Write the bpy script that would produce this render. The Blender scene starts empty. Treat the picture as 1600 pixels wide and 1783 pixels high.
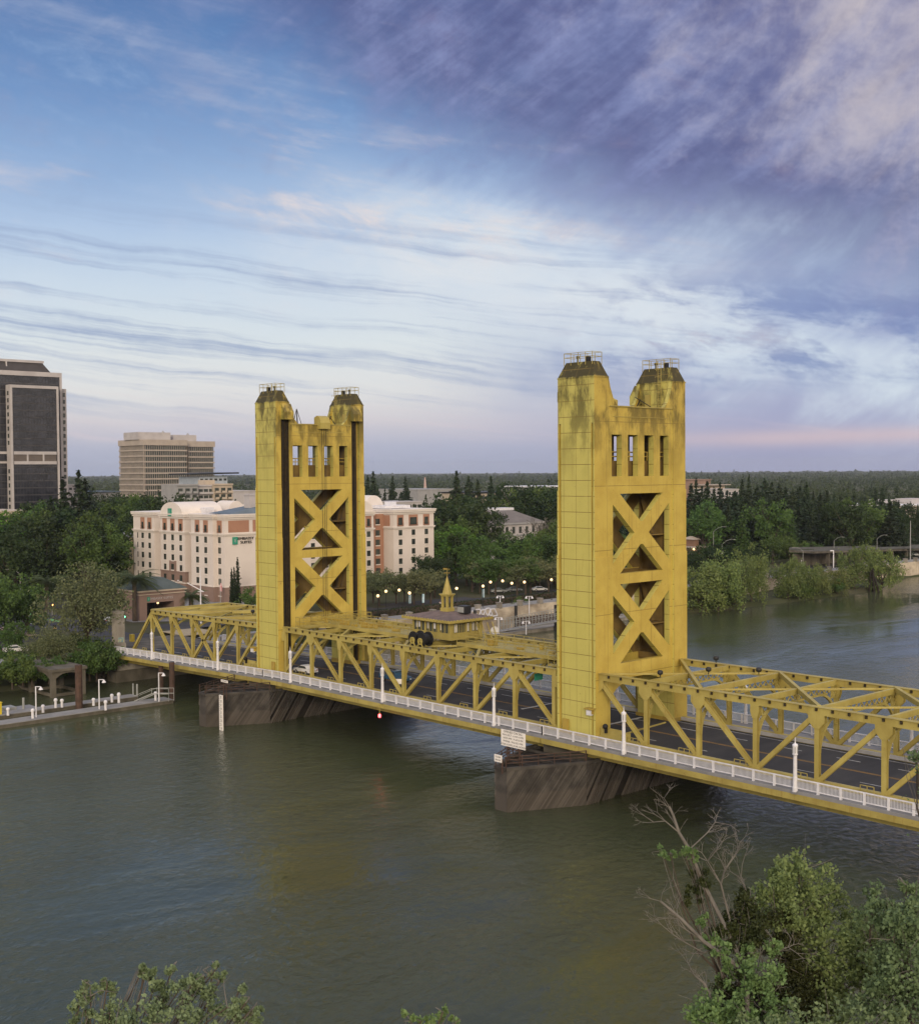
import bpy, math, random
import numpy as np
from mathutils import Vector, Matrix
R = math.radians
SC = bpy.context.scene
COL = SC.collection
# ------------------------------------------------------------------ camera
CAM_F, CAM_X, CAM_Y, CAM_Z, YAW, PIT, ROL = 2146.1, 102.06, -112.96, 32.47, -0.8291, -0.0334, -0.0067
FWD = Vector((math.sin(YAW)*math.cos(PIT), math.cos(YAW)*math.cos(PIT), math.sin(PIT)))
_r = Vector((math.cos(YAW), -math.sin(YAW), 0)); _u = _r.cross(FWD)
RIGHT = _r*math.cos(ROL)+_u*math.sin(ROL); UPV = -_r*math.sin(ROL)+_u*math.cos(ROL)
EYE = Vector((CAM_X, CAM_Y, CAM_Z))
cd = bpy.data.cameras.new('camera'); cam = bpy.data.objects.new('camera', cd); COL.objects.link(cam)
cd.sensor_fit = 'HORIZONTAL'; cd.sensor_width = 36; cd.lens = 36*CAM_F/1600
cd.clip_start = 1; cd.clip_end = 60000
cam.matrix_world = Matrix((( RIGHT.x, UPV.x, -FWD.x, EYE.x), (RIGHT.y, UPV.y, -FWD.y, EYE.y), (RIGHT.z, UPV.z, -FWD.z, EYE.z), (0, 0, 0, 1)))
SC.camera = cam
SC.view_settings.view_transform = 'Standard'; SC.view_settings.look = 'None'
SC.view_settings.exposure = 0.0; SC.view_settings.gamma = 1
SC.cycles.max_bounces = 6; SC.cycles.transparent_max_bounces = 4
SC.cycles.caustics_reflective = False; SC.cycles.caustics_refractive = False

def ray(px, py): return FWD*CAM_F + RIGHT*(px-800) - UPV*(py-891.5)
def on_z(px, py, z):
    d = ray(px, py); return EYE + d*((z-EYE.z)/d.z)
def on_x(px, py, x):
    d = ray(px, py); return EYE + d*((x-EYE.x)/d.x)
def on_y(px, py, y):
    d = ray(px, py); return EYE + d*((y-EYE.y)/d.y)
def at_depth(px, py, D): return EYE + ray(px, py)*(D/CAM_F)

def S(r, g, b):
    f = lambda c: (c/255/12.92) if c/255 <= 0.04045 else ((c/255+0.055)/1.055)**2.4
    return (f(r), f(g), f(b), 1)

# ------------------------------------------------------------------ node expressions
class X:
    """a socket with arithmetic"""
    def __init__(s, t, o): s.t = t; s.o = o
    def _m(s, op, *a, clamp=False):
        n = s.t.nodes.new('ShaderNodeMath'); n.operation = op; n.use_clamp = clamp
        for i, v in enumerate((s,)+a):
            if isinstance(v, X): s.t.links.new(v.o, n.inputs[i])
            else: n.inputs[i].default_value = v
        return X(s.t, n.outputs[0])
    def __add__(s, o): return s._m('ADD', o)
    __radd__ = __add__
    def __sub__(s, o): return s._m('SUBTRACT', o)
    def __rsub__(s, o): return (s*-1)+o
    def __mul__(s, o): return s._m('MULTIPLY', o)
    __rmul__ = __mul__
    def __truediv__(s, o): return s._m('DIVIDE', o)
    def gt(s, o): return s._m('GREATER_THAN', o)
    def lt(s, o): return s._m('LESS_THAN', o)
    def fract(s): return s._m('FRACT')
    def absv(s): return s._m('ABSOLUTE')
    def clamp(s): return s._m('ADD', 0.0, clamp=True)
    def power(s, o): return s._m('POWER', o)
    def exp(s): return s._m('EXPONENT')
    def mx(s, o): return s._m('MAXIMUM', o)
    def mn(s, o): return s._m('MINIMUM', o)
    def smooth(s, a, b):
        n = s.t.nodes.new('ShaderNodeMapRange'); n.interpolation_type = 'SMOOTHSTEP'
        s.t.links.new(s.o, n.inputs[0]); n.inputs[1].default_value = a; n.inputs[2].default_value = b
        return X(s.t, n.outputs[0])
def vec(t, x, y, z):
    n = t.nodes.new('ShaderNodeCombineXYZ')
    for i, v in enumerate((x, y, z)):
        if isinstance(v, X): t.links.new(v.o, n.inputs[i])
        else: n.inputs[i].default_value = v
    return X(t, n.outputs[0])
def sep(v):
    n = v.t.nodes.new('ShaderNodeSeparateXYZ'); v.t.links.new(v.o, n.inputs[0])
    return [X(v.t, n.outputs[i]) for i in range(3)]
def noise(t, v, scale=1.0, detail=4, rough=0.55, dist=0.0):
    n = t.nodes.new('ShaderNodeTexNoise'); n.inputs['Scale'].default_value = scale
    n.inputs['Detail'].default_value = detail; n.inputs['Roughness'].default_value = rough
    n.inputs['Distortion'].default_value = dist
    if v is not None: t.links.new(v.o, n.inputs['Vector'])
    return X(t, n.outputs[0])
def mixc(t, f, a, b):
    n = t.nodes.new('ShaderNodeMix'); n.data_type = 'RGBA'; n.blend_type = 'MIX'
    for k, v in ((0, f), (6, a), (7, b)):
        if isinstance(v, X): t.links.new(v.o, n.inputs[k])
        else: n.inputs[k].default_value = v
    return X(t, n.outputs[2])
def ramp(t, f, stops):
    n = t.nodes.new('ShaderNodeValToRGB'); e = n.color_ramp.elements
    while len(e) < len(stops): e.new(0.5)
    for k, (p, c) in enumerate(stops): e[k].position = p; e[k].color = c
    t.links.new(f.o, n.inputs[0]); return X(t, n.outputs[0])

# ------------------------------------------------------------------ world: dusk sky with cloud
SUN_EL, SUN_AZ = R(16), math.atan2(0.74, -0.67)       # azimuth from +Y towards +X
w = bpy.data.worlds.new('World'); SC.world = w; w.use_nodes = True
t = w.node_tree; t.nodes.clear()
out = t.nodes.new('ShaderNodeOutputWorld'); bg = t.nodes.new('ShaderNodeBackground')
t.links.new(bg.outputs[0], out.inputs[0])
sky = t.nodes.new('ShaderNodeTexSky'); sky.sky_type = 'NISHITA'; sky.sun_disc = False
sky.sun_elevation = SUN_EL; sky.sun_rotation = SUN_AZ
tc = t.nodes.new('ShaderNodeTexCoord'); dx, dy, dz = sep(X(t, tc.outputs['Generated']))
fa = dx*math.sin(YAW)+dy*math.cos(YAW); fb = dx*math.cos(YAW)+dy*(-math.sin(YAW))
az = fb._m('ARCTAN2', fa); el = dz._m('ARCSINE')
U = az*(1/.357); V = el*(1/.362)
Uc = U.mx(-1.7).mn(1.7)
n1 = noise(t, vec(t, U*1.3+3.1, V*2.6-U*0.5, 0.0), 1.6, 5, .55) - .5
n2 = noise(t, vec(t, U*2.6-V*1.5, V*1.5+U*1.1, 4.0), 2.2, 8, .62, .25) - .5
n3 = noise(t, vec(t, U*.9+7.0, V*6.5+U*.9, 2.0), 1.6, 8, .62, .2) - .5
n4 = noise(t, vec(t, U*.42+1.7, V*17.0+U*1.9+n1*1.0, 9.0), 1.5, 7, .58) - .5
nf = noise(t, vec(t, U*2.6, V*6.0+U*1.3, 5.0), 2.4, 8, .64, .35) - .5
ng = noise(t, vec(t, U*5.0+V*2.0, V*9.0, 1.0), 3.0, 6, .6, .2) - .5
n5 = noise(t, vec(t, U*1.0+V*.7, V*6.5-U*4.2, 6.0), 1.5, 7, .6, .15) - .5
VV = (V + n1*.07 + n3*.05)*(1/1.5)
def stops(l): return [(p/1.5, S(*c)) for p, c in l]
L = ramp(t, VV, stops([(0, (170,178,204)), (.05, (186,190,211)), (.11, (218,213,220)), (.18, (233,233,233)), (.28, (228,236,240)), (.40, (212,227,242)), (.52, (184,207,237)), (.64, (152,183,224)), (.78, (120,156,206)), (.92, (98,136,190)), (1.02, (92,126,180)), (1.45, (90,118,170))]))
Rr = ramp(t, VV, stops([(0, (160,165,200)), (.10, (166,170,206)), (.19, (158,167,207)), (.30, (150,165,208)), (.40, (172,190,224)), (.52, (190,206,234)), (.70, (150,160,205)), (1.0, (140,145,195)), (1.45, (120,130,180))]))
lr = (U + n1*.6).smooth(-.25, .8)
c = mixc(t, lr, L, Rr)
mv = (n3*.7+n2*.6+nf*.7+.12).smooth(.0, .42)*V.smooth(.50, .72)*(1-U.smooth(-.1, .6))
c = mixc(t, mv*.55, c, S(158, 172, 208))
# pale band under the dark cloud
cur = .69 - Uc*.47 + Uc*Uc*.14
s = V - cur + n1*.20 + n2*.14 + n5*.22 + ng*.05
band = ((s+.17)*(1/.11)); band = (band*band*-1).exp()*(U+n3*.8).smooth(-.65, .15)
band = band*(1-V.smooth(.54, .74))
c = mixc(t, (band*(.92+n2*1.3+nf*.7)).clamp(), c, S(220, 232, 244))
band2 = ((V-.42+U*.15+n3*.10)*(1/.11)); band2 = (band2*band2*-1).exp()*(U+n1*.6).smooth(-.7, -.1)*(1-(U+n2*.4).smooth(.45, .8))
c = mixc(t, (band2*(.75+nf*1.6)).clamp(), c, S(229, 235, 242))
# grey-blue streaks low on the left
m4 = (n4+ng*.12).smooth(-.03, .20)*V.smooth(.07, .2)*(1-V.smooth(.42, .62))*(1-U.smooth(.25, .9))
c = mixc(t, m4*.80, c, S(146, 165, 203))
mq = (0-n4).smooth(.04, .28)*V.smooth(.02, .1)*(1-V.smooth(.2, .34))
c = mixc(t, mq*.5, c, S(232, 214, 219))
m3 = (n3+nf*.35).smooth(.02, .30)*V.smooth(.30, .44)*(1-V.smooth(.62, .86))*(1-U.smooth(.35, .9))
c = mixc(t, m3*.66, c, S(235, 228, 232))
mu = (n3*.8+n5*.5+nf*.3).smooth(.0, .28)*V.smooth(.52, .64)*(1-U.smooth(.0, .5))
c = mixc(t, mu*.42, c, S(186, 196, 220))
m5 = (nf*.8+ng*.2+n3*.8+.06).smooth(-.04, .22)*V.smooth(.12, .24)*(U+n1*.4-V*.35).smooth(-.02, .4)*(1-(V+U*.10).smooth(.40, .56))
c = mixc(t, m5*.85, c, S(124, 143, 194))
mb = (0-nf-n2*.4).smooth(.0, .30)*V.smooth(.46, .62)*(1-U.smooth(.1, .6))
c = mixc(t, mb*.34, c, S(178, 198, 230))
md = (nf*.6+n2*.6).smooth(.0, .3)*V.smooth(.5, .7)*(1-U.smooth(.2, .7))
c = mixc(t, md*.38, c, S(96, 126, 182))
# cream wisps at mid height
mw = (V-.545+U*.05+n1*.10)*(1/.065); mw = (mw*mw*-1).exp()*(nf*1.1+n3*.9+.25).smooth(.12, .62)*(U+n2*.3).smooth(-.75, -.3)*(1-U.smooth(.15, .5))
c = mixc(t, mw*.95, c, S(243, 230, 226))
mw2 = (V-.30+U*.02+n1*.05)*(1/.03); mw2 = (mw2*mw2*-1).exp()*(nf*1.2+n3*.8+.25).smooth(.15, .6)*U.smooth(.15, .4)*(1-U.smooth(.6, .85))
c = mixc(t, mw2*.85, c, S(238, 226, 224))
# purple cloud mass upper right, streaked
P = s.smooth(-.10, .17)
pc = mixc(t, (n2*1.3+n5*1.5+n1*.6+ng*.6+.40).smooth(.05, .95), S(90, 94, 142), S(142, 152, 198))
pc = mixc(t, (nf+n1*.5).smooth(.02, .3)*.45, pc, S(124, 112, 152))
hl = (U*.78+V*.85+n2*1.15+n1*.4+ng*.3).smooth(1.02, 1.8)
pc = mixc(t, hl*.92, pc, S(208, 198, 202))
pc = mixc(t, (0-U+n2*.6+nf*.4).smooth(.10, .85)*.72, pc, S(100, 132, 192))
pc = mixc(t, (n3+nf*.6+n5*.4).smooth(.05, .35)*.45*(1-U.smooth(.1, .7)), pc, S(172, 176, 206))
c = mixc(t, (P*(.88+n2*.9)).clamp(), c, pc)
# pink streak low right
mp = ((V-.060-U*.010+n4*.02)*(1/.020)); mp = (mp*mp*-1).exp()*(U+n1*.4).smooth(.1, .75)
c = mixc(t, mp*.75, c, S(220, 198, 205))
# unseen overcast overhead and sunset side behind the viewer, brightened to light the scene
c = mixc(t, V.smooth(1.15, 2.6), c, S(206, 212, 232))
c = mixc(t, (0-fa).smooth(-.1, .8)*(1-V.smooth(1.0, 4.0)*.5), c, (1.0, .80, .58, 1))
gain = .95 + (0-fa).smooth(-.1, .8)*.75 + V.smooth(1.15, 2.6)*.45
skyw = t.nodes.new('ShaderNodeVectorMath'); skyw.operation = 'SCALE'; t.links.new(sky.outputs[0], skyw.inputs[0]); skyw.inputs['Scale'].default_value = .06
cg = t.nodes.new('ShaderNodeVectorMath'); cg.operation = 'SCALE'; t.links.new(c.o, cg.inputs[0]); t.links.new(gain.o, cg.inputs['Scale'])
fin = mixc(t, .94, X(t, skyw.outputs[0]), X(t, cg.outputs[0]))
t.links.new(fin.o, bg.inputs[0]); bg.inputs[1].default_value = 1.0

sl = bpy.data.lights.new('sun', 'SUN'); sl.energy = 1.9; sl.angle = R(14); sl.color = (1.0, .86, .66)
so = bpy.data.objects.new('sun', sl); COL.objects.link(so)
sd = Vector((math.sin(SUN_AZ)*math.cos(SUN_EL), math.cos(SUN_AZ)*math.cos(SUN_EL), math.sin(SUN_EL)))
so.rotation_euler = sd.to_track_quat('Z', 'Y').to_euler()

# ------------------------------------------------------------------ mesh builder
def wloc(o):
    v = Vector((0, 0, 0))
    while o is not None: v += o.location; o = o.parent
    return v
class MB:
    def __init__(s): s.v = []; s.f = []
    def add(s, vs, fs):
        b = len(s.v); s.v += [tuple(p) for p in vs]; s.f += [tuple(b+i for i in q) for q in fs]
    def bx(s, x0, x1, y0, y1, z0, z1):
        s.add([(x0,y0,z0),(x1,y0,z0),(x1,y1,z0),(x0,y1,z0),(x0,y0,z1),(x1,y0,z1),(x1,y1,z1),(x0,y1,z1)],
              [(3,2,1,0),(4,5,6,7),(0,1,5,4),(1,2,6,5),(2,3,7,6),(3,0,4,7)])
    def hexa(s, p):       # 8 points, bottom ring then top ring
        s.add(p, [(3,2,1,0),(4,5,6,7),(0,1,5,4),(1,2,6,5),(2,3,7,6),(3,0,4,7)])
    def beam(s, p, q, w, h, up=(0,0,1)):
        p = Vector(p); q = Vector(q); d = (q-p).normalized(); u = Vector(up)
        if abs(d.dot(u)) > .98: u = Vector((1,0,0)) if abs(d.x) < .9 else Vector((0,1,0))
        a = d.cross(u).normalized()*(w/2); b = a.cross(d).normalized()*(h/2)
        s.hexa([p-a-b, p+a-b, q+a-b, q-a-b, p-a+b, p+a+b, q+a+b, q-a+b])
    def tube(s, p, q, r0, r1=None, n=8, cap=True):
        r1 = r0 if r1 is None else r1
        p = Vector(p); q = Vector(q); d = (q-p).normalized()
        a = d.orthogonal().normalized(); b = d.cross(a); V_ = []
        for c_, r_ in ((p, r0), (q, r1)):
            for k in range(n):
                an = 2*math.pi*k/n; V_.append(c_+(a*math.cos(an)+b*math.sin(an))*r_)
        F = [(k, (k+1) % n, n+(k+1) % n, n+k) for k in range(n)]
        if cap: F += [tuple(range(n-1, -1, -1)), tuple(range(n, 2*n))]
        s.add(V_, F)
    def path(s, pts, r, n=6):
        for a, b in zip(pts[:-1], pts[1:]): s.tube(a, b, r, r, n)
    def lathe(s, c, prof, n=12):
        c = Vector(c); V_ = []; F = []
        for r_, z in prof:
            for k in range(n):
                an = 2*math.pi*(k+.5)/n; V_.append((c.x+r_*math.cos(an), c.y+r_*math.sin(an), c.z+z))
        m = len(prof)
        for i in range(m-1):
            for k in range(n): F.append((i*n+k, i*n+(k+1) % n, (i+1)*n+(k+1) % n, (i+1)*n+k))
        F += [tuple(range(n-1, -1, -1)), tuple(range((m-1)*n, m*n))]
        s.add(V_, F)
    def prism(s, poly, axis, a, b):   # 2-D polygon extruded along an axis
        def P(u, v, w_): return {'x': (w_, u, v), 'y': (u, w_, v), 'z': (u, v, w_)}[axis]
        n = len(poly)
        s.add([P(u, v, a) for u, v in poly]+[P(u, v, b) for u, v in poly],
              [tuple(range(n-1, -1, -1)), tuple(range(n, 2*n))]+[(k, (k+1) % n, n+(k+1) % n, n+k) for k in range(n)])
    def sphere(s, c, r, n=8, m=6, sz=1):
        s.lathe(c, [(max(.001, r*math.sin(math.pi*i/m)), -r*sz*math.cos(math.pi*i/m)) for i in range(m+1)], n)
    def build(s, name, mat, parent=None, smooth=False, label=None, kind=None):
        me = bpy.data.meshes.new(name)
        off = wloc(parent) if parent else Vector((0, 0, 0))
        me.from_pydata([(a-off.x, b-off.y, c_-off.z) for a, b, c_ in s.v], [], s.f); me.update()
        return link(name, me, mat, parent, smooth, label, kind)
def link(name, me, mat, parent=None, smooth=False, label=None, kind=None):
    if mat: me.materials.append(mat)
    if smooth: me.polygons.foreach_set('use_smooth', [True]*len(me.polygons))
    o = bpy.data.objects.new(name, me); COL.objects.link(o)
    if parent: o.parent = parent
    if label: o['label'] = label
    if kind: o['kind'] = kind
    return o
def tag(o, label, cat, group=None):
    o['label'] = label; o['category'] = cat
    if group: o['group'] = group
    return o
def thing(name, loc, label, cat, group=None):
    o = bpy.data.objects.new(name, None); COL.objects.link(o); o.location = loc; o.empty_display_size = .5
    return tag(o, label, cat, group)
def dup(root, loc, rz=0, sc=1, label=None, group=None, lite=False):
    r = root.copy(); COL.objects.link(r); r.location = loc; r.rotation_euler = (0, 0, rz)
    r.scale = (sc, sc, sc) if not isinstance(sc, tuple) else sc
    if label: r['label'] = label
    if group: r['group'] = group
    for ch in list(root.children):
        c_ = ch.copy(); COL.objects.link(c_); c_.parent = r
        for g in list(ch.children):
            d = g.copy(); COL.objects.link(d); d.parent = c_
    return r

# ------------------------------------------------------------------ materials
def mat(name, c1, c2=None, rough=.7, scale=.5, stretch=(1, 1, 1), spec=.3, bump=0, bscale=None, metal=0, detail=5, lo=.3, hi=.7, rand=0):
    m = bpy.data.materials.new(name); m.use_nodes = True; t = m.node_tree; b = t.nodes['Principled BSDF']
    b.inputs['Roughness'].default_value = rough; b.inputs['Specular IOR Level'].default_value = spec; b.inputs['Metallic'].default_value = metal
    tc = t.nodes.new('ShaderNodeTexCoord'); mp = t.nodes.new('ShaderNodeMapping'); t.links.new(tc.outputs['Object'], mp.inputs[0])
    mp.inputs['Scale'].default_value = stretch; v = X(t, mp.outputs[0])
    if c2 is None: c2 = tuple(x*.78 for x in c1[:3])+(1,)
    f = noise(t, v, scale, detail, .6).smooth(lo, hi)
    col = mixc(t, f, c1, c2)
    if rand:
        oi = t.nodes.new('ShaderNodeObjectInfo'); hs = t.nodes.new('ShaderNodeHueSaturation')
        rr = X(t, oi.outputs['Random'])
        t.links.new((rr*rand+1-rand/2).o, hs.inputs['Value']); t.links.new((rr*7.31).fract().__mul__(.05).__add__(.475).o, hs.inputs['Hue'])
        t.links.new(col.o, hs.inputs['Color']); col = X(t, hs.outputs[0])
    t.links.new(col.o, b.inputs['Base Color'])
    if bump:
        bn = t.nodes.new('ShaderNodeBump'); bn.inputs['Strength'].default_value = bump; bn.inputs['Distance'].default_value = .05
        t.links.new(noise(t, v, bscale or scale*6, 4).o, bn.inputs['Height']); t.links.new(bn.outputs[0], b.inputs['Normal'])
    return m
def emit(name, c, s):
    m = bpy.data.materials.new(name); m.use_nodes = True; b = m.node_tree.nodes['Principled BSDF']
    b.inputs['Base Color'].default_value = (.8, .7, .5, 1); b.inputs['Emission Color'].default_value = c; b.inputs['Emission Strength'].default_value = s
    return m
def gold_mat(name, seam=0.0, grime=1.0, col=(.50, .385, .085, 1), col2=(.42, .31, .062, 1)):
    """yellow bridge paint: patchy fade, rust runs, plate seams, algae stains high up"""
    m = bpy.data.materials.new(name); m.use_nodes = True; t = m.node_tree; b = t.nodes['Principled BSDF']
    b.inputs['Roughness'].default_value = .52; b.inputs['Specular IOR Level'].default_value = .3
    g = t.nodes.new('ShaderNodeNewGeometry'); v = X(t, g.outputs['Position']); x, y, z = sep(v)
    c = mixc(t, noise(t, v, .35, 6, .6).smooth(.3, .7), col, col2)
    if seam:
        nx, ny, nz = sep(X(t, g.outputs['Normal'])); side = ny.absv().gt(.5); c = mixc(t, side*.55, c, (.47, .48, .15, 1))  # y-facing plates tinted greener, sky light put into the paint colour
    run = noise(t, vec(t, x*2.3, y*2.3, z*.13), 1.0, 5, .65)
    c = mixc(t, run.smooth(.54, .75)*(.42*grime), c, (.24, .15, .035, 1))
    spot = noise(t, v, 2.6, 5, .7)
    c = mixc(t, spot.smooth(.62, .72)*(.55*grime), c, (.15, .07, .02, 1))
    if seam:
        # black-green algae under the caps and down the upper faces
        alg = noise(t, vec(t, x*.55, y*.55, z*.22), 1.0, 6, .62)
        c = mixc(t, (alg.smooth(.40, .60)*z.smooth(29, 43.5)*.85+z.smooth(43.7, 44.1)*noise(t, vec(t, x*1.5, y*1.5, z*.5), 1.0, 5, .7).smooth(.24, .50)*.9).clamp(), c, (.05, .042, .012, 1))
        ln = ((z*(1/seam)).fract()-.5).absv().gt(.479)*side+((z*(1/7.9)+.14).fract()-.5).absv().gt(.4955)*(1-side)
        ln2 = ((x*(1/2.05)+.5).fract()-.5).absv().lt(.016)*side+((y*(1/4.4)).fract()-.5).absv().lt(.006)*(1-side)
        c = mixc(t, ((ln*.85+ln2*.6)*noise(t, v, .8, 3).smooth(.15, .45)).clamp(), c, (.17, .12, .03, 1))

    t.links.new(c.o, b.inputs['Base Color'])
    bn = t.nodes.new('ShaderNodeBump'); bn.inputs['Strength'].default_value = .25; bn.inputs['Distance'].default_value = .03
    t.links.new(noise(t, v, 1.1, 4).o, bn.inputs['Height']); t.links.new(bn.outputs[0], b.inputs['Normal'])
    return m
M = {}
M['gold'] = gold_mat('gold_paint', grime=1.35, col=(.40, .335, .10, 1), col2=(.30, .24, .065, 1)); M['gold_plate'] = gold_mat('gold_plate', seam=1.95)
M['gold_rail'] = gold_mat('gold_rail', grime=1.6, col=(.38, .315, .095, 1), col2=(.28, .225, .065, 1))
M['gold_dim'] = gold_mat('gold_weathered_and_shade', grime=1.6, col=(.40, .29, .055, 1), col2=(.28, .20, .05, 1))
M['inner'] = gold_mat('inner_brown_shade', grime=2.0, col=(.20, .135, .045, 1), col2=(.12, .08, .03, 1))  # dark brown; on the added inner plates it holds painted interior shade
M['slot'] = mat('guide_slot', (.05, .035, .015, 1), (.02, .015, .01, 1), .7, 1.5)
M['kerb'] = mat('pale_kerb', (.42, .42, .43, 1), (.32, .32, .33, 1), .85, .5)
M['white'] = mat('white_paint', (.66, .66, .71, 1), (.54, .54, .59, 1), .5, 1.4)
M['asphalt'] = mat('asphalt', (.036, .036, .04, 1), (.058, .057, .06, 1), .85, .25, (1, .25, 1), .2)
M['line'] = mat('road_line', (.55, .55, .55, 1), (.30, .30, .30, 1), .7, 1.2)
M['yline'] = mat('yellow_line', (.42, .22, .03, 1), (.22, .13, .03, 1), .7, 1.2)
M['conc'] = mat('concrete', (.28, .26, .23, 1), (.17, .155, .135, 1), .85, .4, (1, 1, .6), .2, .3)
M['conc_dark'] = mat('stained_concrete', (.13, .118, .098, 1), (.065, .058, .046, 1), .85, .35, (1, 1, .5), .2, .3)
M['walk'] = mat('sidewalk', (.24, .24, .25, 1), (.18, .18, .19, 1), .85, .5)
def timber_mat():
    m = mat('old_timber', (.075, .068, .062, 1), (.034, .031, .03, 1), .85, .5, (1, 1, 1), .2, .4); t = m.node_tree; b = t.nodes['Principled BSDF']
    g = t.nodes.new('ShaderNodeNewGeometry'); ri = X(t, g.outputs['Random Per Island']); x, y, z = sep(X(t, g.outputs['Position']))
    old = X(t, b.inputs['Base Color'].links[0].from_socket)
    c = mixc(t, (z+noise(t, vec(t, x*.5, y*.5, z*.5), 1, 3)*1.2).smooth(-4.6, -5.1)*.8, old, (.078, .068, .06, 1))
    hs = t.nodes.new('ShaderNodeHueSaturation'); t.links.new((ri*.5+.75).o, hs.inputs['Value']); t.links.new(c.o, hs.inputs['Color']); t.links.new(hs.outputs[0], b.inputs['Base Color']); return m
M['timber'] = timber_mat()
M['timber2'] = mat('fender_core', (.02, .016, .014, 1), (.012, .01, .009, 1), .9, 1)
M['pole'] = mat('grey_metal', (.30, .31, .31, 1), (.22, .23, .23, 1), .5, 1)
M['dark'] = mat('dark_metal', (.025, .025, .027, 1), (.015, .015, .016, 1), .5, 1)
M['black'] = mat('black_rubber', (.012, .012, .013, 1), None, .6, 1)
M['lampglow'] = emit('lamp_glow', (1, .66, .30, 1), 1.7)
M['redglow'] = emit('red_glow', (1, .02, .06, 1), 6)
M['orangeglow'] = emit('orange_glow', (1, .42, .10, 1), 5)
M['greenglow'] = emit('green_glow', (.1, 1, .45, 1), 4)
M['glass'] = mat('dark_glass', (.03, .04, .05, 1), (.05, .07, .08, 1), .12, .8, spec=.6)
M['rust'] = mat('rusty_steel', (.085, .05, .038, 1), (.045, .03, .024, 1), .8, 1.2)
# ================================================================== BRIDGE
def D(x): return -.5-.0042*max(0.0, x+10)-.028*max(0.0, -60-x)     # deck line
YN, YF, W = .7, 17.23, 17.93
LIFT = [-64.3+7.55*i for i in range(9)]               # panel points
WEST = [3.0, 10.4, 17.95, 25.5, 33.05, 40.6, 48.15, 55.7, 63.25]
EAST = [-71.1, -78.15, -85.65, -93.15, -100.6, -108.0, -115.5]
def topz(x):
    if x < -68: return 7.3-(-68-x)*.016
    if x < -1: return 7.3
    return 7.6
def walk_path(xs, f): return [(x, f(x)) for x in xs]
def subdiv(a, b, step):
    n = max(1, int(round(abs(b-a)/step))); return [a+(b-a)*i/n for i in range(n+1)]
def ribbon(mb, xs, y0, y1, z0, z1):
    """a strip along x that follows the camber, closed box section"""
    n = len(xs); V_ = []; F = []
    for x in xs:
        d = D(x); V_ += [(x, y0, d+z0), (x, y1, d+z0), (x, y1, d+z1), (x, y0, d+z1)]
    for i in range(n-1):
        a = 4*i; b = a+4
        F += [(a, a+1, b+1, b), (a+1, a+2, b+2, b+1), (a+2, a+3, b+3, b+2), (a+3, a, b, b+3)]
    F += [(0, 3, 2, 1), (4*n-4, 4*n-3, 4*n-2, 4*n-1)]
    mb.add(V_, F)

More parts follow.
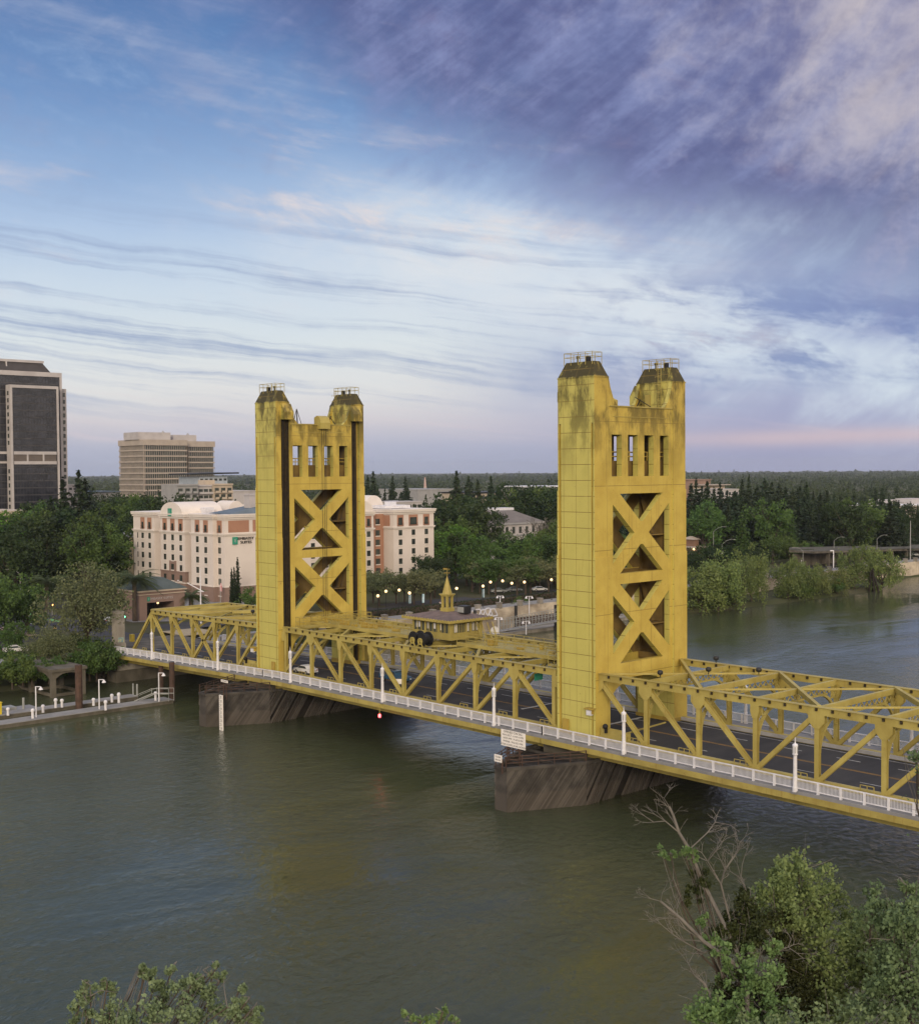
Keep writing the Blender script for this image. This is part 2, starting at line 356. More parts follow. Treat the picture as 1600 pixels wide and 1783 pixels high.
def span(name, nodes, diag, label, xa, xb, cat='bridge span'):
    """diag: per panel list of ('/' from bottom i to top i+1, '\\\\' top i to bottom i+1)"""
    root = thing(name, ((xa+xb)/2, W/2, 0), label, cat)
    G = M['gold']
    first_top = 0; last_top = len(nodes)-1
    if name == 'side_span': last_top -= 1             # the outer end slopes down
    xs = subdiv(xa, xb, 3.8)
    for sgn, y in ((1, YN), (-1, YF)):
        tc_ = MB(); tp = nodes[first_top], nodes[last_top]
        tc_.hexa([(tp[0], y-.28, topz(tp[0])-.78), (tp[1], y-.28, topz(tp[1])-.78), (tp[1], y+.28, topz(tp[1])-.78), (tp[0], y+.28, topz(tp[0])-.78),
                  (tp[0], y-.28, topz(tp[0])), (tp[1], y-.28, topz(tp[1])), (tp[1], y+.28, topz(tp[1])), (tp[0], y+.28, topz(tp[0]))])
        ch = tc_.build('top_chord', G, root)
        fl = MB(); e = .004
        fl.hexa([(tp[0], y-.4, topz(tp[0])+e), (tp[1], y-.4, topz(tp[1])+e), (tp[1], y+.4, topz(tp[1])+e), (tp[0], y+.4, topz(tp[0])+e),
                  (tp[0], y-.4, topz(tp[0])+.07), (tp[1], y-.4, topz(tp[1])+.07), (tp[1], y+.4, topz(tp[1])+.07), (tp[0], y+.4, topz(tp[0])+.07)])
        fl.build('flange', M['gold_rail'], ch)
        xs_st = subdiv(tp[0], tp[1], 1.9)[1:-1]; st0 = None
        for x in xs_st:
            if st0 is None:
                st = MB(); zt0 = topz(x)
                st.bx(x-.11, x+.11, y-.46, y+.46, zt0-.36, zt0-.03); st.bx(x-.06, x+.06, y-.51, y+.51, zt0-.24, zt0-.12)
                st0 = st.build('chord_bracket', M['slot'], ch); x_0 = x
            else:
                c2 = st0.copy(); COL.objects.link(c2); c2.parent = ch; c2.location = (x-x_0, 0, topz(x)-zt0)
        bc = MB(); ribbon(bc, xs, y-.30, y+.30, .02, .64); bc.build('bottom_chord', G, root)
        for i, x in enumerate(nodes):
            if i == len(nodes)-1 and name == 'side_span': continue
            if 0 < i < len(nodes)-1 or (i == 0 and name == 'lift_span') or (i == len(nodes)-1 and name == 'lift_span'):
                xx = x+(.5 if i == 0 else -.5 if i == len(nodes)-1 else 0)
                p = MB()
                for q in (-.19, .19): p.bx(xx-.27, xx+.27, y+q-.03, y+q+.03, D(x)+.62, topz(x)-.78)
                p.bx(xx-.05, xx+.05, y-.19, y+.19, D(x)+.62, topz(x)-.78)
                p.build('vertical_post', G, root)
            wide = .95 if i in diag[1] else .55
            if i < len(nodes)-(1 if name == 'side_span' else 0):
                g = MB(); zt = topz(x)-.78
                for q in (-.262, .262):
                    g.prism([(x-wide, zt), (x+wide, zt), (x+wide, zt-.75), (x+.32, zt-1.45), (x-.32, zt-1.45), (x-wide, zt-.75)], 'y', y+q-.022, y+q+.022)
                g.build('gusset_plate', G, root)
        for i, ds in enumerate(diag[0]):
            for dch in ds:
                a, b = nodes[i], nodes[i+1]
                if dch == '/': p0, p1 = (a, y, D(a)+.35), (b, y, topz(b)-.6)
                else: p0, p1 = (a, y, topz(a)-.6), (b, y, D(b)+.35)
                m = MB()
                for q in (-.2, .2): m.beam((p0[0], y+q, p0[2]), (p1[0], y+q, p1[2]), .05, .50, (0, 0, 1))
                m.beam(p0, p1, .36, .06, (0, 0, 1))
                m.build('diagonal', G, root)
            # small guard frame at the foot of each diagonal
            gx = (nodes[i]+nodes[i+1])/2+1.6; gy = y-sgn*.9; gz = D(gx)+.3
            m = MB()
            for q in (0, .75, 1.5): m.beam((gx+q, gy, gz), (gx+q, gy, gz+1.0), .07, .07)
            m.beam((gx, gy, gz+1.0), (gx+1.5, gy, gz+1.0), .07, .07); m.beam((gx, gy, gz+.5), (gx+1.5, gy, gz+.5), .05, .05)
            m.build('guard_frame', M['gold_rail'], root)
    # sway frames: lattice girder with arched knees at each panel point
    for i, x in enumerate(nodes):
        if i in (0, len(nodes)-1): continue
        if name == 'side_span' and i >= len(nodes)-1: continue
        m = MB(); zt = topz(x)-.15
        m.beam((x, YN, zt-.16), (x, YF, zt-.16), .42, .62); m.beam((x, YN+2.2, zt-1.25), (x, YF-2.2, zt-1.25), .26, .2)
        n = 14; ys = [YN+.6+(YF-YN-1.2)*k/n for k in range(n+1)]
        for k in range(n):
            a = zt if k % 2 == 0 else zt-1.2; b = zt-1.2 if k % 2 == 0 else zt
            m.beam((x, ys[k], a), (x, ys[k+1], b), .1, .12)
            m.beam((x+.05, ys[k], zt-1.2 if k % 2 == 0 else zt), (x+.05, ys[k+1], a), .1, .12)
        m.build('sway_girder', G, root)
        for s2, y in ((1, YN), (-1, YF)):
            m = MB(); pts = []
            for k in range(8):
                an = math.pi/2*k/7
                pts.append((x, y+s2*(.25+3.6*(1-math.cos(an))), 2.4+(zt-1.2-2.4)*math.sin(an)))
            for a, b in zip(pts[:-1], pts[1:]): m.beam(a, b, .3, .30, (0, s2, .3))
            m.beam((x, y+s2*.9, zt-.2), (x, y+s2*1.05, zt-1.9), .26, .24)
            ring = [(x, y+s2*(1.15+.75*math.cos(a2)), zt-1.15+.75*math.sin(a2)) for a2 in [math.pi*.5+math.pi*k/8*1.1*1 for k in range(9)]]
            for a, b in zip(ring[:-1], ring[1:]): m.beam(a, b, .22, .12, (0, 0, 1))
            m.build('knee_brace', G, root)
    # top lateral crosses over two panels
    step = 2
    for i in range(0, len(nodes)-1-(1 if name == 'side_span' else 0), step):
        j = min(i+step, len(nodes)-1-(1 if name == 'side_span' else 0))
        a, b = nodes[i], nodes[j]
        for k, (p, q) in enumerate((((a, YN+.3), (b, YF-.3)), ((a, YF-.3), (b, YN+.3)))):
            m = MB(); hv = (1-k); m.beam((p[0], p[1], topz(p[0])-.12-.02*k), (q[0], q[1], topz(q[0])-.12-.02*k), .14+.26*(k == 1), .2+.36*(k == 1)); m.build('lateral_brace', G, root)
    # deck
    m = MB(); ribbon(m, xs, 1.25, 16.68, -.35, 0.10); rd = m.build('roadway', M['asphalt'], root)
    ln = MB(); yl = MB()
    for y in (4.9, 13.0):
        x = min(xa, xb)+1.0
        while x < max(xa, xb)-3:
            ribbon(ln, [x, x+3.0], y-.08, y+.08, .102, .106); x += 7.5
    for y in (2.0, 15.9): ribbon(ln, xs, y-.06, y+.06, .102, .106)
    for y in (8.82, 9.12): ribbon(yl, xs, y-.06, y+.06, .102, .106)
    for sx_ in ((-16.9, -1.9) if name == 'lift_span' else ()): ln.bx(sx_, sx_+.45, 7.2, 14.6, D(sx_)+.09, D(sx_)+.112)
    ln.build('lane_line', M['line'], rd); yl.build('centre_line', M['yline'], rd)
    for y0, y1, e0, e1 in ((-3.15, .25, -3.35, -3.15), (17.68, 21.05, 21.05, 21.25)):
        m = MB(); ribbon(m, xs, y0, y1, -.3, .16); m.build('sidewalk', M['walk'], root)
        m = MB(); ribbon(m, xs, e0, e1, -.14, .17); m.build('kerb_edge', M['walk'], root)
        m = MB(); ribbon(m, xs, (e0+e1)/2-.10, (e0+e1)/2+.10, -.80, -.144)
        for x in subdiv(xa, xb, 2.5): m.bx(x-.05, x+.05, min(e0, e1)-.02, max(e0, e1), D(x)-.82, D(x)-.15)
        m.build('fascia_beam', M['gold_rail'], root)
    for y in (-.95, 18.88):
        m = MB(); ribbon(m, xs, y-.2, y+.2, -1.85, -.56); m.build('edge_girder', M['gold_rail'], root)
    for ya, yb, mt in ((.30, .70, 'gold_rail'), (.705, 1.24, 'kerb'), (16.69, 17.22, 'kerb'), (17.225, 17.66, 'gold_rail')):
        m = MB(); ribbon(m, xs, ya, yb, .165, .58); m.build('kerb_beam', M[mt], root)
    for i, x in enumerate(subdiv(xa, xb, 7.55)):
        m = MB(); m.bx(x-.2, x+.2, 1.26, 16.67, D(x)-1.9, D(x)-.36)
        for y0, y1 in ((.74, -3.1), (17.19, 21.0)):
            m.hexa([(x-.14, y0, D(x)-1.9), (x+.14, y0, D(x)-1.9), (x+.14, y1, D(x)-.72), (x-.14, y1, D(x)-.72),
                    (x-.14, y0, D(x)-1.5), (x+.14, y0, D(x)-1.5), (x+.14, y1, D(x)-.45), (x-.14, y1, D(x)-.45)])
            m.beam((x, y0, D(x)-.55), (x, y1, D(x)-.55), .2, .25)
        m.build('floor_beam', M['gold_dim'], root)
    # railings
    for y in (-2.98, 20.88):
        m = MB(); ribbon(m, xs, y-.075, y+.075, 1.31, 1.42); ribbon(m, xs, y-.05, y+.05, .37, .46)
        rl = m.build('railing', M['white'], root)
        px = subdiv(xa, xb, 2.55)
        for x in px:
            m = MB(); m.bx(x-.11, x+.11, y-.11, y+.11, D(x)+.165, D(x)+1.305); m.build('rail_post', M['white'], rl)
        m = MB()
        for a, b in zip(px[:-1], px[1:]):
            for k in range(1, 17):
                x = a+(b-a)*k/17; z = D(x); m.bx(x-.019, x+.019, y-.019, y+.019, z+.46, z+1.31)
        m.build('balusters', M['white'], rl)
    return root
lift = span('lift_span', LIFT, (['/', '\\', '\\', '\\', '/', '/', '/', '\\'], (1, 7)), 'gold lift span with the operator house on top between the two towers', -65.0, -3.0)
west = span('side_span', WEST, (['\\', '\\', '\\', '/', '/', '/', '/', '\\'], (0, 1, 2, 4, 5)), 'nearest gold truss span running off the right edge of the picture', -3.0+.003, 66.0)
east = span('side_span', EAST, (['\\', '\\', '/\\', '/', '/', '\\'], ()), 'far gold truss span with a sloping end frame beside the left bank', -65.0-.003, -116.0)

# sloped end frames of the side spans get their portal strut
for nodes, root in ((EAST, east), (WEST, west)):
    x = nodes[-2]; m = MB()
    m.beam((x, YN, topz(x)-.3), (x, YF, topz(x)-.3), .5, .9); m.build('portal_strut', M['gold'], root)
    for k in range(6):
        m = MB(); y = 3.0+k*2.2; m.bx(x-.03+(-.35 if x < 0 else .35), x+.03+(-.35 if x < 0 else .35), y, y+.9, topz(x)-.55, topz(x)+.02)
        m.build('clearance_panel', M['slot'], root)

# ------------------------------------------------------------------ towers
def tower(cx, sg, label):
    """sg = +1 when the lift span lies on the +x side"""
    root = thing('lift_tower', (cx, W/2, 0), label, 'bridge tower')
    G = M['gold_plate']; ZC = 43.87
    X_ = lambda x: cx+sg*x
    def bx(m, x0, x1, y0, y1, z0, z1): m.bx(min(X_(x0), X_(x1)), max(X_(x0), X_(x1)), y0, y1, z0, z1)
    for near in (True, False):
        Y = (lambda y: y) if near else (lambda y: W-y)
        def b2(m, x0, x1, y0, y1, z0, z1): bx(m, x0, x1, min(Y(y0), Y(y1)), max(Y(y0), Y(y1)), z0, z1)
        m = MB()
        b2(m, -2.5, 2.1, .0, 2.62, -1.6, 38.2); b2(m, 2.1, 2.5, .0, .95, -1.6, 38.2)                    # core
        for e, z0, z1 in ((.0, 29.9, 38.2), (.09, 21.8, 29.9), (.18, -1.6, 21.8)):      # thickening steps
            b2(m, -3.0-e, -2.80, -.02-e*.6, 2.62, z0, z1); b2(m, 2.80, 3.0+e, -.02-e*.6, .95, z0, z1)
        b2(m, -2.80, -2.5, .4, 2.62, -1.6, 38.2)
        b2(m, 2.5, 2.80, .4, .95, -1.6, 38.2); b2(m, 2.1, 2.90, 2.52, 2.62, -1.6, 41.0)
        b2(m, -3.0, 3.0, 0, .95, 38.2, ZC); b2(m, -3.0, 2.1, .95, 2.62, 38.2, ZC); b2(m, 2.1, 3.0, .95, 2.52, 41.2, ZC); b2(m, 2.1, 3.0, 2.52, 2.62, 41.2, ZC)
        leg = m.build('leg', G, root)
        m = MB(); b2(m, 2.1, 2.62, 1.35, 2.50, -1.6, 41.2); b2(m, 2.1, 2.96, 2.42, 2.515, -1.6, 41.2); b2(m, 2.64, 2.9, 1.85, 1.95, -1.6, 41.2)
        m.build('guide_slot', M['slot'], leg)
        m = MB(); b2(m, 2.1, 2.5, .955, 1.345, -1.6, 41.2); m.build('guide_shade_strip', M['gold_dim'], leg)  # browner strip, the shading beside the slot put into its colour
        m = MB()
        for q in range(4): m.tube((X_(2.7), Y(1.5+.22*q), 8), (X_(2.7), Y(1.5+.22*q), 41.2), .035, None, 5)
        m.build('lift_cable', M['dark'], leg)
        m = MB(); a = .75; pb = [(-3, 0), (3, 0), (3, 2.62), (-3, 2.62)]; pt = [(-3+a, a), (3-a, a), (3-a, 2.62-a+.05), (-3+a, 2.62-a+.05)]
        m.hexa([(X_(x), Y(y), ZC) for x, y in pb]+[(X_(x), Y(y), ZC+1.9) for x, y in pt])
        m.bx(min(X_(-3.06), X_(3.06)), max(X_(-3.06), X_(3.06)), min(Y(-.06), Y(2.68)), max(Y(-.06), Y(2.68)), ZC-.12, ZC)
        cap = m.build('leg_cap', G, root)
        m = MB()
        for x in (-2.3, -1.2, 0, 1.2, 2.3):
            for y in (.45, 2.2): m.beam((X_(x), Y(y), ZC+1.5), (X_(x), Y(y), ZC+3.05), .06, .06)
        for z in (2.5, 3.03):
            for y in (.45, 2.2): m.beam((X_(-2.3), Y(y), ZC+z), (X_(2.3), Y(y), ZC+z), .06, .06)
            for x in (-2.3, 2.3): m.beam((X_(x), Y(.45), ZC+z), (X_(x), Y(2.2), ZC+z), .06, .06)
        m.build('cap_railing', M['gold_rail'], cap)
        m = MB(); m.bx(X_(-.9)-.25, X_(-.9)+.25, Y(1.3)-.25, Y(1.3)+.25, ZC+1.9, ZC+2.55); m.lathe((X_(.8), Y(1.3), ZC+1.9), [(.12, 0), (.12, .5), (.22, .55), (.2, .8)], 8); m.build('roof_vent', M['dark'], cap)
        # sheave hood over the slot
        m = MB(); pr = [(2.9, 43.6), (3.15, 43.6), (4.0, 42.2), (4.0, 41.0), (2.9, 41.0)]
        m.prism([(X_(u), v) for u, v in pr], 'y', min(Y(1.0), Y(2.85)), max(Y(1.0), Y(2.85))); m.build('sheave_hood', G, root)
        # haunch gusset between leg and the portal head
        for x0, x1 in ((-3.0, -2.4), (2.35, 2.95)):
            m = MB(); pr = [(2.62, 44.0), (3.0, 42.6), (3.6, 41.2), (4.5, 40.25), (2.62, 40.25)]
            m.prism([(Y(u), v) for u, v in pr], 'x', min(X_(x0), X_(x1)), max(X_(x0), X_(x1))); m.build('haunch', G, root)
        # base box and hatch on the sidewalk side
        m = MB(); b2(m, -3.2, 3.2, -.10, 2.7, -2.4, .02); m.build('leg_plinth', M['gold_dim'], root)
        m = MB(); b2(m, 1.2, 2.2, -.26, -.14, -.2, 1.5); b2(m, 1.3, 2.1, -.30, -.262, -.1, 1.4); m.build('switch_box', M['gold_dim'], root)
    # ladder on the inner face of the far leg
    m = MB(); yl = W-2.62-.28
    for q in (-1.3, -.8): m.beam((X_(q), yl, 40.3), (X_(q), yl, 46.6), .06, .06)
    for k in range(20): m.beam((X_(-1.3), yl, 40.5+k*.3), (X_(-.8), yl, 40.5+k*.3), .04, .04)
    for k in range(5):
        z = 41.5+k*1.0; pts = [(X_(-1.05)+.4*math.cos(a_), yl-.35+.38*math.sin(a_), z) for a_ in [math.pi*q/6-math.pi for q in range(7)]]
        for a_, b_ in zip(pts[:-1], pts[1:]): m.beam(a_, b_, .04, .05)
    m.build('ladder', M['gold_rail'], root)
    m = MB(); bx(m, .6, 1.5, W-2.70, W-2.622, 40.3, 42.3); m.build('hatch_door', M['gold'], root)
    # portal frames, one on each face
    for s2 in (-1, 1):
        xo, xi = s2*2.92, s2*2.1
        f = MB()
        def fb(y0, y1, z0, z1, e=0): bx(f, xo+s2*e, xi, y0, y1, z0, z1)
        fb(2.62, 15.31, 36.82, 40.25)
        for y0, y1 in ((2.62, 3.3), (5.2, 6.4), (8.35, 9.6), (11.45, 12.75), (14.5, 15.31)): fb(y0, y1, 31.66, 36.82)
        fb(2.62, 15.31, 29.5, 31.66)
        for z0, z1 in ((19.55, 29.5), (8.35, 18.25)):
            fb(2.62, 3.5, z0, z1); fb(14.65, 15.31, z0, z1)
        fb(2.62, 15.31, 18.25, 19.55); fb(2.62, 15.31, 6.4, 8.35)
        f.build('portal_frame', G, root)
        m = MB(); bx(m, xo+s2*.05, xo+s2*.003, 3.6, 14.3, 39.0, 39.08); bx(m, xo+s2*.12, xo-s2*.2, 2.9, 15.0, 40.252, 40.40); m.build('coping', M['gold_rail'], root)
        for z0, z1 in ((19.55, 29.5), (8.35, 18.25)):
            c1, c2 = 1.35, 1.3
            for k in range(2):
                q = (lambda y: y) if k == 0 else (lambda y: 18.15-y)
                pr = [(q(3.5), z1), (q(3.5+c1), z1), (q(14.65), z0+c2), (q(14.65), z0), (q(14.65-c1), z0), (q(3.5), z1-c2)]
                m = MB(); e = .004+.004*k
                a_, b_ = X_(xo-s2*e), X_(xi+s2*e)
                m.prism(pr, 'x', min(a_, b_), max(a_, b_)); m.build('cross_brace', G, root)
            m = MB(); r = 1.5; zc = (z0+z1)/2
            a_, b_ = X_(xo), X_(xi); m.prism([(9.075+r*math.cos(math.pi*(2*k+1)/8), zc+r*1.05*math.sin(math.pi*(2*k+1)/8)) for k in range(8)], 'x', min(a_, b_), max(a_, b_)); m.build('centre_plate', G, root)
        # arched haunches of the road portal
        for q in ((lambda y: y), (lambda y: W-y)):
            pts = [(q(2.62), 6.396)]+[(q(2.66+3.1*(1-math.cos(math.pi/2*k/8))), 2.4+3.4*math.sin(math.pi/2*k/8)) for k in range(9)]+[(q(5.9), 6.396)]
            m = MB(); a_, b_ = X_(xo), X_(xi); m.prism(pts, 'x', min(a_, b_), max(a_, b_)); m.build('portal_arch', G, root)
    # plates added over the inner faces, interior shade put into their dark brown
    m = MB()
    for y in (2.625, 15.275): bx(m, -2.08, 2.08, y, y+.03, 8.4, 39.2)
    m.build('inner_shade_plate', M['inner'], root)
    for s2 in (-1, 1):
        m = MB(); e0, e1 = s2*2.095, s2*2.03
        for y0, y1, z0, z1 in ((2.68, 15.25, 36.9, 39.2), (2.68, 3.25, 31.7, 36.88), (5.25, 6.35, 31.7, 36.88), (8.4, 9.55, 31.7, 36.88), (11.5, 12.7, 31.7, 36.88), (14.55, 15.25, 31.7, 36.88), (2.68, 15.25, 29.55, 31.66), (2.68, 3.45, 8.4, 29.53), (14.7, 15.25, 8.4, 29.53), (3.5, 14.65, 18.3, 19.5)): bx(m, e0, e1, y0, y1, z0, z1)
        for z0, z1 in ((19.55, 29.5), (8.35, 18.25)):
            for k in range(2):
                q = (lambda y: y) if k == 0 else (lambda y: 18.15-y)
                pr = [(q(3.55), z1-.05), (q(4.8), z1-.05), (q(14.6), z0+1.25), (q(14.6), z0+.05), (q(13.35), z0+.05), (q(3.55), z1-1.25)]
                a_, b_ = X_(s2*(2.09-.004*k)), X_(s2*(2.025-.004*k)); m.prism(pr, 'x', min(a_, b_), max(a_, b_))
        m.build('inner_shade_plate', M['inner'], root)
    # inside: counterweight, floor and its rail, struts between the two frames
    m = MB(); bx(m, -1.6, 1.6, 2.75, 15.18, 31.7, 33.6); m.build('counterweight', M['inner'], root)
    m = MB()
    for y in [2.9+1.75*k for k in range(8)]:
        for x in (-1.7, 1.7): m.beam((X_(x), y, 33.6), (X_(x), y, 34.75), .1, .1)
    for z in (34.15, 34.72):
        for x in (-1.7, 1.7): m.beam((X_(x), 2.8, z), (X_(x), 15.1, z), .09, .1)
    m.build('walkway_rail', M['gold_dim'], root)
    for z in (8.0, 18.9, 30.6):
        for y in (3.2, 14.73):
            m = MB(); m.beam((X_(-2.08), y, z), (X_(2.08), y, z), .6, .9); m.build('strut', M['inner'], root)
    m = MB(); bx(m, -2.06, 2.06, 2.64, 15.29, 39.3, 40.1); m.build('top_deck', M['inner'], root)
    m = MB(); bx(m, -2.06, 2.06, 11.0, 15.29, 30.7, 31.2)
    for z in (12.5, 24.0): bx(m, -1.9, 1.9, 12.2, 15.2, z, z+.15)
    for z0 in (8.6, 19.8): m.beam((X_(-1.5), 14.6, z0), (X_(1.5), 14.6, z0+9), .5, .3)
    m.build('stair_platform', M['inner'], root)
    # black hoist frame on the head of the tower and the little drum house
    m = MB()
    for dx in (-.55, .55): m.beam((X_(0)+dx, 5.8, 40.3), (X_(0), 6.2, 43.0), .1, .1); m.beam((X_(0)+dx, 6.8, 40.3), (X_(0), 6.2, 43.0), .1, .1)
    for y in (4.3, 13.2): m.beam((X_(-1.4), y, 40.4), (X_(1.0), y-.6, 41.9), .1, .1); m.beam((X_(1.4), y, 40.4), (X_(.4), y-.3, 41.6), .1, .1)
    m.build('hoist_frame', M['dark'], root)
    m = MB(); pr = [(X_(2.0+1.5*u), v) for u, v in ((0, 39.6), (1.2, 39.6), (1.25, 40.6), (1.0, 41.5), (.5, 41.8), (0, 41.5))]
    m.prism(pr, 'y', 8.3, 10.3); m.build('drum_house', M['gold'], root)
    m = MB()
    for y in (8.9, 9.35, 9.7): m.tube((X_(3.3), y, 8.2), (X_(3.3), y, 39.6), .035, None, 5)
    m.build('hoist_cable', M['dark'], root)
    return root
tower(0, -1, 'right-hand gold lift tower, the nearer and larger of the two')
tower(-68, 1, 'left-hand gold lift tower, the farther of the two, in front of the hotel')

# ------------------------------------------------------------------ operator house and machinery on the lift span
hs = thing('operator_house', (-34.1, 9.2, 7.86), 'small gold bridge operator house with windows and a spire, on top of the lift span', 'cabin')
G = M['gold_rail']
x0, x1, y0, y1, zf, zt = -38.4, -29.9, 6.0, 12.4, 7.86, 10.35
m = MB(); m.bx(x0, x1, y0, y1, zf, zf+1.0); m.bx(x0+.1, x1-.1, y0+.1, y1-.1, zt-.15, zt)
for x in (x0, x0+2.75, x0+5.6, x1-.35): m.bx(x, x+.35, y0, y0+.3, zf+1.0, zt); m.bx(x, x+.35, y1-.3, y1, zf+1.0, zt)
for y in (y0+.3, y0+3.0, y0+3.9, y1-.6): m.bx(x1-.3, x1, y, y+.3, zf+1.0, zt); m.bx(x0, x0+.3, y, y+.3, zf+1.0, zt)
m.build('wall', G, hs)
m = MB(); m.bx(x0+.15, x1-.15, y0+.15, y1-.15, zf+1.0, zt-.16); m.build('window_band', M['glass'], hs)
m = MB()
for k in range(26):
    x = x0+.6+k*(x1-x0-1.2)/25
    if k % 3: m.bx(x-.04, x+.04, y0+.08, y0+.14, zf+1.0, zt-.16)
for k in range(18):
    y = y0+.5+k*(y1-y0-1.0)/17; m.bx(x1-.14, x1-.08, y-.04, y+.04, zf+1.0, zt-.16)
m.build('mullions', G, hs)
m = MB()
for k, (a, b) in enumerate(((.75, 1.15), (1.35, 1.7), (3.3, 3.6), (4.6, 5.1), (6.1, 6.4))): m.bx(x0+a, x0+b, y0+.11, y0+.146, zf+1.35+.1*(k % 2), zt-.2)
for a, b in ((.9, 1.5), (3.35, 3.8), (4.5, 4.8), (5.2, 5.5)): m.bx(x1-.146, x1-.11, y0+a, y0+b, zf+1.1, zt-.2)
m.build('blind', M['white'], hs)
m = MB(); o = 1.15; e0 = [(x0-o, y0-o), (x1+o, y0-o), (x1+o, y1+o), (x0-o, y1+o)]
m.hexa([(x, y, zt+.15) for x, y in e0]+[(x, y, zt+.5) for x, y in e0])
for k in range(17):
    x = x0-o+.3+k*(x1-x0+2*o-.6)/16
    for y in (y0-o, y1+o): m.bx(x-.09, x+.09, y-.1, y+.1, zt+.22, zt+.58)
for k in range(14):
    y = y0-o+.3+k*(y1-y0+2*o-.6)/13
    for x in (x0-o, x1+o): m.bx(x-.1, x+.1, y-.09, y+.09, zt+.22, zt+.58)
m.build('eave', G, hs)
M['roofing'] = mat('roof_felt', (.17, .125, .115, 1), (.11, .085, .08, 1), .85, .8)
m = MB(); e1 = [(x0+2.4, y0+2.4), (x1-2.4, y0+2.4), (x1-2.4, y1-2.4), (x0+2.4, y1-2.4)]
m.hexa([(x*.985+(-34.1)*.015, y, zt+.504) for x, y in e0]+[(x, y, zt+1.25) for x, y in e1]); rf = m.build('roof', M['roofing'], hs)
cx_, cy_ = -34.1, 9.2
m = MB(); m.bx(cx_-.75, cx_+.75, cy_-.75, cy_+.75, zt+1.25, zt+1.75)
for dx in (-.48, .48):
    for dy in (-.48, .48): m.bx(cx_+dx-.15, cx_+dx+.15, cy_+dy-.15, cy_+dy+.15, zt+1.75, zt+3.5)
m.bx(cx_-.14, cx_+.14, cy_-.14, cy_+.14, zt+1.75, zt+3.5)
m.bx(cx_-.72, cx_+.72, cy_-.72, cy_+.72, zt+3.5, zt+3.7); m.bx(cx_-.85, cx_+.85, cy_-.85, cy_+.85, zt+3.7, zt+3.86)
m.build('lantern', M['gold'], hs)
m = MB(); m.lathe((cx_, cy_, zt+3.86), [(.78, 0), (.05, 2.6)], 8); m.build('spire', M['gold'], hs)
m = MB(); m.tube((cx_, cy_, zt+6.3), (cx_, cy_, zt+7.7), .045, .03, 6); m.beam((cx_-.6, cy_, zt+6.95), (cx_+.6, cy_, zt+6.95), .06, .06); m.beam((cx_, cy_-.6, zt+6.95), (cx_, cy_+.6, zt+6.95), .06, .06)
m.bx(cx_-.85, cx_-.15, cy_-.03, cy_+.03, zt+7.4, zt+7.65); m.bx(cx_-.15, cx_+.6, cy_-.02, cy_+.02, zt+7.48, zt+7.56)
m.build('weather_vane', M['gold_dim'], hs)
m = MB(); m.bx(cx_+2.0, cx_+3.5, cy_+.2, cy_+1.6, zt+1.1, zt+2.2); ac = m.build('air_conditioner', M['dark'], hs)
m = MB(); m.bx(cx_+2.1, cx_+3.4, cy_+.15, cy_+.197, zt+1.25, zt+2.05); m.build('grille', M['pole'], ac)

ct = thing('catwalk', (-34, 9.2, 7.4), 'gold railed catwalk along the lift span top beside the operator house', 'catwalk')
for a, b in ((-64.6, -39.6), (-28.7, -3.4)):
    m = MB()
    for y in (6.4, 11.8): m.bx(a, b, y-.3, y+.3, 7.28, 7.78)
    m.bx(a, b, 6.72, 11.48, 7.45, 7.6); m.build('walkway', M['gold_rail'], ct)
    m = MB()
    for y in (6.2, 8.4, 10.0, 12.0):
        for x in subdiv(a, b, 1.9): m.beam((x, y, 7.78), (x, y, 8.85), .06, .06)
        for z in (8.3, 8.83): m.beam((a, y, z), (b, y, z), .055, .06)
    m.build('guard_rail', M['gold_rail'], ct)
random.seed(5)
for k in range(26):
    x = random.choice([random.uniform(-63, -41), random.uniform(-27, -5)]); y = random.uniform(6.8, 11.2)
    s_ = random.uniform(.25, .7); m = MB(); m.bx(x-s_, x+s_, y-s_*.5, y+s_*.5, 7.62, 7.62+random.uniform(.3, .9)); m.build('machinery_box', M['gold_dim'], ct)
for a in (-62.0, -5.6):
    m = MB()
    for x in subdiv(a-1.6, a+1.6, 1.07):
        for y in (2.5, 15.6): m.beam((x, y, 7.3), (x, y, 8.8), .07, .07)
    for z in (7.4, 8.1, 8.78):
        for y in (2.5, 15.6): m.beam((a-1.6, y, z), (a+1.6, y, z), .07, .07)
        for x in (a-1.6, a+1.6): m.beam((x, 2.5, z), (x, 15.6, z), .07, .07)
    m.bx(a-1.6, a+1.6, 2.4, 15.7, 7.2, 7.32); m.build('landing', M['gold_rail'], ct)
m = MB()
for x in (-28.2, -25.8):
    for y in (10.6, 11.6): m.beam((x, y, 7.7), (x-1.2, y, 10.4), .09, .12)
m.build('stair', M['gold_rail'], ct)

rl = thing('cable_reel', (-32.2, 1.3, 7.4), 'pair of black cable reels on yellow stands in front of the operator house', 'cable reel')
for k, x in enumerate((-33.0, -31.3)):
    m = MB()
    for a, b, r in ((-.75, -.6, 1.05), (-.6, .6, .72), (.6, .75, 1.05)): m.tube((x, 2.3+a, 8.35), (x, 2.3+b, 8.35), r, r, 18)
    m.build('drum', M['black'], rl)
    m = MB()
    for q in (-.5, .5): m.beam((x+q, 1.42, 7.3), (x, 1.42, 8.4), .16, .1)
    pts = [(x+.42*math.cos(a_), 1.40, 8.1+.42*math.sin(a_)) for a_ in [2*math.pi*i/10 for i in range(11)]]
    for a_, b_ in zip(pts[:-1], pts[1:]): m.beam(a_, b_, .14, .16, (0, 1, 0))
    m.build('stand', M['gold'], rl)
dsh = thing('satellite_dish', (-27.6, 12.8, 7.7), 'white satellite dish on a short mast beside the operator house', 'satellite dish')
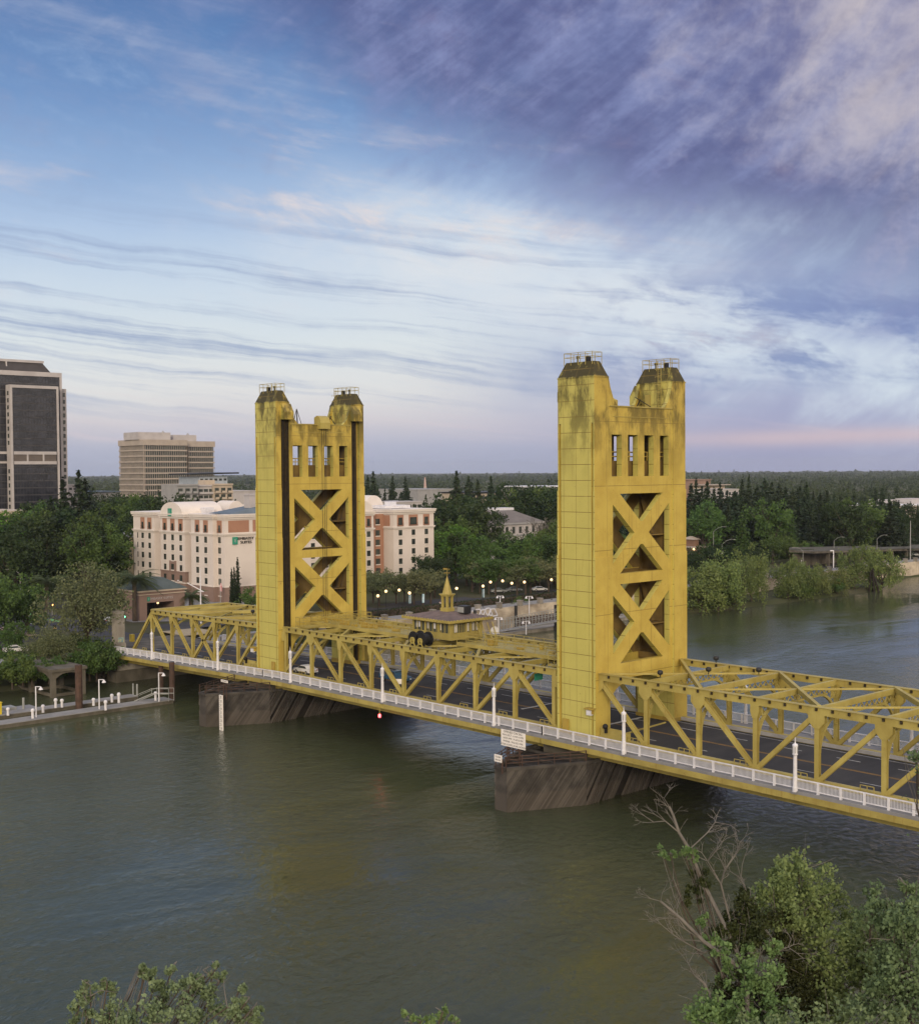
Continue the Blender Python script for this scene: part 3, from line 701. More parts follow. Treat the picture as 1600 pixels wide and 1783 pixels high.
m = MB(); m.tube((-27.6, 12.8, 7.6), (-27.6, 12.8, 9.0), .06); m.build('mast', M['pole'], dsh)
m = MB(); m.tube((-27.45, 12.6, 9.0), (-27.6, 12.8, 9.05), .62, .2, 16); m.build('dish', M['white'], dsh)

# floodlights on the top bracing
def flood(loc, label, rz=0):
    r = thing('floodlight', loc, label, 'floodlight')
    x, y, z = loc
    m = MB(); m.tube((x, y, z), (x, y, z+.35), .06); m.build('bracket', M['dark'], r)
    m = MB(); m.lathe((x, y, z+.3), [(.15, 0), (.34, .12), (.36, .4), (.2, .55)], 10); m.build('lamp_head', M['dark'], r, smooth=True)
    return r
flood((10.6, 3.0, 7.75), 'dark floodlight on the near cross brace nearest the right tower')
flood((13.2, 9.0, 7.75), 'dark floodlight where the first braces cross beside the right tower')
flood((17.6, 13.0, 7.75), 'dark floodlight halfway out on the right span bracing, near its far chord')
flood((8.6, 16.9, 7.75), 'dark floodlight on the far top chord next to the right tower')
flood((-76, 3.4, 7.4), 'dark floodlight low on the left span bracing by the left tower')
flood((-82, 6.2, 7.4), 'dark floodlight in the middle of the left span bracing')

# ------------------------------------------------------------------ lamp columns along the sidewalk
def lamp_column(x, y, label, first=[]):
    z = D(x)+.06
    if first:
        return dup(first[0], (x, y, z), label=label, group='white lamp columns on the bridge')
    r = thing('lamp_column', (x, y, z), label, 'lamp post', 'white lamp columns on the bridge')
    m = MB(); m.lathe((x, y, z), [(.29, 0), (.29, .5), (.25, .55), (.235, 1.5), (.21, 1.6), (.19, 3.75)], 12); m.build('column', M['white'], r)
    m = MB(); m.lathe((x, y, z+3.75), [(.20, 0), (.29, .10), (.29, .16), (.25, .2), (.28, 1.0), (.31, 1.05), (.25, 1.14), (.09, 1.24), (.05, 1.4), (.02, 1.9)], 12); hd = m.build('lantern', M['white'], r)
    m = MB()
    for k in range(6):
        a = 2*math.pi*k/6; m.bx(x+.28*math.cos(a)-.025, x+.28*math.cos(a)+.025, y+.28*math.sin(a)-.025, y+.28*math.sin(a)+.025, z+4.0, z+4.65)
    m.build('lantern_rib', M['pole'], hd)
    m = MB(); m.bx(x-.32, x+.32, y-.28, y+.28, z-.2, z+.02); m.build('foot', M['walk'], r)
    first.append(r); return r
nl = ['white lamp column at the far left end of the near railing', 'white lamp column on the left span just left of the left tower', 'white lamp column just right of the left tower on the near railing', 'white lamp column on the near railing in front of the blue pickup truck',
      'white lamp column on the near railing just left of the right tower', 'white lamp column on the near railing just right of the right tower', 'white lamp column on the near railing farthest right in the picture']
fl_ = ['far-side white lamp column at the left span end', 'far-side white lamp column on the left span by the left tower', 'far-side white lamp column just past the left tower', 'far-side white lamp column behind the middle of the lift span', 'far-side white lamp column left of the right tower', 'far-side white lamp column seen under the truss just right of the right tower', 'far-side white lamp column at the right edge of the picture']
for x, a, b in zip((-101.0, -78.35, -57.0, -34.2, -11.4, 10.2, 32.85), nl, fl_):
    lamp_column(x, -3.22, a); lamp_column(x, 21.12, b)
# ================================================================== TERRAIN AND WATER
WZ, GZ = -7.5, -2.6
ES = [(-600, -150), (-120, -123), (-30, -121), (0, -118), (60, -119), (140, -119), (158, -113), (170, -104), (190, -103), (240, -101), (262, -102), (285, -112), (305, -117), (420, -118.3), (700, -150), (1500, -260), (4000, -700)]
WS = [(-600, 40), (-220, -20), (-140, -12), (-95, 12), (-80, 24), (-60, 45), (-35, 66), (0, 74), (100, 84), (400, 70), (1500, -60), (4000, -480)]
def lerp(tab, y):
    if y <= tab[0][0]: return tab[0][1]
    for (a, b), (c_, d) in zip(tab[:-1], tab[1:]):
        if y <= c_: return b+(d-b)*(y-a)/(c_-a)
    return tab[-1][1]
ys = [-600, -400, -250]+list(range(-160, 330, 6))+[360, 420, 500, 600, 800, 1000, 1500, 2500, 4000, 12000]
def sheet(name, tab, sgn, offs, mt, wall_y=None):
    V_ = []; F = []; n = len(offs)
    for y in ys:
        xs_ = lerp(tab, y)
        for o, z in offs:
            j = 0
            zz = z+(math.sin(y*.37+o*.5)*.25+math.sin(y*.11)*.2 if 1 < o < 30 else 0)
            V_.append((xs_+sgn*o, y, zz))
    for i in range(len(ys)-1):
        for k in range(n-1):
            q = (i*n+k, i*n+k+1, (i+1)*n+k+1, (i+1)*n+k)
            F.append(q if sgn < 0 else q[::-1])
    m = MB(); m.add(V_, F); return m.build(name, mt, None, kind='structure')
M['ground'] = mat('ground', (.045, .058, .022, 1), (.075, .068, .045, 1), .95, .03, spec=.1, detail=8)
M['mud'] = mat('bank_ground', (.055, .055, .028, 1), (.035, .042, .018, 1), .95, .1, spec=.1, detail=8)
sheet('east_ground', ES, -1, [(-12, -12), (-2, -8.2), (0, -7.5), (2.5, -6.6), (16, -6.2), (20, -4.6), (24, -2.7), (26, GZ), (60, GZ), (300, GZ), (1500, GZ), (5000, GZ), (14000, GZ-2)], M['ground'])
sheet('west_ground', WS, 1, [(-12, -12), (-2, -8.2), (0, -7.5), (3, -6.0), (10, -3.5), (20, -2.0), (60, -1.5), (300, -2), (3000, -2)], M['mud'])

def water_mat():
    m = bpy.data.materials.new('river_water'); m.use_nodes = True; t = m.node_tree; b = t.nodes['Principled BSDF']
    g = t.nodes.new('ShaderNodeNewGeometry'); v = X(t, g.outputs['Position']); x, y, z = sep(v)
    c = mixc(t, noise(t, vec(t, x*.02, y*.008, 0.0), 1.0, 4, .6).smooth(.35, .7), (.052, .060, .029, 1), (.040, .049, .028, 1))
    t.links.new(c.o, b.inputs['Base Color']); b.inputs['Roughness'].default_value = .05; b.inputs['IOR'].default_value = 1.333
    b.inputs['Specular IOR Level'].default_value = .5
    # current: calm slicks and ruffled patches
    ruf = noise(t, vec(t, x*.030, y*.012, 3.0), 1.0, 4, .6, .6).smooth(.38, .62)*1.15+.22
    ripples = noise(t, vec(t, x*1.1+y*.5, y*.8-x*.3, 0.0), 1.0, 5, .65, .8)*.6
    chop = noise(t, vec(t, x*.34+y*.12, y*.22-x*.10, 7.0), 1.0, 4, .55, 1.2)*.75
    swell = noise(t, vec(t, x*.07, y*.045, 5.0), 1.0, 2, .5, .8)*.55
    cal = 1-y.smooth(18, 70)*.58
    h = (ripples*ruf+chop*ruf+swell)*cal
    bn = t.nodes.new('ShaderNodeBump'); bn.inputs['Strength'].default_value = 1.0; bn.inputs['Distance'].default_value = .26
    t.links.new(h.o, bn.inputs['Height']); t.links.new(bn.outputs[0], b.inputs['Normal'])
    return m
M['water'] = water_mat()
m = MB(); m.add([(-1500, -900, WZ), (700, -900, WZ), (700, 12000, WZ), (-1500, 12000, WZ)], [(0, 1, 2, 3)]); m.build('river_water', M['water'], None, kind='structure')

# ------------------------------------------------------------------ piers with timber fenders
def pier(cx, label):
    r = thing('bridge_pier', (cx, 9, WZ), label, 'bridge pier')
    top = -2.55; zb = WZ-1.5
    half = [(.85, -12.6), (5.2, -3.5), (5.4, 21.4), (.85, 30.5)]
    ring = [(cx+a, b) for a, b in half]+[(cx-a, b) for a, b in reversed(half)]
    inner = [(cx+(a-cx)*.93, 9+(b-9)*.975) for a, b in ring]
    m = MB(); m.prism(inner, 'z', zb, top-.25); m.build('fender_core', M['timber2'], r)
    n = len(ring)
    random.seed(3)
    for i in range(n):
        a = Vector((*ring[i], 0)); b = Vector((*ring[(i+1) % n], 0)); Lf = (b-a).length; d = (b-a)/Lf; nn = Vector((d.y, -d.x, 0))
        if Lf < 3:
            m = MB(); m.hexa([(*(a-nn*.3)[:2], zb), (*(a)[:2], zb), (*(b)[:2], zb), (*(b-nn*.3)[:2], zb), (*(a-nn*.3)[:2], top), (*(a)[:2], top), (*(b)[:2], top), (*(b-nn*.3)[:2], top)])
            m.build('nose_post', M['timber'], r); continue
        H = top-zb; sl = .72*H; m = MB(); dense = (i in (0, 2, 4, 6))
        p = -sl
        while p < Lf:
            wd = random.uniform(.24, .33) if dense else random.uniform(.20, .30)
            gap = random.uniform(.02, .06) if dense else random.uniform(.16, .30)
            if not (not dense and 4 < p < 5.2) and random.random() > (.004 if dense else .035):
                q = []
                # plank as parallelogram clipped to the face
                pl = [(p, zb), (p+wd, zb), (p+wd+sl, top), (p+sl, top)]
                def clip(poly, c_, keep):
                    o_ = []
                    for k in range(len(poly)):
                        A, B = poly[k], poly[(k+1) % len(poly)]
                        ia, ib = keep(A[0]), keep(B[0])
                        if ia: o_.append(A)
                        if ia != ib:
                            tt = (c_-A[0])/(B[0]-A[0]); o_.append((c_, A[1]+(B[1]-A[1])*tt))
                    return o_
                if i >= 4: pl = [(Lf-u, z) for u, z in pl][::-1]
                pl = clip(pl, 0, lambda u: u >= 0)
                if len(pl) > 2: pl = clip(pl, Lf, lambda u: u <= Lf)
                if len(pl) > 2:
                    th = random.uniform(.10, .22); k = len(pl)
                    vo = [a+d*u+nn*th+Vector((0, 0, z)) for u, z in pl]; vi = [a+d*u-nn*.12+Vector((0, 0, z)) for u, z in pl]
                    m.add(vo+vi, [tuple(range(k)), tuple(range(2*k-1, k-1, -1))]+[((j+1) % k, j, k+j, k+(j+1) % k) for j in range(k)])
            p += wd+gap
        m.build('plank_facing', M['timber'], r)
    m = MB()
    for i in range(n):
        a = Vector((*ring[i], top+.12)); b = Vector((*ring[(i+1) % n], top+.12)); m.beam(a, b, .45, .35)
    for y in subdiv(-9, 27, 3.0):
        hw = 5.0 if y > -3 else 5.0*(y+12.6)/9.1
        m.bx(cx-max(.4, hw), cx+max(.4, hw), y-.15, y+.15, top-.2, top+.1)
    m.build('cap_timber', M['timber'], r)
    # rusty guard rail with posts
    m = MB()
    for i in (0, n-2):
        a = Vector((*ring[i], top+.3)); b = Vector((*ring[(i+1) % n], top+.3))
        for k in range(6):
            p = a.lerp(b, k/5); m.beam(p, p+Vector((0, 0, 1.3)), .1, .1)
        for z in (.5, .9, 1.25): m.beam(a+Vector((0, 0, z)), b+Vector((0, 0, z)), .08, .08)
    m.build('guard_rail', M['rust'], r)
    m = MB(); m.bx(cx-3.4, cx+3.4, -1.8, 19.8, zb, -1.72); m.build('concrete_shaft', M['conc_dark'], r)
    m = MB()
    for y in (.7, 17.2):
        m.bx(cx-3.2, cx+3.2, y-1.2, y+1.2, -1.716, -1.0)
    m.build('bearing_block', M['gold_dim'], r)
    return r
pier(-.6, 'timber planked pier under the right tower, carrying the white opening-hours sign')
pier(-67.6, 'timber planked pier under the left tower with the white clearance gauge on its nose')

def text(body, size, loc, rot, mt, parent, name='lettering', align='CENTER', ext=.004, sx=1.0):
    cu = bpy.data.curves.new(name, 'FONT'); cu.body = body; cu.size = size; cu.align_x = align; cu.align_y = 'CENTER'; cu.extrude = ext; cu.space_line = 1.0
    o = bpy.data.objects.new(name, cu); COL.objects.link(o)
    dg = bpy.context.evaluated_depsgraph_get(); me = bpy.data.meshes.new_from_object(o.evaluated_get(dg))
    bpy.data.objects.remove(o); me.materials.clear()
    Mx = rot.to_4x4() @ Matrix.Diagonal((sx, 1, 1, 1)); me.transform(Mx); off = Vector(loc)-wloc(parent)
    me.transform(Matrix.Translation(off)); me.name = name
    return link(name, me, mt, parent)
def face_rot(right, up):
    r = Vector(right).normalized(); u = Vector(up).normalized(); n = r.cross(u)
    return Matrix((r, u, n)).transposed()
M['ink'] = mat('black_ink', (.02, .02, .022, 1), None, .6, 2)
M['board'] = mat('sign_board', (.78, .74, .72, 1), (.70, .67, .65, 1), .6, 1.5)
# opening hours sign on the right pier
dS = Vector((1, 0, 0)); c0 = at_depth(893, 1288, 147)
nS = Vector((dS.y, -dS.x, 0))
sg = thing('hours_sign', (c0.x, c0.y, -2.3), 'white bridge opening-hours sign with lines of black text above the right pier', 'sign')
def board(mb, c, d, n, w, h, th): 
    u = Vector((0, 0, 1)); P = [c+d*(a*w/2)+u*(b*h/2)+n*e for e in (-th, 0) for a, b in ((-1, -1), (1, -1), (1, 1), (-1, 1))]
    mb.add(P, [(3, 2, 1, 0), (4, 5, 6, 7), (0, 1, 5, 4), (1, 2, 6, 5), (2, 3, 7, 6), (3, 0, 4, 7)])
m = MB(); board(m, c0, dS, nS, 4.05, 1.95, .08); bd = m.build('board', M['board'], sg)
for q in (-1.1, .95):
    m = MB(); p = c0+dS*q-nS*.18; m.beam(p+Vector((0, 0, .9)), Vector((p.x, p.y, -5.4 if q > 0 else -3.2)), .13, .13); m.build('post', M['rust'], sg)
m = MB()
for z in (-1.3, -1.9, -2.5):
    m.beam(Vector((c0.x, c0.y, c0.z+z))-dS*1.6-nS*.2, Vector((c0.x, c0.y, c0.z+z))+dS*1.4-nS*.2, .09, .09)
    for q in (-1.6, .2): m.beam(Vector((c0.x, c0.y, c0.z+z))+dS*q-nS*.2, Vector((c0.x, c0.y, c0.z+z))+dS*q-nS*1.0, .09, .09)
for q in (-1.6, .2): m.beam(Vector((c0.x, c0.y, -3.2))+dS*q-nS*1.0, Vector((c0.x, c0.y, -1.0))+dS*q-nS*1.0, .1, .1)
m.build('scaffold', M['rust'], sg)
rt = face_rot(dS, (0, 0, 1))
for k, (s_, sz) in enumerate((('OPENED ON SIG.', .38), ('MAY-OCT : 6 AM-10 PM', .31), ('NOV-APR : 9 AM-5 PM', .31), ('PHONE : 916-555-1090', .31), ('AFTER HOURS 24 HR. NOTICE', .29))):
    text(s_, sz, c0+Vector((0, 0, .76-.38*k))+nS*.006, rt, M['ink'], bd, sx=1.1)
c1 = at_depth(867, 1321, 144)
s2 = thing('name_sign', (c1.x, c1.y, -2.4), 'small white name sign on a post at the nose of the right pier', 'sign')
m = MB(); board(m, c1, dS, nS, 1.25, .85, .06); bd = m.build('board', M['board'], s2)
for k, s_ in enumerate(('TOWER', 'BRIDGE')): text(s_, .26, c1+Vector((0, 0, .16-.34*k))+nS*.006, rt, M['ink'], bd)
m = MB(); m.beam(c1+dS*.6-nS*.1, Vector((*(c1+dS*.6-nS*.1)[:2], -2.9)), .14, .14); m.build('post', M['rust'], s2)
c1 = at_depth(390.5, 1186.5, 192)
s2 = thing('name_sign', (c1.x, c1.y, -2.4), 'small white name sign on a post over the nose of the left pier', 'sign')
m = MB(); board(m, c1, dS, nS, 1.95, .36, .06); bd = m.build('board', M['board'], s2)
text('TOWER BRIDGE', .22, c1+nS*.006, rt, M['ink'], bd)
m = MB(); m.beam(c1-dS*.4-nS*.1, Vector((*(c1-dS*.4-nS*.1)[:2], -2.9)), .12, .12); m.beam(c1-dS*.4-nS*.1-Vector((0, 0, .5)), c1+dS*.4-nS*.1-Vector((0, 0, .5)), .08, .08); m.beam(c1+dS*.4-nS*.1, Vector((*(c1+dS*.4-nS*.1)[:2], -2.9)), .12, .12); m.build('post', M['rust'], s2)
# gauge board on the left pier nose
gb = on_y(384.5, 1234, -12.2); 
ga = thing('clearance_gauge', (gb.x, gb.y, WZ), 'tall white clearance gauge with black numbers on the left pier', 'gauge board')
m = MB(); board(m, Vector((gb.x, gb.y, -4.75)), dS, nS, 1.0, 5.5, .12); bd = m.build('board', M['board'], ga)
for k, s_ in enumerate(('35', '33', '31', '29', '27', '25', '23', '21', '19')): text(s_, .62, Vector((gb.x, gb.y, -2.35-.61*k))+nS*.006+dS*.05, rt, M['ink'], bd, sx=.8)
m = MB()
for k in range(18): m.add([Vector((gb.x, gb.y, -2.05-.3*k+e))+nS*.004+dS*q for q, e in ((-.5, 0), (-.3, 0), (-.3, .05), (-.5, .05))], [(0, 1, 2, 3)])
m.build('tick_marks', M['ink'], bd)

# red navigation lamp hanging from the middle of the lift span
nv = thing('navigation_light', (-34.6, -3.4, -.6), 'red navigation lamp hanging on a rod below the middle of the lift span', 'lamp')
p = on_y(661, 1246, -3.45)
m = MB(); m.beam((p.x, p.y, p.z+.2), (p.x, p.y, -.9), .06, .06); m.bx(p.x-.08, p.x+.08, p.y-.1, p.y+.1, -1.1, -.9); m.build('rod', M['gold_rail'], nv)
m = MB(); m.lathe((p.x, p.y, p.z-.3), [(.14, 0), (.2, .08), (.2, .4), (.12, .5)], 10); m.build('lens', M['redglow'], nv)
# ================================================================== BANK WORKS
def one(name, label, cat, build, mt, group=None):
    m = MB(); build(m); o = m.build(name, mt); return tag(o, label, cat, group)
# bridge abutment and the old concrete pylon
ab = thing('abutment', (-121, 9, WZ), 'concrete abutment carrying the left end of the bridge', 'abutment')
m = MB(); m.bx(-127, -114.2, -3.6, 21.4, -11, -5.3); m.build('pile_wall', M['conc_dark'], ab)
m = MB(); m.bx(-118.3, -114.6, -3.3, 21.2, -5.297, D(-116)-1.95); m.build('bearing_shelf', M['conc'], ab)
m = MB(); m.bx(-135, -118.5, -3.2, 21.1, -5.29, D(-116)-.42); m.build('back_wall', M['conc_dark'], ab)
p = on_z(207, 1133, D(-118)-.0)
py = thing('pylon', (p.x, p.y, -3), 'weathered concrete pylon standing at the left end of the bridge', 'pylon')
m = MB(); x, y = p.x, p.y
m.bx(x-1.3, x+1.1, y-1.0, y+1.0, -3.4, -.6); m.bx(x-1.1, x+.9, y-.85, y+.85, -.6, 5.6); m.bx(x-.85, x+.65, y-.95, y+.95, 1.2, 5.3)
m.build('shaft', M['conc'], py)
m = MB(); m.bx(x+.905, x+.93, y-.6, y+.65, -.4, .55); m.build('poster', mat('faded_poster', (.10, .22, .30, 1), (.42, .40, .22, 1), .7, 2.2), py)
m = MB(); m.bx(x-.5, x+.3, y-.3, y+.5, 5.6, 5.9); m.build('capstone', M['conc'], py)
# short rail turning round the bridge end
er = thing('end_railing', (-117, -3, D(-116)), 'white railing panel turning the corner at the left end of the bridge', 'railing')
m = MB(); z = D(-116)
q0 = Vector((-116.1, -2.85, z)); q1 = Vector((-118.6, -5.2, z))
for k in range(3): pp = q0.lerp(q1, k/2); m.bx(pp.x-.13, pp.x+.13, pp.y-.13, pp.y+.13, z+.16, z+1.3)
m.beam(q0+Vector((0, 0, 1.37)), q1+Vector((0, 0, 1.37)), .18, .14); m.beam(q0+Vector((0, 0, .42)), q1+Vector((0, 0, .42)), .12, .11)
for k in range(1, 24): pp = q0.lerp(q1, k/24); m.bx(pp.x-.02, pp.x+.02, pp.y-.02, pp.y+.02, z+.42, z+1.3)
m.build('rail_panel', M['white'], er)
m = MB(); m.prism([(-115.99, -3.35), (-118.9, -5.8), (-128, -5.8), (-128, -3.25), (-116.0, -3.2)], 'z', z-.5, z+.15); m.build('landing_slab', M['conc'], er)

# roads and paving (each sheet a few mm above the one below)
def sheet_z(name, poly, z, mt): 
    m = MB(); n = len(poly); m.add([(a, b, z) for a, b in poly], [tuple(range(n))]); return m.build(name, mt, None, kind='structure')
sheet_z('avenue_road', [(-116.0, 1.4), (-116.0, 16.6), (-150, 17.5), (-900, 45), (-900, 22), (-150, -2)], GZ+.10, M['asphalt'])
sheet_z('cross_road', [(-142, -200), (-142, 60), (-131, 180), (-131, 420), (-143, 420), (-143, 180), (-154, 60), (-154, -200)], GZ+.06, M['asphalt'])
sheet_z('promenade_path', [(-119.6, 22), (-119.6, 400), (-128, 400), (-128, 22)], GZ+.05, M['walk'])
sheet_z('bank_path', [(-123, -120), (-121, -6), (-129, -6), (-131, -120)], GZ+.05, M['walk'])
def gz(px, py, z=GZ): return on_z(px, py, z)
a = gz(790, 978); b = gz(850, 975); c = gz(850, 1008); d = gz(740, 1012)
sheet_z('car_park', [(q.x, q.y) for q in (gz(745, 1014), gz(850, 1002), gz(900, 968), gz(770, 978))], GZ+.03, M['asphalt'])
sheet_z('forecourt', [(q.x, q.y) for q in (gz(190, 1085), gz(300, 1082), gz(470, 1050), gz(330, 1040), gz(230, 1050))], GZ+.03, M['walk'])
sheet_z('freeway_road', [(-205, -700), (-205, 900), (-228, 900), (-228, -700)], GZ+.04, M['asphalt'])
sheet_z('lawn', [(q.x, q.y) for q in (gz(875, 897), gz(905, 897), gz(905, 885), gz(875, 885))], GZ+.02, mat('lawn', (.08, .12, .03, 1), (.06, .09, .025, 1), .9, .2))
# crossing bars and lane paint by the bridge end
k = 0
mk = MB()
for i in range(7): mk.add([(-119.5-.0, 2.4+2*i, GZ+.106), (-122.5, 2.4+2*i, GZ+.106), (-122.5, 3.0+2*i, GZ+.106), (-119.5, 3.0+2*i, GZ+.106)], [(0, 1, 2, 3)])
for i in range(26): mk.add([(-158-9*i, 5.4+.6*i, GZ+.106), (-162-9*i, 5.5+.6*i, GZ+.106), (-162-9*i, 5.75+.6*i, GZ+.106), (-158-9*i, 5.65+.6*i, GZ+.106)], [(0, 1, 2, 3)])
mk.build('road_markings', M['line'], None, kind='structure')
g_ = MB()
for px, py_ in ((63, 1072), (100, 1082)):
    q = gz(px, py_); g_.add([(q.x-5, q.y-1.0, GZ+.107), (q.x+2, q.y-1.2, GZ+.107), (q.x+2, q.y+.6, GZ+.107), (q.x-5, q.y+.8, GZ+.107)], [(0, 1, 2, 3)])
g_.build('bike_lane_paint', mat('green_paint', (.16, .42, .14, 1), (.10, .28, .10, 1), .8, 1), None, kind='structure')
g_ = MB(); g_.bx(-175, -156, -2.6, -.6, GZ, GZ+.14); g_.build('median_kerb', mat('pink_paving', (.34, .24, .22, 1), (.28, .20, .18, 1), .8, 1), None, kind='structure')
g_ = MB(); g_.bx(-141.9, -132, 21.2, 30, GZ, GZ+.13); g_.bx(-131, -119.7, -6.9, -3.3, GZ, GZ+.12); g_.build('corner_pavement', mat('tan_paving', (.36, .29, .18, 1), (.26, .22, .16, 1), .85, .6), None, kind='structure')

# river wall with piers, rail and rusty sheet piling
rw = thing('river_wall', (-119.3, 200, WZ), 'long weathered concrete river wall with stone piers and a rail, below the promenade', 'wall')
m = MB(); m.bx(-119.6, -118.6, 64, 420, -8, GZ+.5); m.build('wall_face', M['conc_stain'] if 'conc_stain' in M else mat('stained_wall', (.56, .49, .39, 1), (.24, .20, .16, 1), .9, .16, (1, 1, 1.6), .1, .3), rw)
m = MB(); m.bx(-118.55, -118.2, 108, 180, -8, -5.0)
m.build('piling_cap', M['rust'], rw)
m = MB()
for i in range(60): y = 108+i*1.2; m.bx(-118.6, -117.9 if i % 2 else -118.25, y, y+.6, -8.2, -5.25)
m.build('sheet_piling', M['rust'], rw)
st = [66+7.4*i for i in range(48)]
for y in st:
    m = MB(); m.bx(-119.75, -118.5, y-.5, y+.5, GZ+.4, GZ+1.75); m.bx(-119.85, -118.4, y-.6, y+.6, GZ+1.75, GZ+1.95); m.build('pier', M['conc'], rw)
m = MB()
for a, b in zip(st[:-1], st[1:]):
    for z in (.65, 1.0, 1.4): m.beam((-119.1, a+.5, GZ+z), (-119.1, b-.5, GZ+z), .07, .07)
    for k in range(1, 14): y = a+.5+(b-a-1)*k/14; m.beam((-119.1, y, GZ+.5), (-119.1, y, GZ+1.4), .04, .04)
m.build('rail', M['pole'], rw)
lw = thing('low_wall', (-119.5, 44, GZ), 'low grey parapet with square piers beside the bridge end, under the street trees', 'wall')
m = MB(); m.bx(-119.7, -119.2, 22.5, 63.9, GZ-1, GZ+1.0); m.build('parapet', M['conc'], lw)
for y in (28, 36, 44, 52, 60):
    m = MB(); m.bx(-119.9, -119.0, y-.5, y+.5, GZ-.2, GZ+1.9); m.build('pier', M['conc'], lw)
# the grey landing dock and its gangway beyond the bridge
gd = thing('gangway', on_z(868, 1099, -6.5), 'long grey metal gangway with truss rails, going down to the dock behind the right tower', 'gangway')
m = MB()
A, B = on_z(990, 1077, -4.4), on_z(868, 1099, -6.5)
gn = (B-A).cross(Vector((0, 0, 1))).normalized()
for q in (-1.1, 1.1):
    off = gn*q
    for z in (0, 1.5, 2.7): m.beam(A+off+Vector((0, 0, z)), B+off+Vector((0, 0, z)), .10, .12)
    for k in range(23): pp = A.lerp(B, k/22)+off; m.beam(pp, pp+Vector((0, 0, 2.7)), .09, .09)
    for k in range(0, 22, 2): m.beam(A.lerp(B, k/22)+off, A.lerp(B, (k+1)/22)+off+Vector((0, 0, 1.5)), .06, .06)
m.build('truss_side', M['pole'], gd)
m = MB(); m.beam(A-Vector((0, 0, .1)), B-Vector((0, 0, .1)), 2.1, .14); m.build('walkway', M['walk'], gd)
# the white ramp covers seen past the operator house
rc = thing('white_gangway', (-118, 96, -4), 'white arched truss gangway beside the spire, at the river wall', 'gangway')
m = MB()
for q in (0, 1.8):
    for k in range(4):
        y = 86+k*3.3; m.beam((-117.6+q, y, -3.4), (-117.6+q, y+1.1, -1.6), .2, .22); m.beam((-117.6+q, y+1.1, -1.6), (-117.6+q, y+2.2, -1.6), .2, .22); m.beam((-117.6+q, y+2.2, -1.6), (-117.6+q, y+3.3, -3.4), .2, .22)
    m.beam((-117.6+q, 86, -3.4), (-117.6+q, 99.2, -3.4), .2, .3)
m.build('truss', M['white'], rc)
m = MB(); m.bx(-117.5, -115.9, 86, 99.2, -3.7, -3.56); m.build('ramp', M['walk'], rc)
fd = thing('landing_dock', (-110, 118, WZ), 'grey floating landing dock moored below the river wall, left of the right tower', 'dock')
m = MB(); m.bx(-113.4, -108.8, 84, 168, -7.7, -6.75); m.build('pontoon', M['conc'], fd)
m = MB(); m.bx(-113.5, -113.2, 84, 168, -6.745, -6.55); m.bx(-109.0, -108.7, 84, 168, -6.745, -6.55); m.build('bull_rail', M['walk'], fd)
for y, x in ((90, -114.2), (104, -114.2), (112, -108.2)):
    m = MB(); m.tube((x, y, -9), (x, y, -1.2), .38, .38, 10); tag(m.build('mooring_pile', M['dark'], None), {90: 'black mooring pile next to the white gangway by the river wall', 104: 'black mooring pile at the back of the landing dock', 112: 'black mooring pile on the river side of the landing dock'}[y], 'pile')

# left floating docks
def dock(label, x0, x1, y0, y1):
    r = thing('floating_dock', ((x0+x1)/2, (y0+y1)/2, WZ), label, 'dock')
    m = MB(); m.bx(x0, x1, y0, y1, -7.75, -6.95); m.build('float', M['conc_dark'], r)
    m = MB(); m.bx(x0-.08, x1+.08, y0-.08, y1+.08, -6.946, -6.84)
    y = y0+3
    while y < y1: m.bx(x0-.09, x1+.09, y-.05, y+.05, -6.9, -6.835); y += 3
    m.build('deck', mat('dock_deck', (.24, .235, .23, 1), (.18, .175, .17, 1), .85, .5), r)
    return r
dock('outer grey floating dock with white lamp posts, nearest in the left water', -91.6, -88.2, -75, -6.2)
dock('inner grey floating dock close behind the outer one, in the left water', -98.2, -95.6, -75, -9)
def dock_lamp(px, py_, label):
    p = on_z(px, py_, -6.84)
    r = thing('dock_lamp', (p.x, p.y, p.z), label, 'lamp post')
    m = MB(); m.tube(p, p+Vector((0, 0, 5.0)), .12, .10, 8); m.build('pole', M['white'], r)
    m = MB(); m.beam(p+Vector((0, 0, 4.95)), p+Vector((.55, .55, 4.95)), .1, .1); m.lathe(p+Vector((.6, .6, 4.45)), [(.36, 0), (.34, .08), (.12, .42), (.08, .5)], 10); m.build('lamp_shade', M['white'], r)
dock_lamp(63, 1249, 'white dock lamp post, leftmost of the three on the floating docks')
dock_lamp(173, 1235, 'white dock lamp post, middle one of the three on the floating docks')
dock_lamp(277, 1222, 'white dock lamp post beside the gangway at the dock end')
ped = []
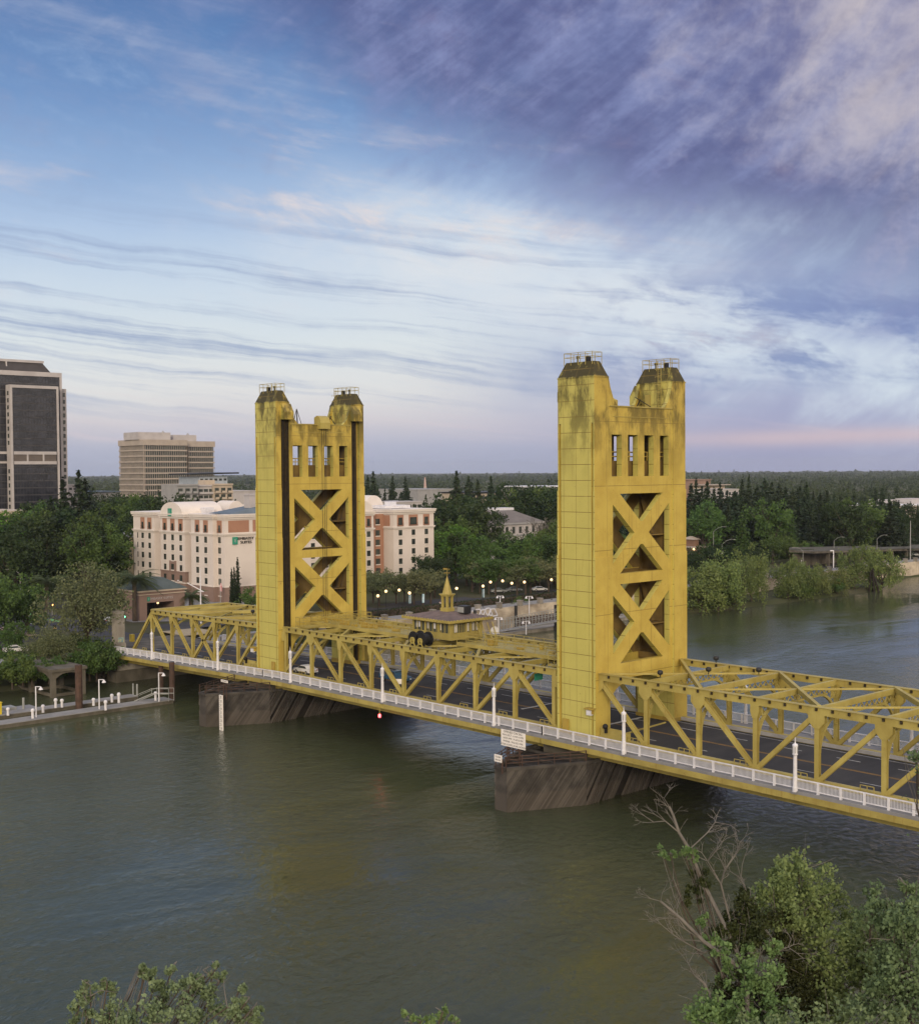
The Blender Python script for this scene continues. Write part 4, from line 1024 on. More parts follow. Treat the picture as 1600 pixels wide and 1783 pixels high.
for px, py_, h, lb in ((14, 1246, 1.0, 'left edge of the docks'), (57, 1251, 1.2, 'foot of the leftmost dock lamp'), (97, 1233, 1.25, 'inner dock, larger one of a close pair'), (108, 1232, 1.1, 'inner dock, slimmer one of a close pair'), (184, 1237, 1.3, 'outer dock right of the middle lamp'), (195, 1223, 1.1, 'inner dock, small and left of the last two'), (207, 1224, 1.35, 'inner dock, tilted and farthest right'), (271, 1220, 1.2, 'steps at the dock end'), (75, 1241, 1.0, 'gap between both docks'), (163, 1229, 1.0, 'inner dock before the brown pile')):
    p = on_z(px, py_, -6.84)
    lb_ = 'white mooring pedestal at the '+lb
    if not ped:
        r = thing('dock_pedestal', p, lb_, 'pedestal', 'white pedestals on the docks')
        m = MB(); m.lathe(p, [(.22, 0), (.2, .9), (.21, .92)], 8); m.build('post', M['white'], r)
        m = MB(); m.lathe(p+Vector((0, 0, .92)), [(.30, 0), (.30, .22), (.2, .36), (.02, .40)], 8); m.build('cap', M['white'], r)
        ped.append(r)
    else: dup(ped[0], p, 0, (1, 1, h), lb_, 'white pedestals on the docks')
dg = thing('dock_steps', on_z(262, 1222, -6.84), 'small metal steps with handrails at the end of the floating docks', 'steps')
p = on_z(262, 1223, -6.84)
m = MB()
for q in (0, 1.0):
    a = p+Vector((-2.8, -1.6+q, 0)); b = p+Vector((-.6, .6+q, 1.3)); m.beam(a, b, .12, .16); m.beam(a+Vector((0, 0, .9)), b+Vector((0, 0, .9)), .08, .08); m.beam(b, b+Vector((0, 0, .9)), .08, .08); m.beam(b+Vector((0, 0, .9)), b+Vector((2.2, 2.0, .9)), .08, .08); m.beam(b+Vector((2.2, 2.0, .9)), b+Vector((2.2, 2.0, -1.3)), .08, .08); m.beam(b, b+Vector((2.2, 2.0, 0)), .12, .12)
m.build('frame', M['pole'], dg)
for px, py_, zt, r_, lb in ((138, 1237, 1.4, .62, 'thick rusty brown mooring pile through the floating docks'), (300, 1222, .6, .5, 'rusty brown pile in the water beside the dock end'), (281, 1206, -.4, .45, 'rusty brown pile in the shadow under the bridge end'), (232, 1216, -4.9, .14, 'thin grey stake, left one of a pair at the dock end'), (239, 1217, -4.9, .17, 'thin pale stake, right one of a pair at the dock end'), (41, 1239, -5.2, .2, 'short dark stake at the far left of the docks')):
    p = on_z(px, py_, WZ); m = MB(); m.tube((p.x, p.y, -9.5), (p.x, p.y, zt-1.2 if zt > 0 else zt), r_, r_, 10); tag(m.build('mooring_pile', M['rust'] if r_ > .3 else M['pole']), lb, 'pile')
# yellow box and small float at the far left
p = on_z(-6, 1244, -6.84); m = MB(); m.bx(p.x-.7, p.x+.7, p.y-.6, p.y+.6, p.z, p.z+1.9); m.bx(p.x-.8, p.x+.8, p.y-.7, p.y+.7, p.z+1.9, p.z+2.0)
tag(m.build('dock_box', mat('yellow_plastic', (.60, .48, .03, 1), None, .5, 1)), 'bright yellow dock box at the left edge of the picture', 'box')
p = on_z(28, 1238, WZ); 
bt = thing('raft', (p.x, p.y, WZ), 'small pale work raft with rails behind the docks, at the far left', 'raft')
m = MB(); m.bx(p.x-1.6, p.x+1.6, p.y-3, p.y+3, WZ-.1, WZ+.45); m.build('hull', M['walk'], bt)
m = MB(); m.bx(p.x-1.2, p.x+1.2, p.y-2.4, p.y-.4, WZ+.454, WZ+.9); m.build('crate', M['pole'], bt)

# old concrete wharf frame
wf = thing('wharf_frame', (-105, -18, WZ), 'old arched concrete wharf frame standing on legs in the water under the trees', 'wharf')
P1 = on_z(92.6, 1215, WZ); P2 = on_z(144, 1208, WZ); P0 = on_z(55, 1205, WZ)
e1 = (P2-P1); e2 = (P0-P1); e1.z = e2.z = 0
zt = -2.9
def pt(a, b, z): return P1+e1*a+e2*b+Vector((0, 0, z-WZ))
for a, b in ((0, 0), (1, 0), (0, 1), (1, 1), (0, 2), (.5, 1.6)):
    m = MB(); q = pt(a, b, -9); m.bx(q.x-.42, q.x+.42, q.y-.42, q.y+.42, -9, zt); m.build('leg', M['conc_dark'], wf)
m = MB()
for p, q in (((0, 0), (1, 0)), ((0, 0), (0, 1)), ((1, 0), (1, 1)), ((0, 1), (1, 1)), ((0, 1), (0, 2))):
    m.beam(pt(*p, WZ+.35), pt(*q, WZ+.35), .45, .5)
m.build('tie_beam', M['conc_dark'], wf)
m = MB()
for p, q in (((0, 0), (1, 0)), ((0, 0), (0, 1)), ((1, 0), (1, 1)), ((0, 1), (0, 2))):
    A_, B_ = pt(*p, 0), pt(*q, 0); n = 10; d_ = (B_-A_); nn = Vector((d_.y, -d_.x, 0)).normalized()*.4
    for k in range(n):
        t0, t1 = k/n, (k+1)/n; f = lambda t_: zt-1.3*(abs(2*t_-1)**2.4)*1.0-.35
        a0, a1 = A_.lerp(B_, t0), A_.lerp(B_, t1)
        m.hexa([(*(a0-nn)[:2], f(t0)), (*(a1-nn)[:2], f(t1)), (*(a1+nn)[:2], f(t1)), (*(a0+nn)[:2], f(t0)), (*(a0-nn)[:2], zt), (*(a1-nn)[:2], zt), (*(a1+nn)[:2], zt), (*(a0+nn)[:2], zt)])
m.build('arch_beam', M['conc_dark'], wf)
m = MB(); q = [pt(-.1, -.1, 0), pt(1.1, -.1, 0), pt(1.1, 2.1, 0), pt(-.1, 2.1, 0)]
m.hexa([(v.x, v.y, zt+.004) for v in q]+[(v.x, v.y, zt+.5) for v in q]); m.build('deck_slab', M['conc_dark'], wf)

# ================================================================== BUILDINGS
M['stucco'] = mat('cream_stucco', (.61, .555, .525, 1), (.56, .505, .475, 1), .85, .12)
M['trim'] = mat('cream_trim', (.66, .605, .57, 1), (.60, .55, .515, 1), .8, .3)
M['terra'] = mat('terracotta_wall', (.36, .195, .13, 1), (.31, .165, .115, 1), .85, .3)
M['mauve'] = mat('brown_plinth', (.24, .165, .14, 1), (.20, .14, .12, 1), .85, .3)
M['bluegrey'] = mat('blue_grey_roof', (.12, .155, .19, 1), (.09, .12, .15, 1), .6, .4)
M['gray'] = mat('grey_wall', (.30, .30, .31, 1), (.25, .25, .26, 1), .8, .3)
M['beige'] = mat('beige_wall', (.45, .38, .31, 1), (.38, .32, .26, 1), .85, .2)
M['brownc'] = mat('tan_concrete', (.38, .33, .29, 1), (.32, .28, .25, 1), .85, .2)
M['palec'] = mat('pale_concrete', (.42, .40, .41, 1), (.35, .33, .34, 1), .8, .15)
M['darkg'] = mat('tower_glass', (.014, .016, .022, 1), (.030, .032, .042, 1), .15, .3, (1, .8, 1.1), .5, detail=2, lo=.42, hi=.62)
M['pane'] = mat('window_pane', (.022, .026, .026, 1), (.06, .07, .06, 1), .15, .9, (1, 1, .6), .5)
M['green_sign'] = mat('green_sign', (.03, .26, .17, 1), (.03, .22, .15, 1), .5, 1)

HT = thing('hotel', (-190, 80, GZ), 'cream hotel with arched gables and terracotta top floor, behind the left tower', 'hotel')
hw = MB(); hp = MB(); htr = MB(); hte = [MB(), MB(), MB()]
PZ, C1, C2 = 1.5, 15.9, 21.5
def hblock(x0, x1, y0, y1, top=C2):
    hw.bx(x0, x1, y0, y1, PZ, top-1.2); hp.bx(x0-.08, x1+.08, y0-.08, y1+.08, GZ-.5, PZ)
    for z, o, h in ((PZ-.02, .16, .28), (C1-.5, .22, .3), (C1-.2, .38, .26), (top-1.7, .28, .35), (top-1.2, .5, .5), (top-.7, .62, .35)):
        htr.bx(x0-o, x1+o, y0-o, y1+o, z+.004, z+h)
WIN = []
def hwin(face, c, u, z, w_=1.35, h=1.65, loggia=False):
    """face '-y' or '+x'; c = plane coordinate, u = centre along the wall"""
    m = MB(); s_ = MB()
    if face == '-y':
        if loggia: s_.bx(u-w_/2-.65, u+w_/2+.65, c-.03, c+.2, C1+.3, C1+3.6)
        m.bx(u-w_/2, u+w_/2, c-.05, c+.2, z-h/2, z+h/2)
        if not loggia: s_.bx(u-w_/2-.12, u+w_/2+.12, c-.16, c+.1, z-h/2-.28, z-h/2-.02)
    else:
        if loggia: s_.bx(c-.2, c+.03, u-w_/2-.5, u+w_/2+.5, C1+.3, C1+3.6)
        m.bx(c-.2, c+.05, u-w_/2, u+w_/2, z-h/2, z+h/2)
        if not loggia: s_.bx(c-.1, c+.16, u-w_/2-.12, u+w_/2+.12, z-h/2-.28, z-h/2-.02)
    f = m.build('window', M['pane'], HT)
    if loggia: s_.build('balcony_recess', M['terra'], f)
    else: s_.build('sill', M['trim'], f)
    if loggia:
        b = MB()
        for zz in (.15, .5, .95):
            if face == '-y': b.bx(u-w_/2-.45, u+w_/2+.45, c-.22, c-.16, C1+zz+.1, C1+zz+.16)
            else: b.bx(c+.16, c+.22, u-w_/2-.45, u+w_/2+.45, C1+zz+.1, C1+zz+.16)
        b.build('balcony_rail', M['dark'], f)
ROWS = [14.2-2.82*k for k in range(5)]
YF0 = 62.3
xx = lambda px: on_y(px, 960, YF0).x
wx0, wx1 = xx(233), xx(269); gx0, gx1 = xx(280), xx(322); ex0, ex1 = xx(333), xx(371)
hblock(wx0, wx1, YF0, 76); hblock(gx0, gx1, YF0, 76, 21.3); hblock(ex0, ex1, YF0, 76)
hrec = MB(); hrec.bx(wx0+1, ex1-1, 65.4, 78, PZ, 19.6); hrec.build('recess_wall', M['terra'], HT); hp.bx(wx0+1, ex1-1, 65.3, 78, GZ-.5, PZ)
sx = ex1+3.6
hblock(ex1-2, sx, 63.6, 100)
for px in (249, 261): 
    for z in ROWS: hwin('-y', YF0, xx(px), z)
    hwin('-y', YF0, xx(px), C1+1.35, 1.2, 1.9, True)
for z in ROWS: hwin('-y', YF0, xx(240.5), z, .45)
for px in (287.5, 301, 315):
    for z in ROWS[:4]+[2.9]: hwin('-y', YF0, xx(px), z)
    hwin('-y', YF0, xx(px), C1+1.35, 1.2, 1.9, True)
for px in (344, 358.5):
    for z in ROWS+[0]: hwin('-y', YF0, xx(px), z)
    hwin('-y', YF0, xx(px), C1+1.35, 1.2, 1.9, True)
u = on_y(382.5, 960, 63.6).x
for z in ROWS+[0]: hwin('-y', 63.6, u, z)
hwin('-y', 63.6, u, C1+1.35, 1.2, 1.9, True)
for px in (274, 327.5):
    u = on_y(px, 960, 65.4).x
    for z in ROWS: hwin('-y', 65.4, u, z, .8)
yw = lambda px: on_x(px, 960, sx).y
for px in (545, 569, 592):
    for z in ROWS: hwin('+x', sx, yw(px), z)
    hwin('+x', sx, yw(px), C1+1.35, 1.2, 1.9, True)
hte[0].bx(sx+.03, sx+.06, yw(398), yw(434), C1+.35, C1+3.55); hte[1].bx(sx+.03, sx+.06, yw(440.5), yw(452), C1+.35, C1+3.55)
# right wing
X2 = on_z(685, 1003, 1.5).x; yv = lambda px: on_x(px, 960, X2).y
ry0, ry1 = yv(685.5), yv(755.5)
hblock(X2-16, X2, ry0, ry1)
hw.bx(X2-18, X2-4.6, 98, ry0+2, PZ, 20); hp.bx(X2-18, X2-4.7, 98, ry0+2, GZ-.5, PZ)
hblock(X2-17, X2-1.2, on_x(612, 960, X2-1.2).y, on_x(651, 960, X2-1.2).y, 21.3)
for px in (697.5, 720, 742.5):
    for z in ROWS+[0]: hwin('+x', X2, yv(px), z, 1.35)
    hwin('+x', X2, yv(px), C1+1.7, 1.5 if px != 720 else 2.6, 2.2, True)
hte[2].bx(X2-5.0, X2-1.6, ry0-.09, ry0-.03, C1+.35, C1+3.55)
for px in (627, 642):
    for z in ROWS: hwin('+x', X2-1.2, on_x(px, 960, X2-1.2).y, z)
    hwin('+x', X2-1.2, on_x(px, 960, X2-1.2).y, C1+1.7, 1.1, 2.2, True)
te = MB(); te.bx(X2-4.59, X2-4.5, on_x(652, 960, X2-4.6).y-1, ry0-.1, PZ+.3, 19.8); te.build('recess_wall', M['terra'], HT)
for z in ROWS+[17.6]: hwin('+x', X2-4.49, on_x(657.5, 960, X2-4.6).y, z, 1.6)
hw.build('wall', M['stucco'], HT); hp.build('plinth', M['mauve'], HT); htr.build('cornice', M['trim'], HT); [q_.build('terracotta_panel', M['terra'], HT) for q_ in hte]
# brown lower bay of the gabled block
m = MB(); m.bx(gx0-.12, gx1+.12, YF0-.04, YF0+1, PZ, 4.5); m.bx(xx(295), xx(307), YF0-.12, YF0+1, 4.5, 7.6); m.bx(gx0-.2, gx1+.2, YF0-.2, YF0+1, 4.5, 4.75); m.build('lower_bay', M['mauve'], HT)
for px in (287.5, 301, 315): hwin('-y', YF0-.06, xx(px), 2.9); hwin('-y', YF0-.06, xx(px), .2, 1.4, 1.3)
hwin('-y', YF0-.14, xx(301), 5.9)
def gable(axis, u0, u1, v0, v1, zb, zr, nm='gable'):
    n = 14; c_ = (u0+u1)/2; r_ = (u1-u0)/2
    pts = [(u0, zb)]+[(c_-r_*.86*math.cos(math.pi*k/n), zb+.5+(zr-zb-.5)*math.sin(math.pi*k/n)) for k in range(n+1)]+[(u1, zb)]
    m = MB(); m.prism(pts[::-1] if axis == 'y' else pts, axis, v0, v1); m.build(nm, M['trim'], HT)
gable('y', gx0-.3, gx1+.3, YF0-.35, 75, 20.3, 24.2)
gable('y', xx(326), xx(353), 78, 84, 19.6, 23.4)
gable('x', on_x(612, 960, X2-1.2).y-.2, on_x(651, 960, X2-1.2).y+.2, X2-10, X2-.85, 20.3, 24.0)
gable('x', on_x(632, 960, X2-12).y, on_x(672, 960, X2-12).y, X2-22, X2-12, 20, 25.2)
gable('x', on_x(395, 960, sx-22).y, on_x(430, 960, sx-22).y, sx-30, sx-22, 19.6, 24.2)
m = MB(); q = (ex0+3, ex1+2.5); m.hexa([(q[0], 66, 21.2), (q[1], 66, 21.2), (q[1], 92, 21.2), (q[0], 92, 21.2), (q[0]+2, 78, 23.2), (q[1]-2, 78, 23.2), (q[1]-2, 84, 23.2), (q[0]+2, 84, 23.2)]); m.build('pitched_roof', M['bluegrey'], HT)
m = MB(); a = on_x(432, 900, sx-5).y; m.bx(sx-7, sx-4, a, a+2.4, 20, 26.0); m.bx(sx-7.2, sx-3.8, a-.2, a+2.6, 26.0, 26.4)
for k in range(2): m.bx(sx-3.99, sx-3.9, a+.35+k*1.1, a+.85+k*1.1, 23.4, 25.4)
m.build('roof_tower', M['palec'], HT)
m = MB(); m.bx(X2-12, X2-5, ry0+1, ry1-5, 21.3, 22.2); m.bx(X2-9, X2-6.5, ry0+4, ry0+6.5, 22.2, 23.3); m.bx(ex0-6, ex0-2, 68, 71, 21, 22.6); m.build('roof_plant', M['white'], HT)
# hotel signs
sn = thing('hotel_sign', (sx, yw(410), 12), 'dark raised hotel name with a green letter tile on the cream end wall', 'sign')
z0 = on_x(409, 941.5, sx).z
m = MB(); m.bx(sx+.02, sx+.35, yw(404.8), yw(413), z0-1.0, z0+1.0); tl = m.build('letter_tile', M['green_sign'], sn)
rX = face_rot((0, 1, 0), (0, 0, 1))
text('E', 1.25, Vector((sx+.36, yw(409), z0)), rX, M['palec'], tl)
text('EMBASSY', 1.02, Vector((sx+.1, yw(428), z0+.48)), rX, M['ink'], sn, ext=.1, sx=1.25); text('SUITES', 1.02, Vector((sx+.1, yw(428.5), z0-.55)), rX, M['ink'], sn, ext=.1, sx=1.2)
rY = face_rot((1, 0, 0), (0, 0, 1))
s3 = thing('gable_sign', (xx(299), YF0, 20), 'green letter tile high on the arched gable of the hotel', 'sign')
z0 = on_y(299, 892, YF0-.4).z
m = MB(); m.bx(xx(296.2), xx(302), YF0-.6, YF0-.36, z0-1.1, z0+1.1); tl = m.build('letter_tile', M['green_sign'], s3); text('E', 1.2, Vector((xx(299), YF0-.61, z0)), rY, M['palec'], tl)

# hotel entrance pavilion
pv = thing('entrance_pavilion', gz(252, 1080), 'low brown hotel entrance pavilion with a lettered fascia and a grey-green roof', 'pavilion')
q = gz(248, 1081); px0 = q.x; fy = lambda px: on_x(px, 1060, px0).y; fz = lambda px, py_: on_x(px, py_, px0).z
a0, a1 = fy(243), fy(322)
zl, zt_ = fz(270, 1049), fz(270, 1030)
m = MB(); m.bx(px0-11, px0, a0, fy(256), GZ, zl); m.bx(px0-11, px0, fy(303), a1, GZ, zl); m.bx(px0-11, px0, a0, a1, zl+.003, zt_); m.bx(px0-11, px0-9, a0, a1, GZ, zl); m.build('wall', M['mauve'], pv)
m = MB(); m.bx(px0-11.4, px0+.4, a0-.4, a1+.4, zt_, zt_+.4); m.bx(px0-11.2, px0+.25, a0-.2, a1+.2, zl+1.9, zl+2.1); m.build('cornice', M['beige'], pv)
m = MB(); m.hexa([(px0-11.5, a0-.5, zt_+.404), (px0+.5, a0-.5, zt_+.404), (px0+.5, a1+.5, zt_+.404), (px0-11.5, a1+.5, zt_+.404), (px0-8, a0+3.5, zt_+2.9), (px0-4, a0+3.5, zt_+2.9), (px0-4, a1-3.5, zt_+2.9), (px0-8, a1-3.5, zt_+2.9)]); m.build('roof', mat('grey_green_roof', (.075, .092, .09, 1), (.055, .07, .068, 1), .7, .5), pv)
m = MB(); m.bx(px0-8.9, px0-8.8, fy(258), fy(301), GZ, zl-.2); m.build('doors', M['pane'], pv)
zc = fz(280, 1042)
m = MB(); m.bx(px0+.02, px0+.12, fy(256.5), fy(261), zc-.45, zc+.55); tl = m.build('letter_tile', M['green_sign'], pv); text('E', .7, Vector((px0+.125, fy(258.8), zc+.05)), rX, M['palec'], tl)
text('EMBASSY SUITES', .78, Vector((px0+.03, fy(281), zc+.05)), rX, M['palec'], pv, ext=.03, sx=1.12)
m = MB(); m.sphere((px0-.6, fy(277), zl-.25), .28, 8, 6); m.build('porch_lamp', M['lampglow'], pv)

# ---------------- far towers
# dark glass office tower
X0 = at_depth(60, 850, 600).x; ty = lambda px, x=X0: on_x(px, 800, x).y; tz = lambda px, py_, x=X0: on_x(px, py_, x).z
T1 = thing('office_tower', (X0-15, ty(60), GZ), 'tall dark glass office tower with pale concrete frames at the left edge', 'office tower')
XB = X0-5.5
m = MB(); yl, yr = ty(-60, XB), ty(108, XB); ztop = tz(60, 647, XB)
m.bx(XB-32, XB, yl, yr, GZ, ztop-2.2); body = m.build('glass_body', M['darkg'], T1)
m = MB(); m.bx(XB-32.3, XB+.5, yl-.3, yr+.4, ztop-2.2, ztop); m.bx(XB-.4, XB+.5, yr-.7, yr+.4, GZ, ztop-2.2); m.bx(XB-.4, XB+.5, yl-.3, yl+1.2, GZ, ztop-2.2)
zb0, zb1 = tz(60, 786, X0), tz(60, 803, X0)
m.bx(XB-.4, XB+.5, yl+1.2, yr-1.4, zb0-1.2, zb0); m.bx(XB-.4, XB+.5, yl+1.2, yr-1.4, zb1-1.0, zb1); m.build('frame', M['palec'], T1)
m = MB(); p0, p1 = ty(-60, XB), ty(82, XB-6); zm = tz(50, 627, XB-6)
m.hexa([(XB-28, p0+4, ztop), (XB-4, p0+4, ztop), (XB-4, p1+2.0, ztop), (XB-28, p1+2.0, ztop), (XB-26, p0+6, zm-1.2), (XB-6, p0+6, zm-1.2), (XB-6, p1-1.5, zm-1.2), (XB-26, p1-1.5, zm-1.2)]); m.build('crown', mat('grey_crown', (.055, .05, .052, 1), None, .7, .3), T1)
m = MB(); m.bx(XB-26.5, XB-5.5, p0+5.5, p1-1.0, zm-1.2, zm); m.bx(XB-26, XB-5, ty(12, XB-6), ty(12, XB-6)+.6, ztop, zm-1.2); m.build('crown_rim', M['palec'], T1)
# projecting bay
b0, b1 = ty(20), ty(103); zt2 = tz(60, 671)
m = MB(); m.bx(XB+.6, X0-.3, b0+.5, b1-.5, GZ, zt2-1.5); m.build('bay_glass', M['darkg'], T1)
m = MB()
m.bx(XB+.55, X0+.2, b0-.2, b0+.9, GZ, zt2); m.bx(XB+.55, X0+.2, b1-.8, b1+.2, GZ, zt2); m.bx(XB+.55, X0+.2, b0+.9, b1-.8, zt2-1.4, zt2)
for z in (zb0, zb1): m.bx(XB+.55, X0+.2, b0+1.3, b1-1.3, z-1.5, z)
for k in (1, 2): y = b0+(b1-b0)*k/3; m.bx(X0-.4, X0+.2, y-.4, y+.4, zb1, zb0-1.5)
m.build('bay_frame', M['palec'], T1)
m = MB(); m.bx(X0-.3, X0-.1, b0+1.3, b1-1.3, zb1, zb0-1.5); m.build('spandrel', mat('brown_spandrel', (.13, .11, .10, 1), None, .7, .3), T1)
for k in range(17):
    z = zt2-4-k*3.42
    if zb1-3 < z < zb0+1.5: continue
    m = MB(); m.bx(XB+2.2, XB+4.0, b0-.26, b0-.1, z-1.0, z+1.0); m.build('window', M['pane'], T1)
f0, f1 = ty(108.5, XB-3), ty(117.5, XB-3); zf_ = tz(112, 677, XB-3)
m = MB(); m.bx(XB-14, XB-3, f0, f1, GZ, zf_); m.build('side_fin', M['palec'], T1)
for k in range(18):
    z = zf_-3-k*3.42; m = MB(); m.bx(XB-3.1, XB-2.9, f0+.8, f0+2.0, z-1.0, z+1.0); m.build('window', M['pane'], T1)
# floor bands in the glass
for gxx, ya, yb, ztp, nm in ((X0-.28, b0+1.35, b1-1.35, zt2-1.7, 'bay_mullions'), (XB+.04, yl+1.3, yr-1.5, ztop-2.3, 'mullions')):
    m = MB(); z = ztp-3.4
    while z > GZ+3:
        m.bx(gxx-.2, gxx+.03, ya, yb, z-.45, z+.1); z -= 3.42
    n = int((yb-ya)/1.5)
    for k in range(n+1): y = ya+(yb-ya)*k/n; m.bx(gxx-.2, gxx+.05, y-.03, y+.03, GZ, ztp)
    m.build(nm, mat('bronze_band', (.06, .058, .062, 1), (.03, .03, .034, 1), .4, .22), T1)
# tan slab office block
X0 = at_depth(250, 850, 985).x
def slab(px0, px1, x, top, dep, nm='wing'):
    y0, y1 = on_x(px0, 800, x).y, on_x(px1, 800, x).y; z1 = on_x(px0, top, x).z
    m = MB(); m.bx(x-dep+.9, x-.9, y0+.9, y1-.9, GZ, z1-1); m.build('window_band', M['pane'], T2)
    m = MB(); m.bx(x-dep-.3, x+.3, y0-.3, y1+.3, z1-4.6, z1)
    nfl = 12; st_ = (z1-4.6-GZ-2)/nfl
    for k in range(nfl): z = GZ+2+k*st_; m.bx(x-dep, x, y0, y1, z, z+1.15)
    m.build('floor_slab', M['brownc'], T2)
    m = MB(); n = int((y1-y0)/1.9)
    for k in range(n+1): y = y0+.25+(y1-y0-.5)*k/n; m.bx(x-.88, x-.6, y-.13, y+.13, GZ, z1-4.6)
    n = int(dep/1.9)
    for k in range(n+1): xq = x-.25-(dep-.5)*k/n; m.bx(xq-.3, xq+.3, y0+.6, y0+.88, GZ, z1-4.6)
    m.build('fins', M['brownc'], T2)
T2 = thing('office_block', (X0-20, on_x(290, 800, X0).y, GZ), 'wide tan office block with stacked floor bands, left of the hotel', 'office block')
slab(250, 326, X0, 765, 42); slab(327.5, 374, X0-9, 768, 30)
m = MB(); zr = on_x(260, 765, X0).z
m.bx(X0-30, X0-6, on_x(240, 760, X0-6).y, on_x(297, 760, X0-6).y, zr, zr+6.0); m.bx(X0-36, X0-14, on_x(301, 760, X0-14).y, on_x(342, 760, X0-14).y, zr-1.5, zr+4.5); m.build('roof_plant', M['palec'], T2)
m = MB(); m.tube((X0-20, on_x(284, 760, X0-20).y, zr+6), (X0-20, on_x(284, 760, X0-20).y, zr+8), 1.6, .2, 8); m.tube((X0-24, on_x(327, 760, X0-24).y, zr+4), (X0-24, on_x(327, 760, X0-24).y, zr+6.5), 2.0, .2, 8); m.build('roof_vent', M['gray'], T2)

def simple(name, label, cat, px0, px1, pyt, D_, dep, mt, wins=None, roof=None, over=0, pyb=None):
    """box building facing +x between two pixel columns at a given depth"""
    c_ = at_depth((px0+px1)/2, pyt, D_); x = c_.x; y0, y1 = on_x(px0, pyt, x).y, on_x(px1, pyt, x).y; zt = c_.z
    r = thing(name, (x-dep/2, (y0+y1)/2, GZ), label, cat)
    m = MB(); m.bx(x-dep, x, y0, y1, GZ-1, zt); m.build('wall', mt, r)
    m = MB(); m.bx(x-dep-over-.2, x+over+.2, y0-over-.2, y1+over+.2, zt, zt+.6); m.build('roof', roof or mt, r)
    if wins:
        rows, cols, w_, h, tall = wins
        for i in range(rows):
            for k in range(cols):
                y = y0+(y1-y0)*(k+.5)/cols; z = zt-tall*(i+.6); m = MB(); m.bx(x-.1, x+.06, y-w_/2, y+w_/2, z-h/2, z+h/2); m.build('window', M['pane'], r)
            
    return r, x, y0, y1, zt
simple('warehouse', 'plain blue-grey hall seen over the right end of the hotel roof', 'hall', 727, 792, 853, 760, 40, M['gray'])
simple('flat_roofed_building', 'low pale building just above the roof of the hotel right wing', 'building', 690, 735, 875, 600, 20, M['palec'], (1, 5, 2.5, 1.5, 3))
simple('long_hall', 'long beige building with a dark roof band, behind the pair of conifers', 'building', 832, 908, 858, 690, 30, M['beige'], (1, 6, 6, 1.6, 4.2), M['dark'], .6)
simple('white_roofed_hall', 'low hall with a thin white roof against the dark trees left of the right tower', 'hall', 944, 1000, 848, 640, 30, M['gray'], None, M['white'], 1.5)
simple('brown_theatre', 'brown windowless building just right of the right tower, near the horizon', 'building', 1190, 1237, 836, 780, 40, mat('brown_brick', (.26, .18, .15, 1), None, .85, .2), None, None, .3)
simple('beige_wing', 'beige annexe with a flat overhanging roof beside the brown building', 'building', 1238, 1262, 845, 770, 25, M['beige'], None, M['brownc'], 2.5)
simple('white_grid_building', 'small white building with a grid of windows behind the conifer row', 'building', 1255, 1286, 853, 720, 20, M['palec'], (3, 5, 2.2, 1.8, 3.6))
r, x, y0, y1, zt = simple('white_roofed_office', 'brown office with long window bands and a white roof at the right edge', 'office', 1561, 1640, 880, 560, 30, M['brownc'], (2, 10, 2.6, 1.2, 4), M['white'], .5)
m = MB(); m.bx(x-12, x-4, on_x(1587, 876, x-4).y, on_x(1610, 876, x-4).y, zt+.6, zt+3.0); m.bx(x-20, x-10, on_x(1545, 876, x-10).y, on_x(1561, 876, x-10).y, zt-2, zt+2.6); m.build('roof_plant', M['palec'], r)
simple('pale_slab_building', 'pale windowless slab building left of the left bridge tower', 'building', 398, 446, 856, 640, 25, M['palec'])
# balcony apartments
c_ = at_depth(375, 845, 560); x = c_.x
AP = thing('apartment_block', (x-8, c_.y, GZ), 'grey and tan apartment block with rows of balconies behind the hotel', 'apartment block')
for i, (a, b, t_, mt) in enumerate(((308, 345, 846, M['gray']), (345, 372, 847, M['palec']), (372, 405, 845, M['beige']))):
    xo = x-(i == 1)*1.5; ya, yb = on_x(a, 850, xo).y, on_x(b, 850, xo).y; zt = on_x(a, t_, xo).z
    m = MB(); m.bx(xo-14, xo, ya, yb, GZ, zt); m.bx(xo-14.2, xo+.5, ya-.1, yb+.1, zt, zt+.7); m.build('wall', mt, AP)
    n = 3
    for k in range(n):
        for f in range(6):
            yc = ya+(yb-ya)*(k+.5)/n; z = zt-2.2-f*2.9; m = MB(); m.bx(xo-.2, xo+.05, yc-1.1, yc+1.1, z-1.0, z+1.0); wn = m.build('window', M['pane'], AP)
            m = MB(); m.bx(xo+.06, xo+1.2, yc-1.3, yc+1.3, z-1.3, z-1.15); m.bx(xo+1.1, xo+1.2, yc-1.3, yc+1.3, z-1.15, z-.3); m.build('balcony', mt, wn)
m = MB(); zt = on_x(358, 836, x).z; m.bx(x-10, x-4, on_x(357, 840, x-4).y, on_x(374, 840, x-4).y, zt-5, zt); m.build('stair_head', M['beige'], AP)
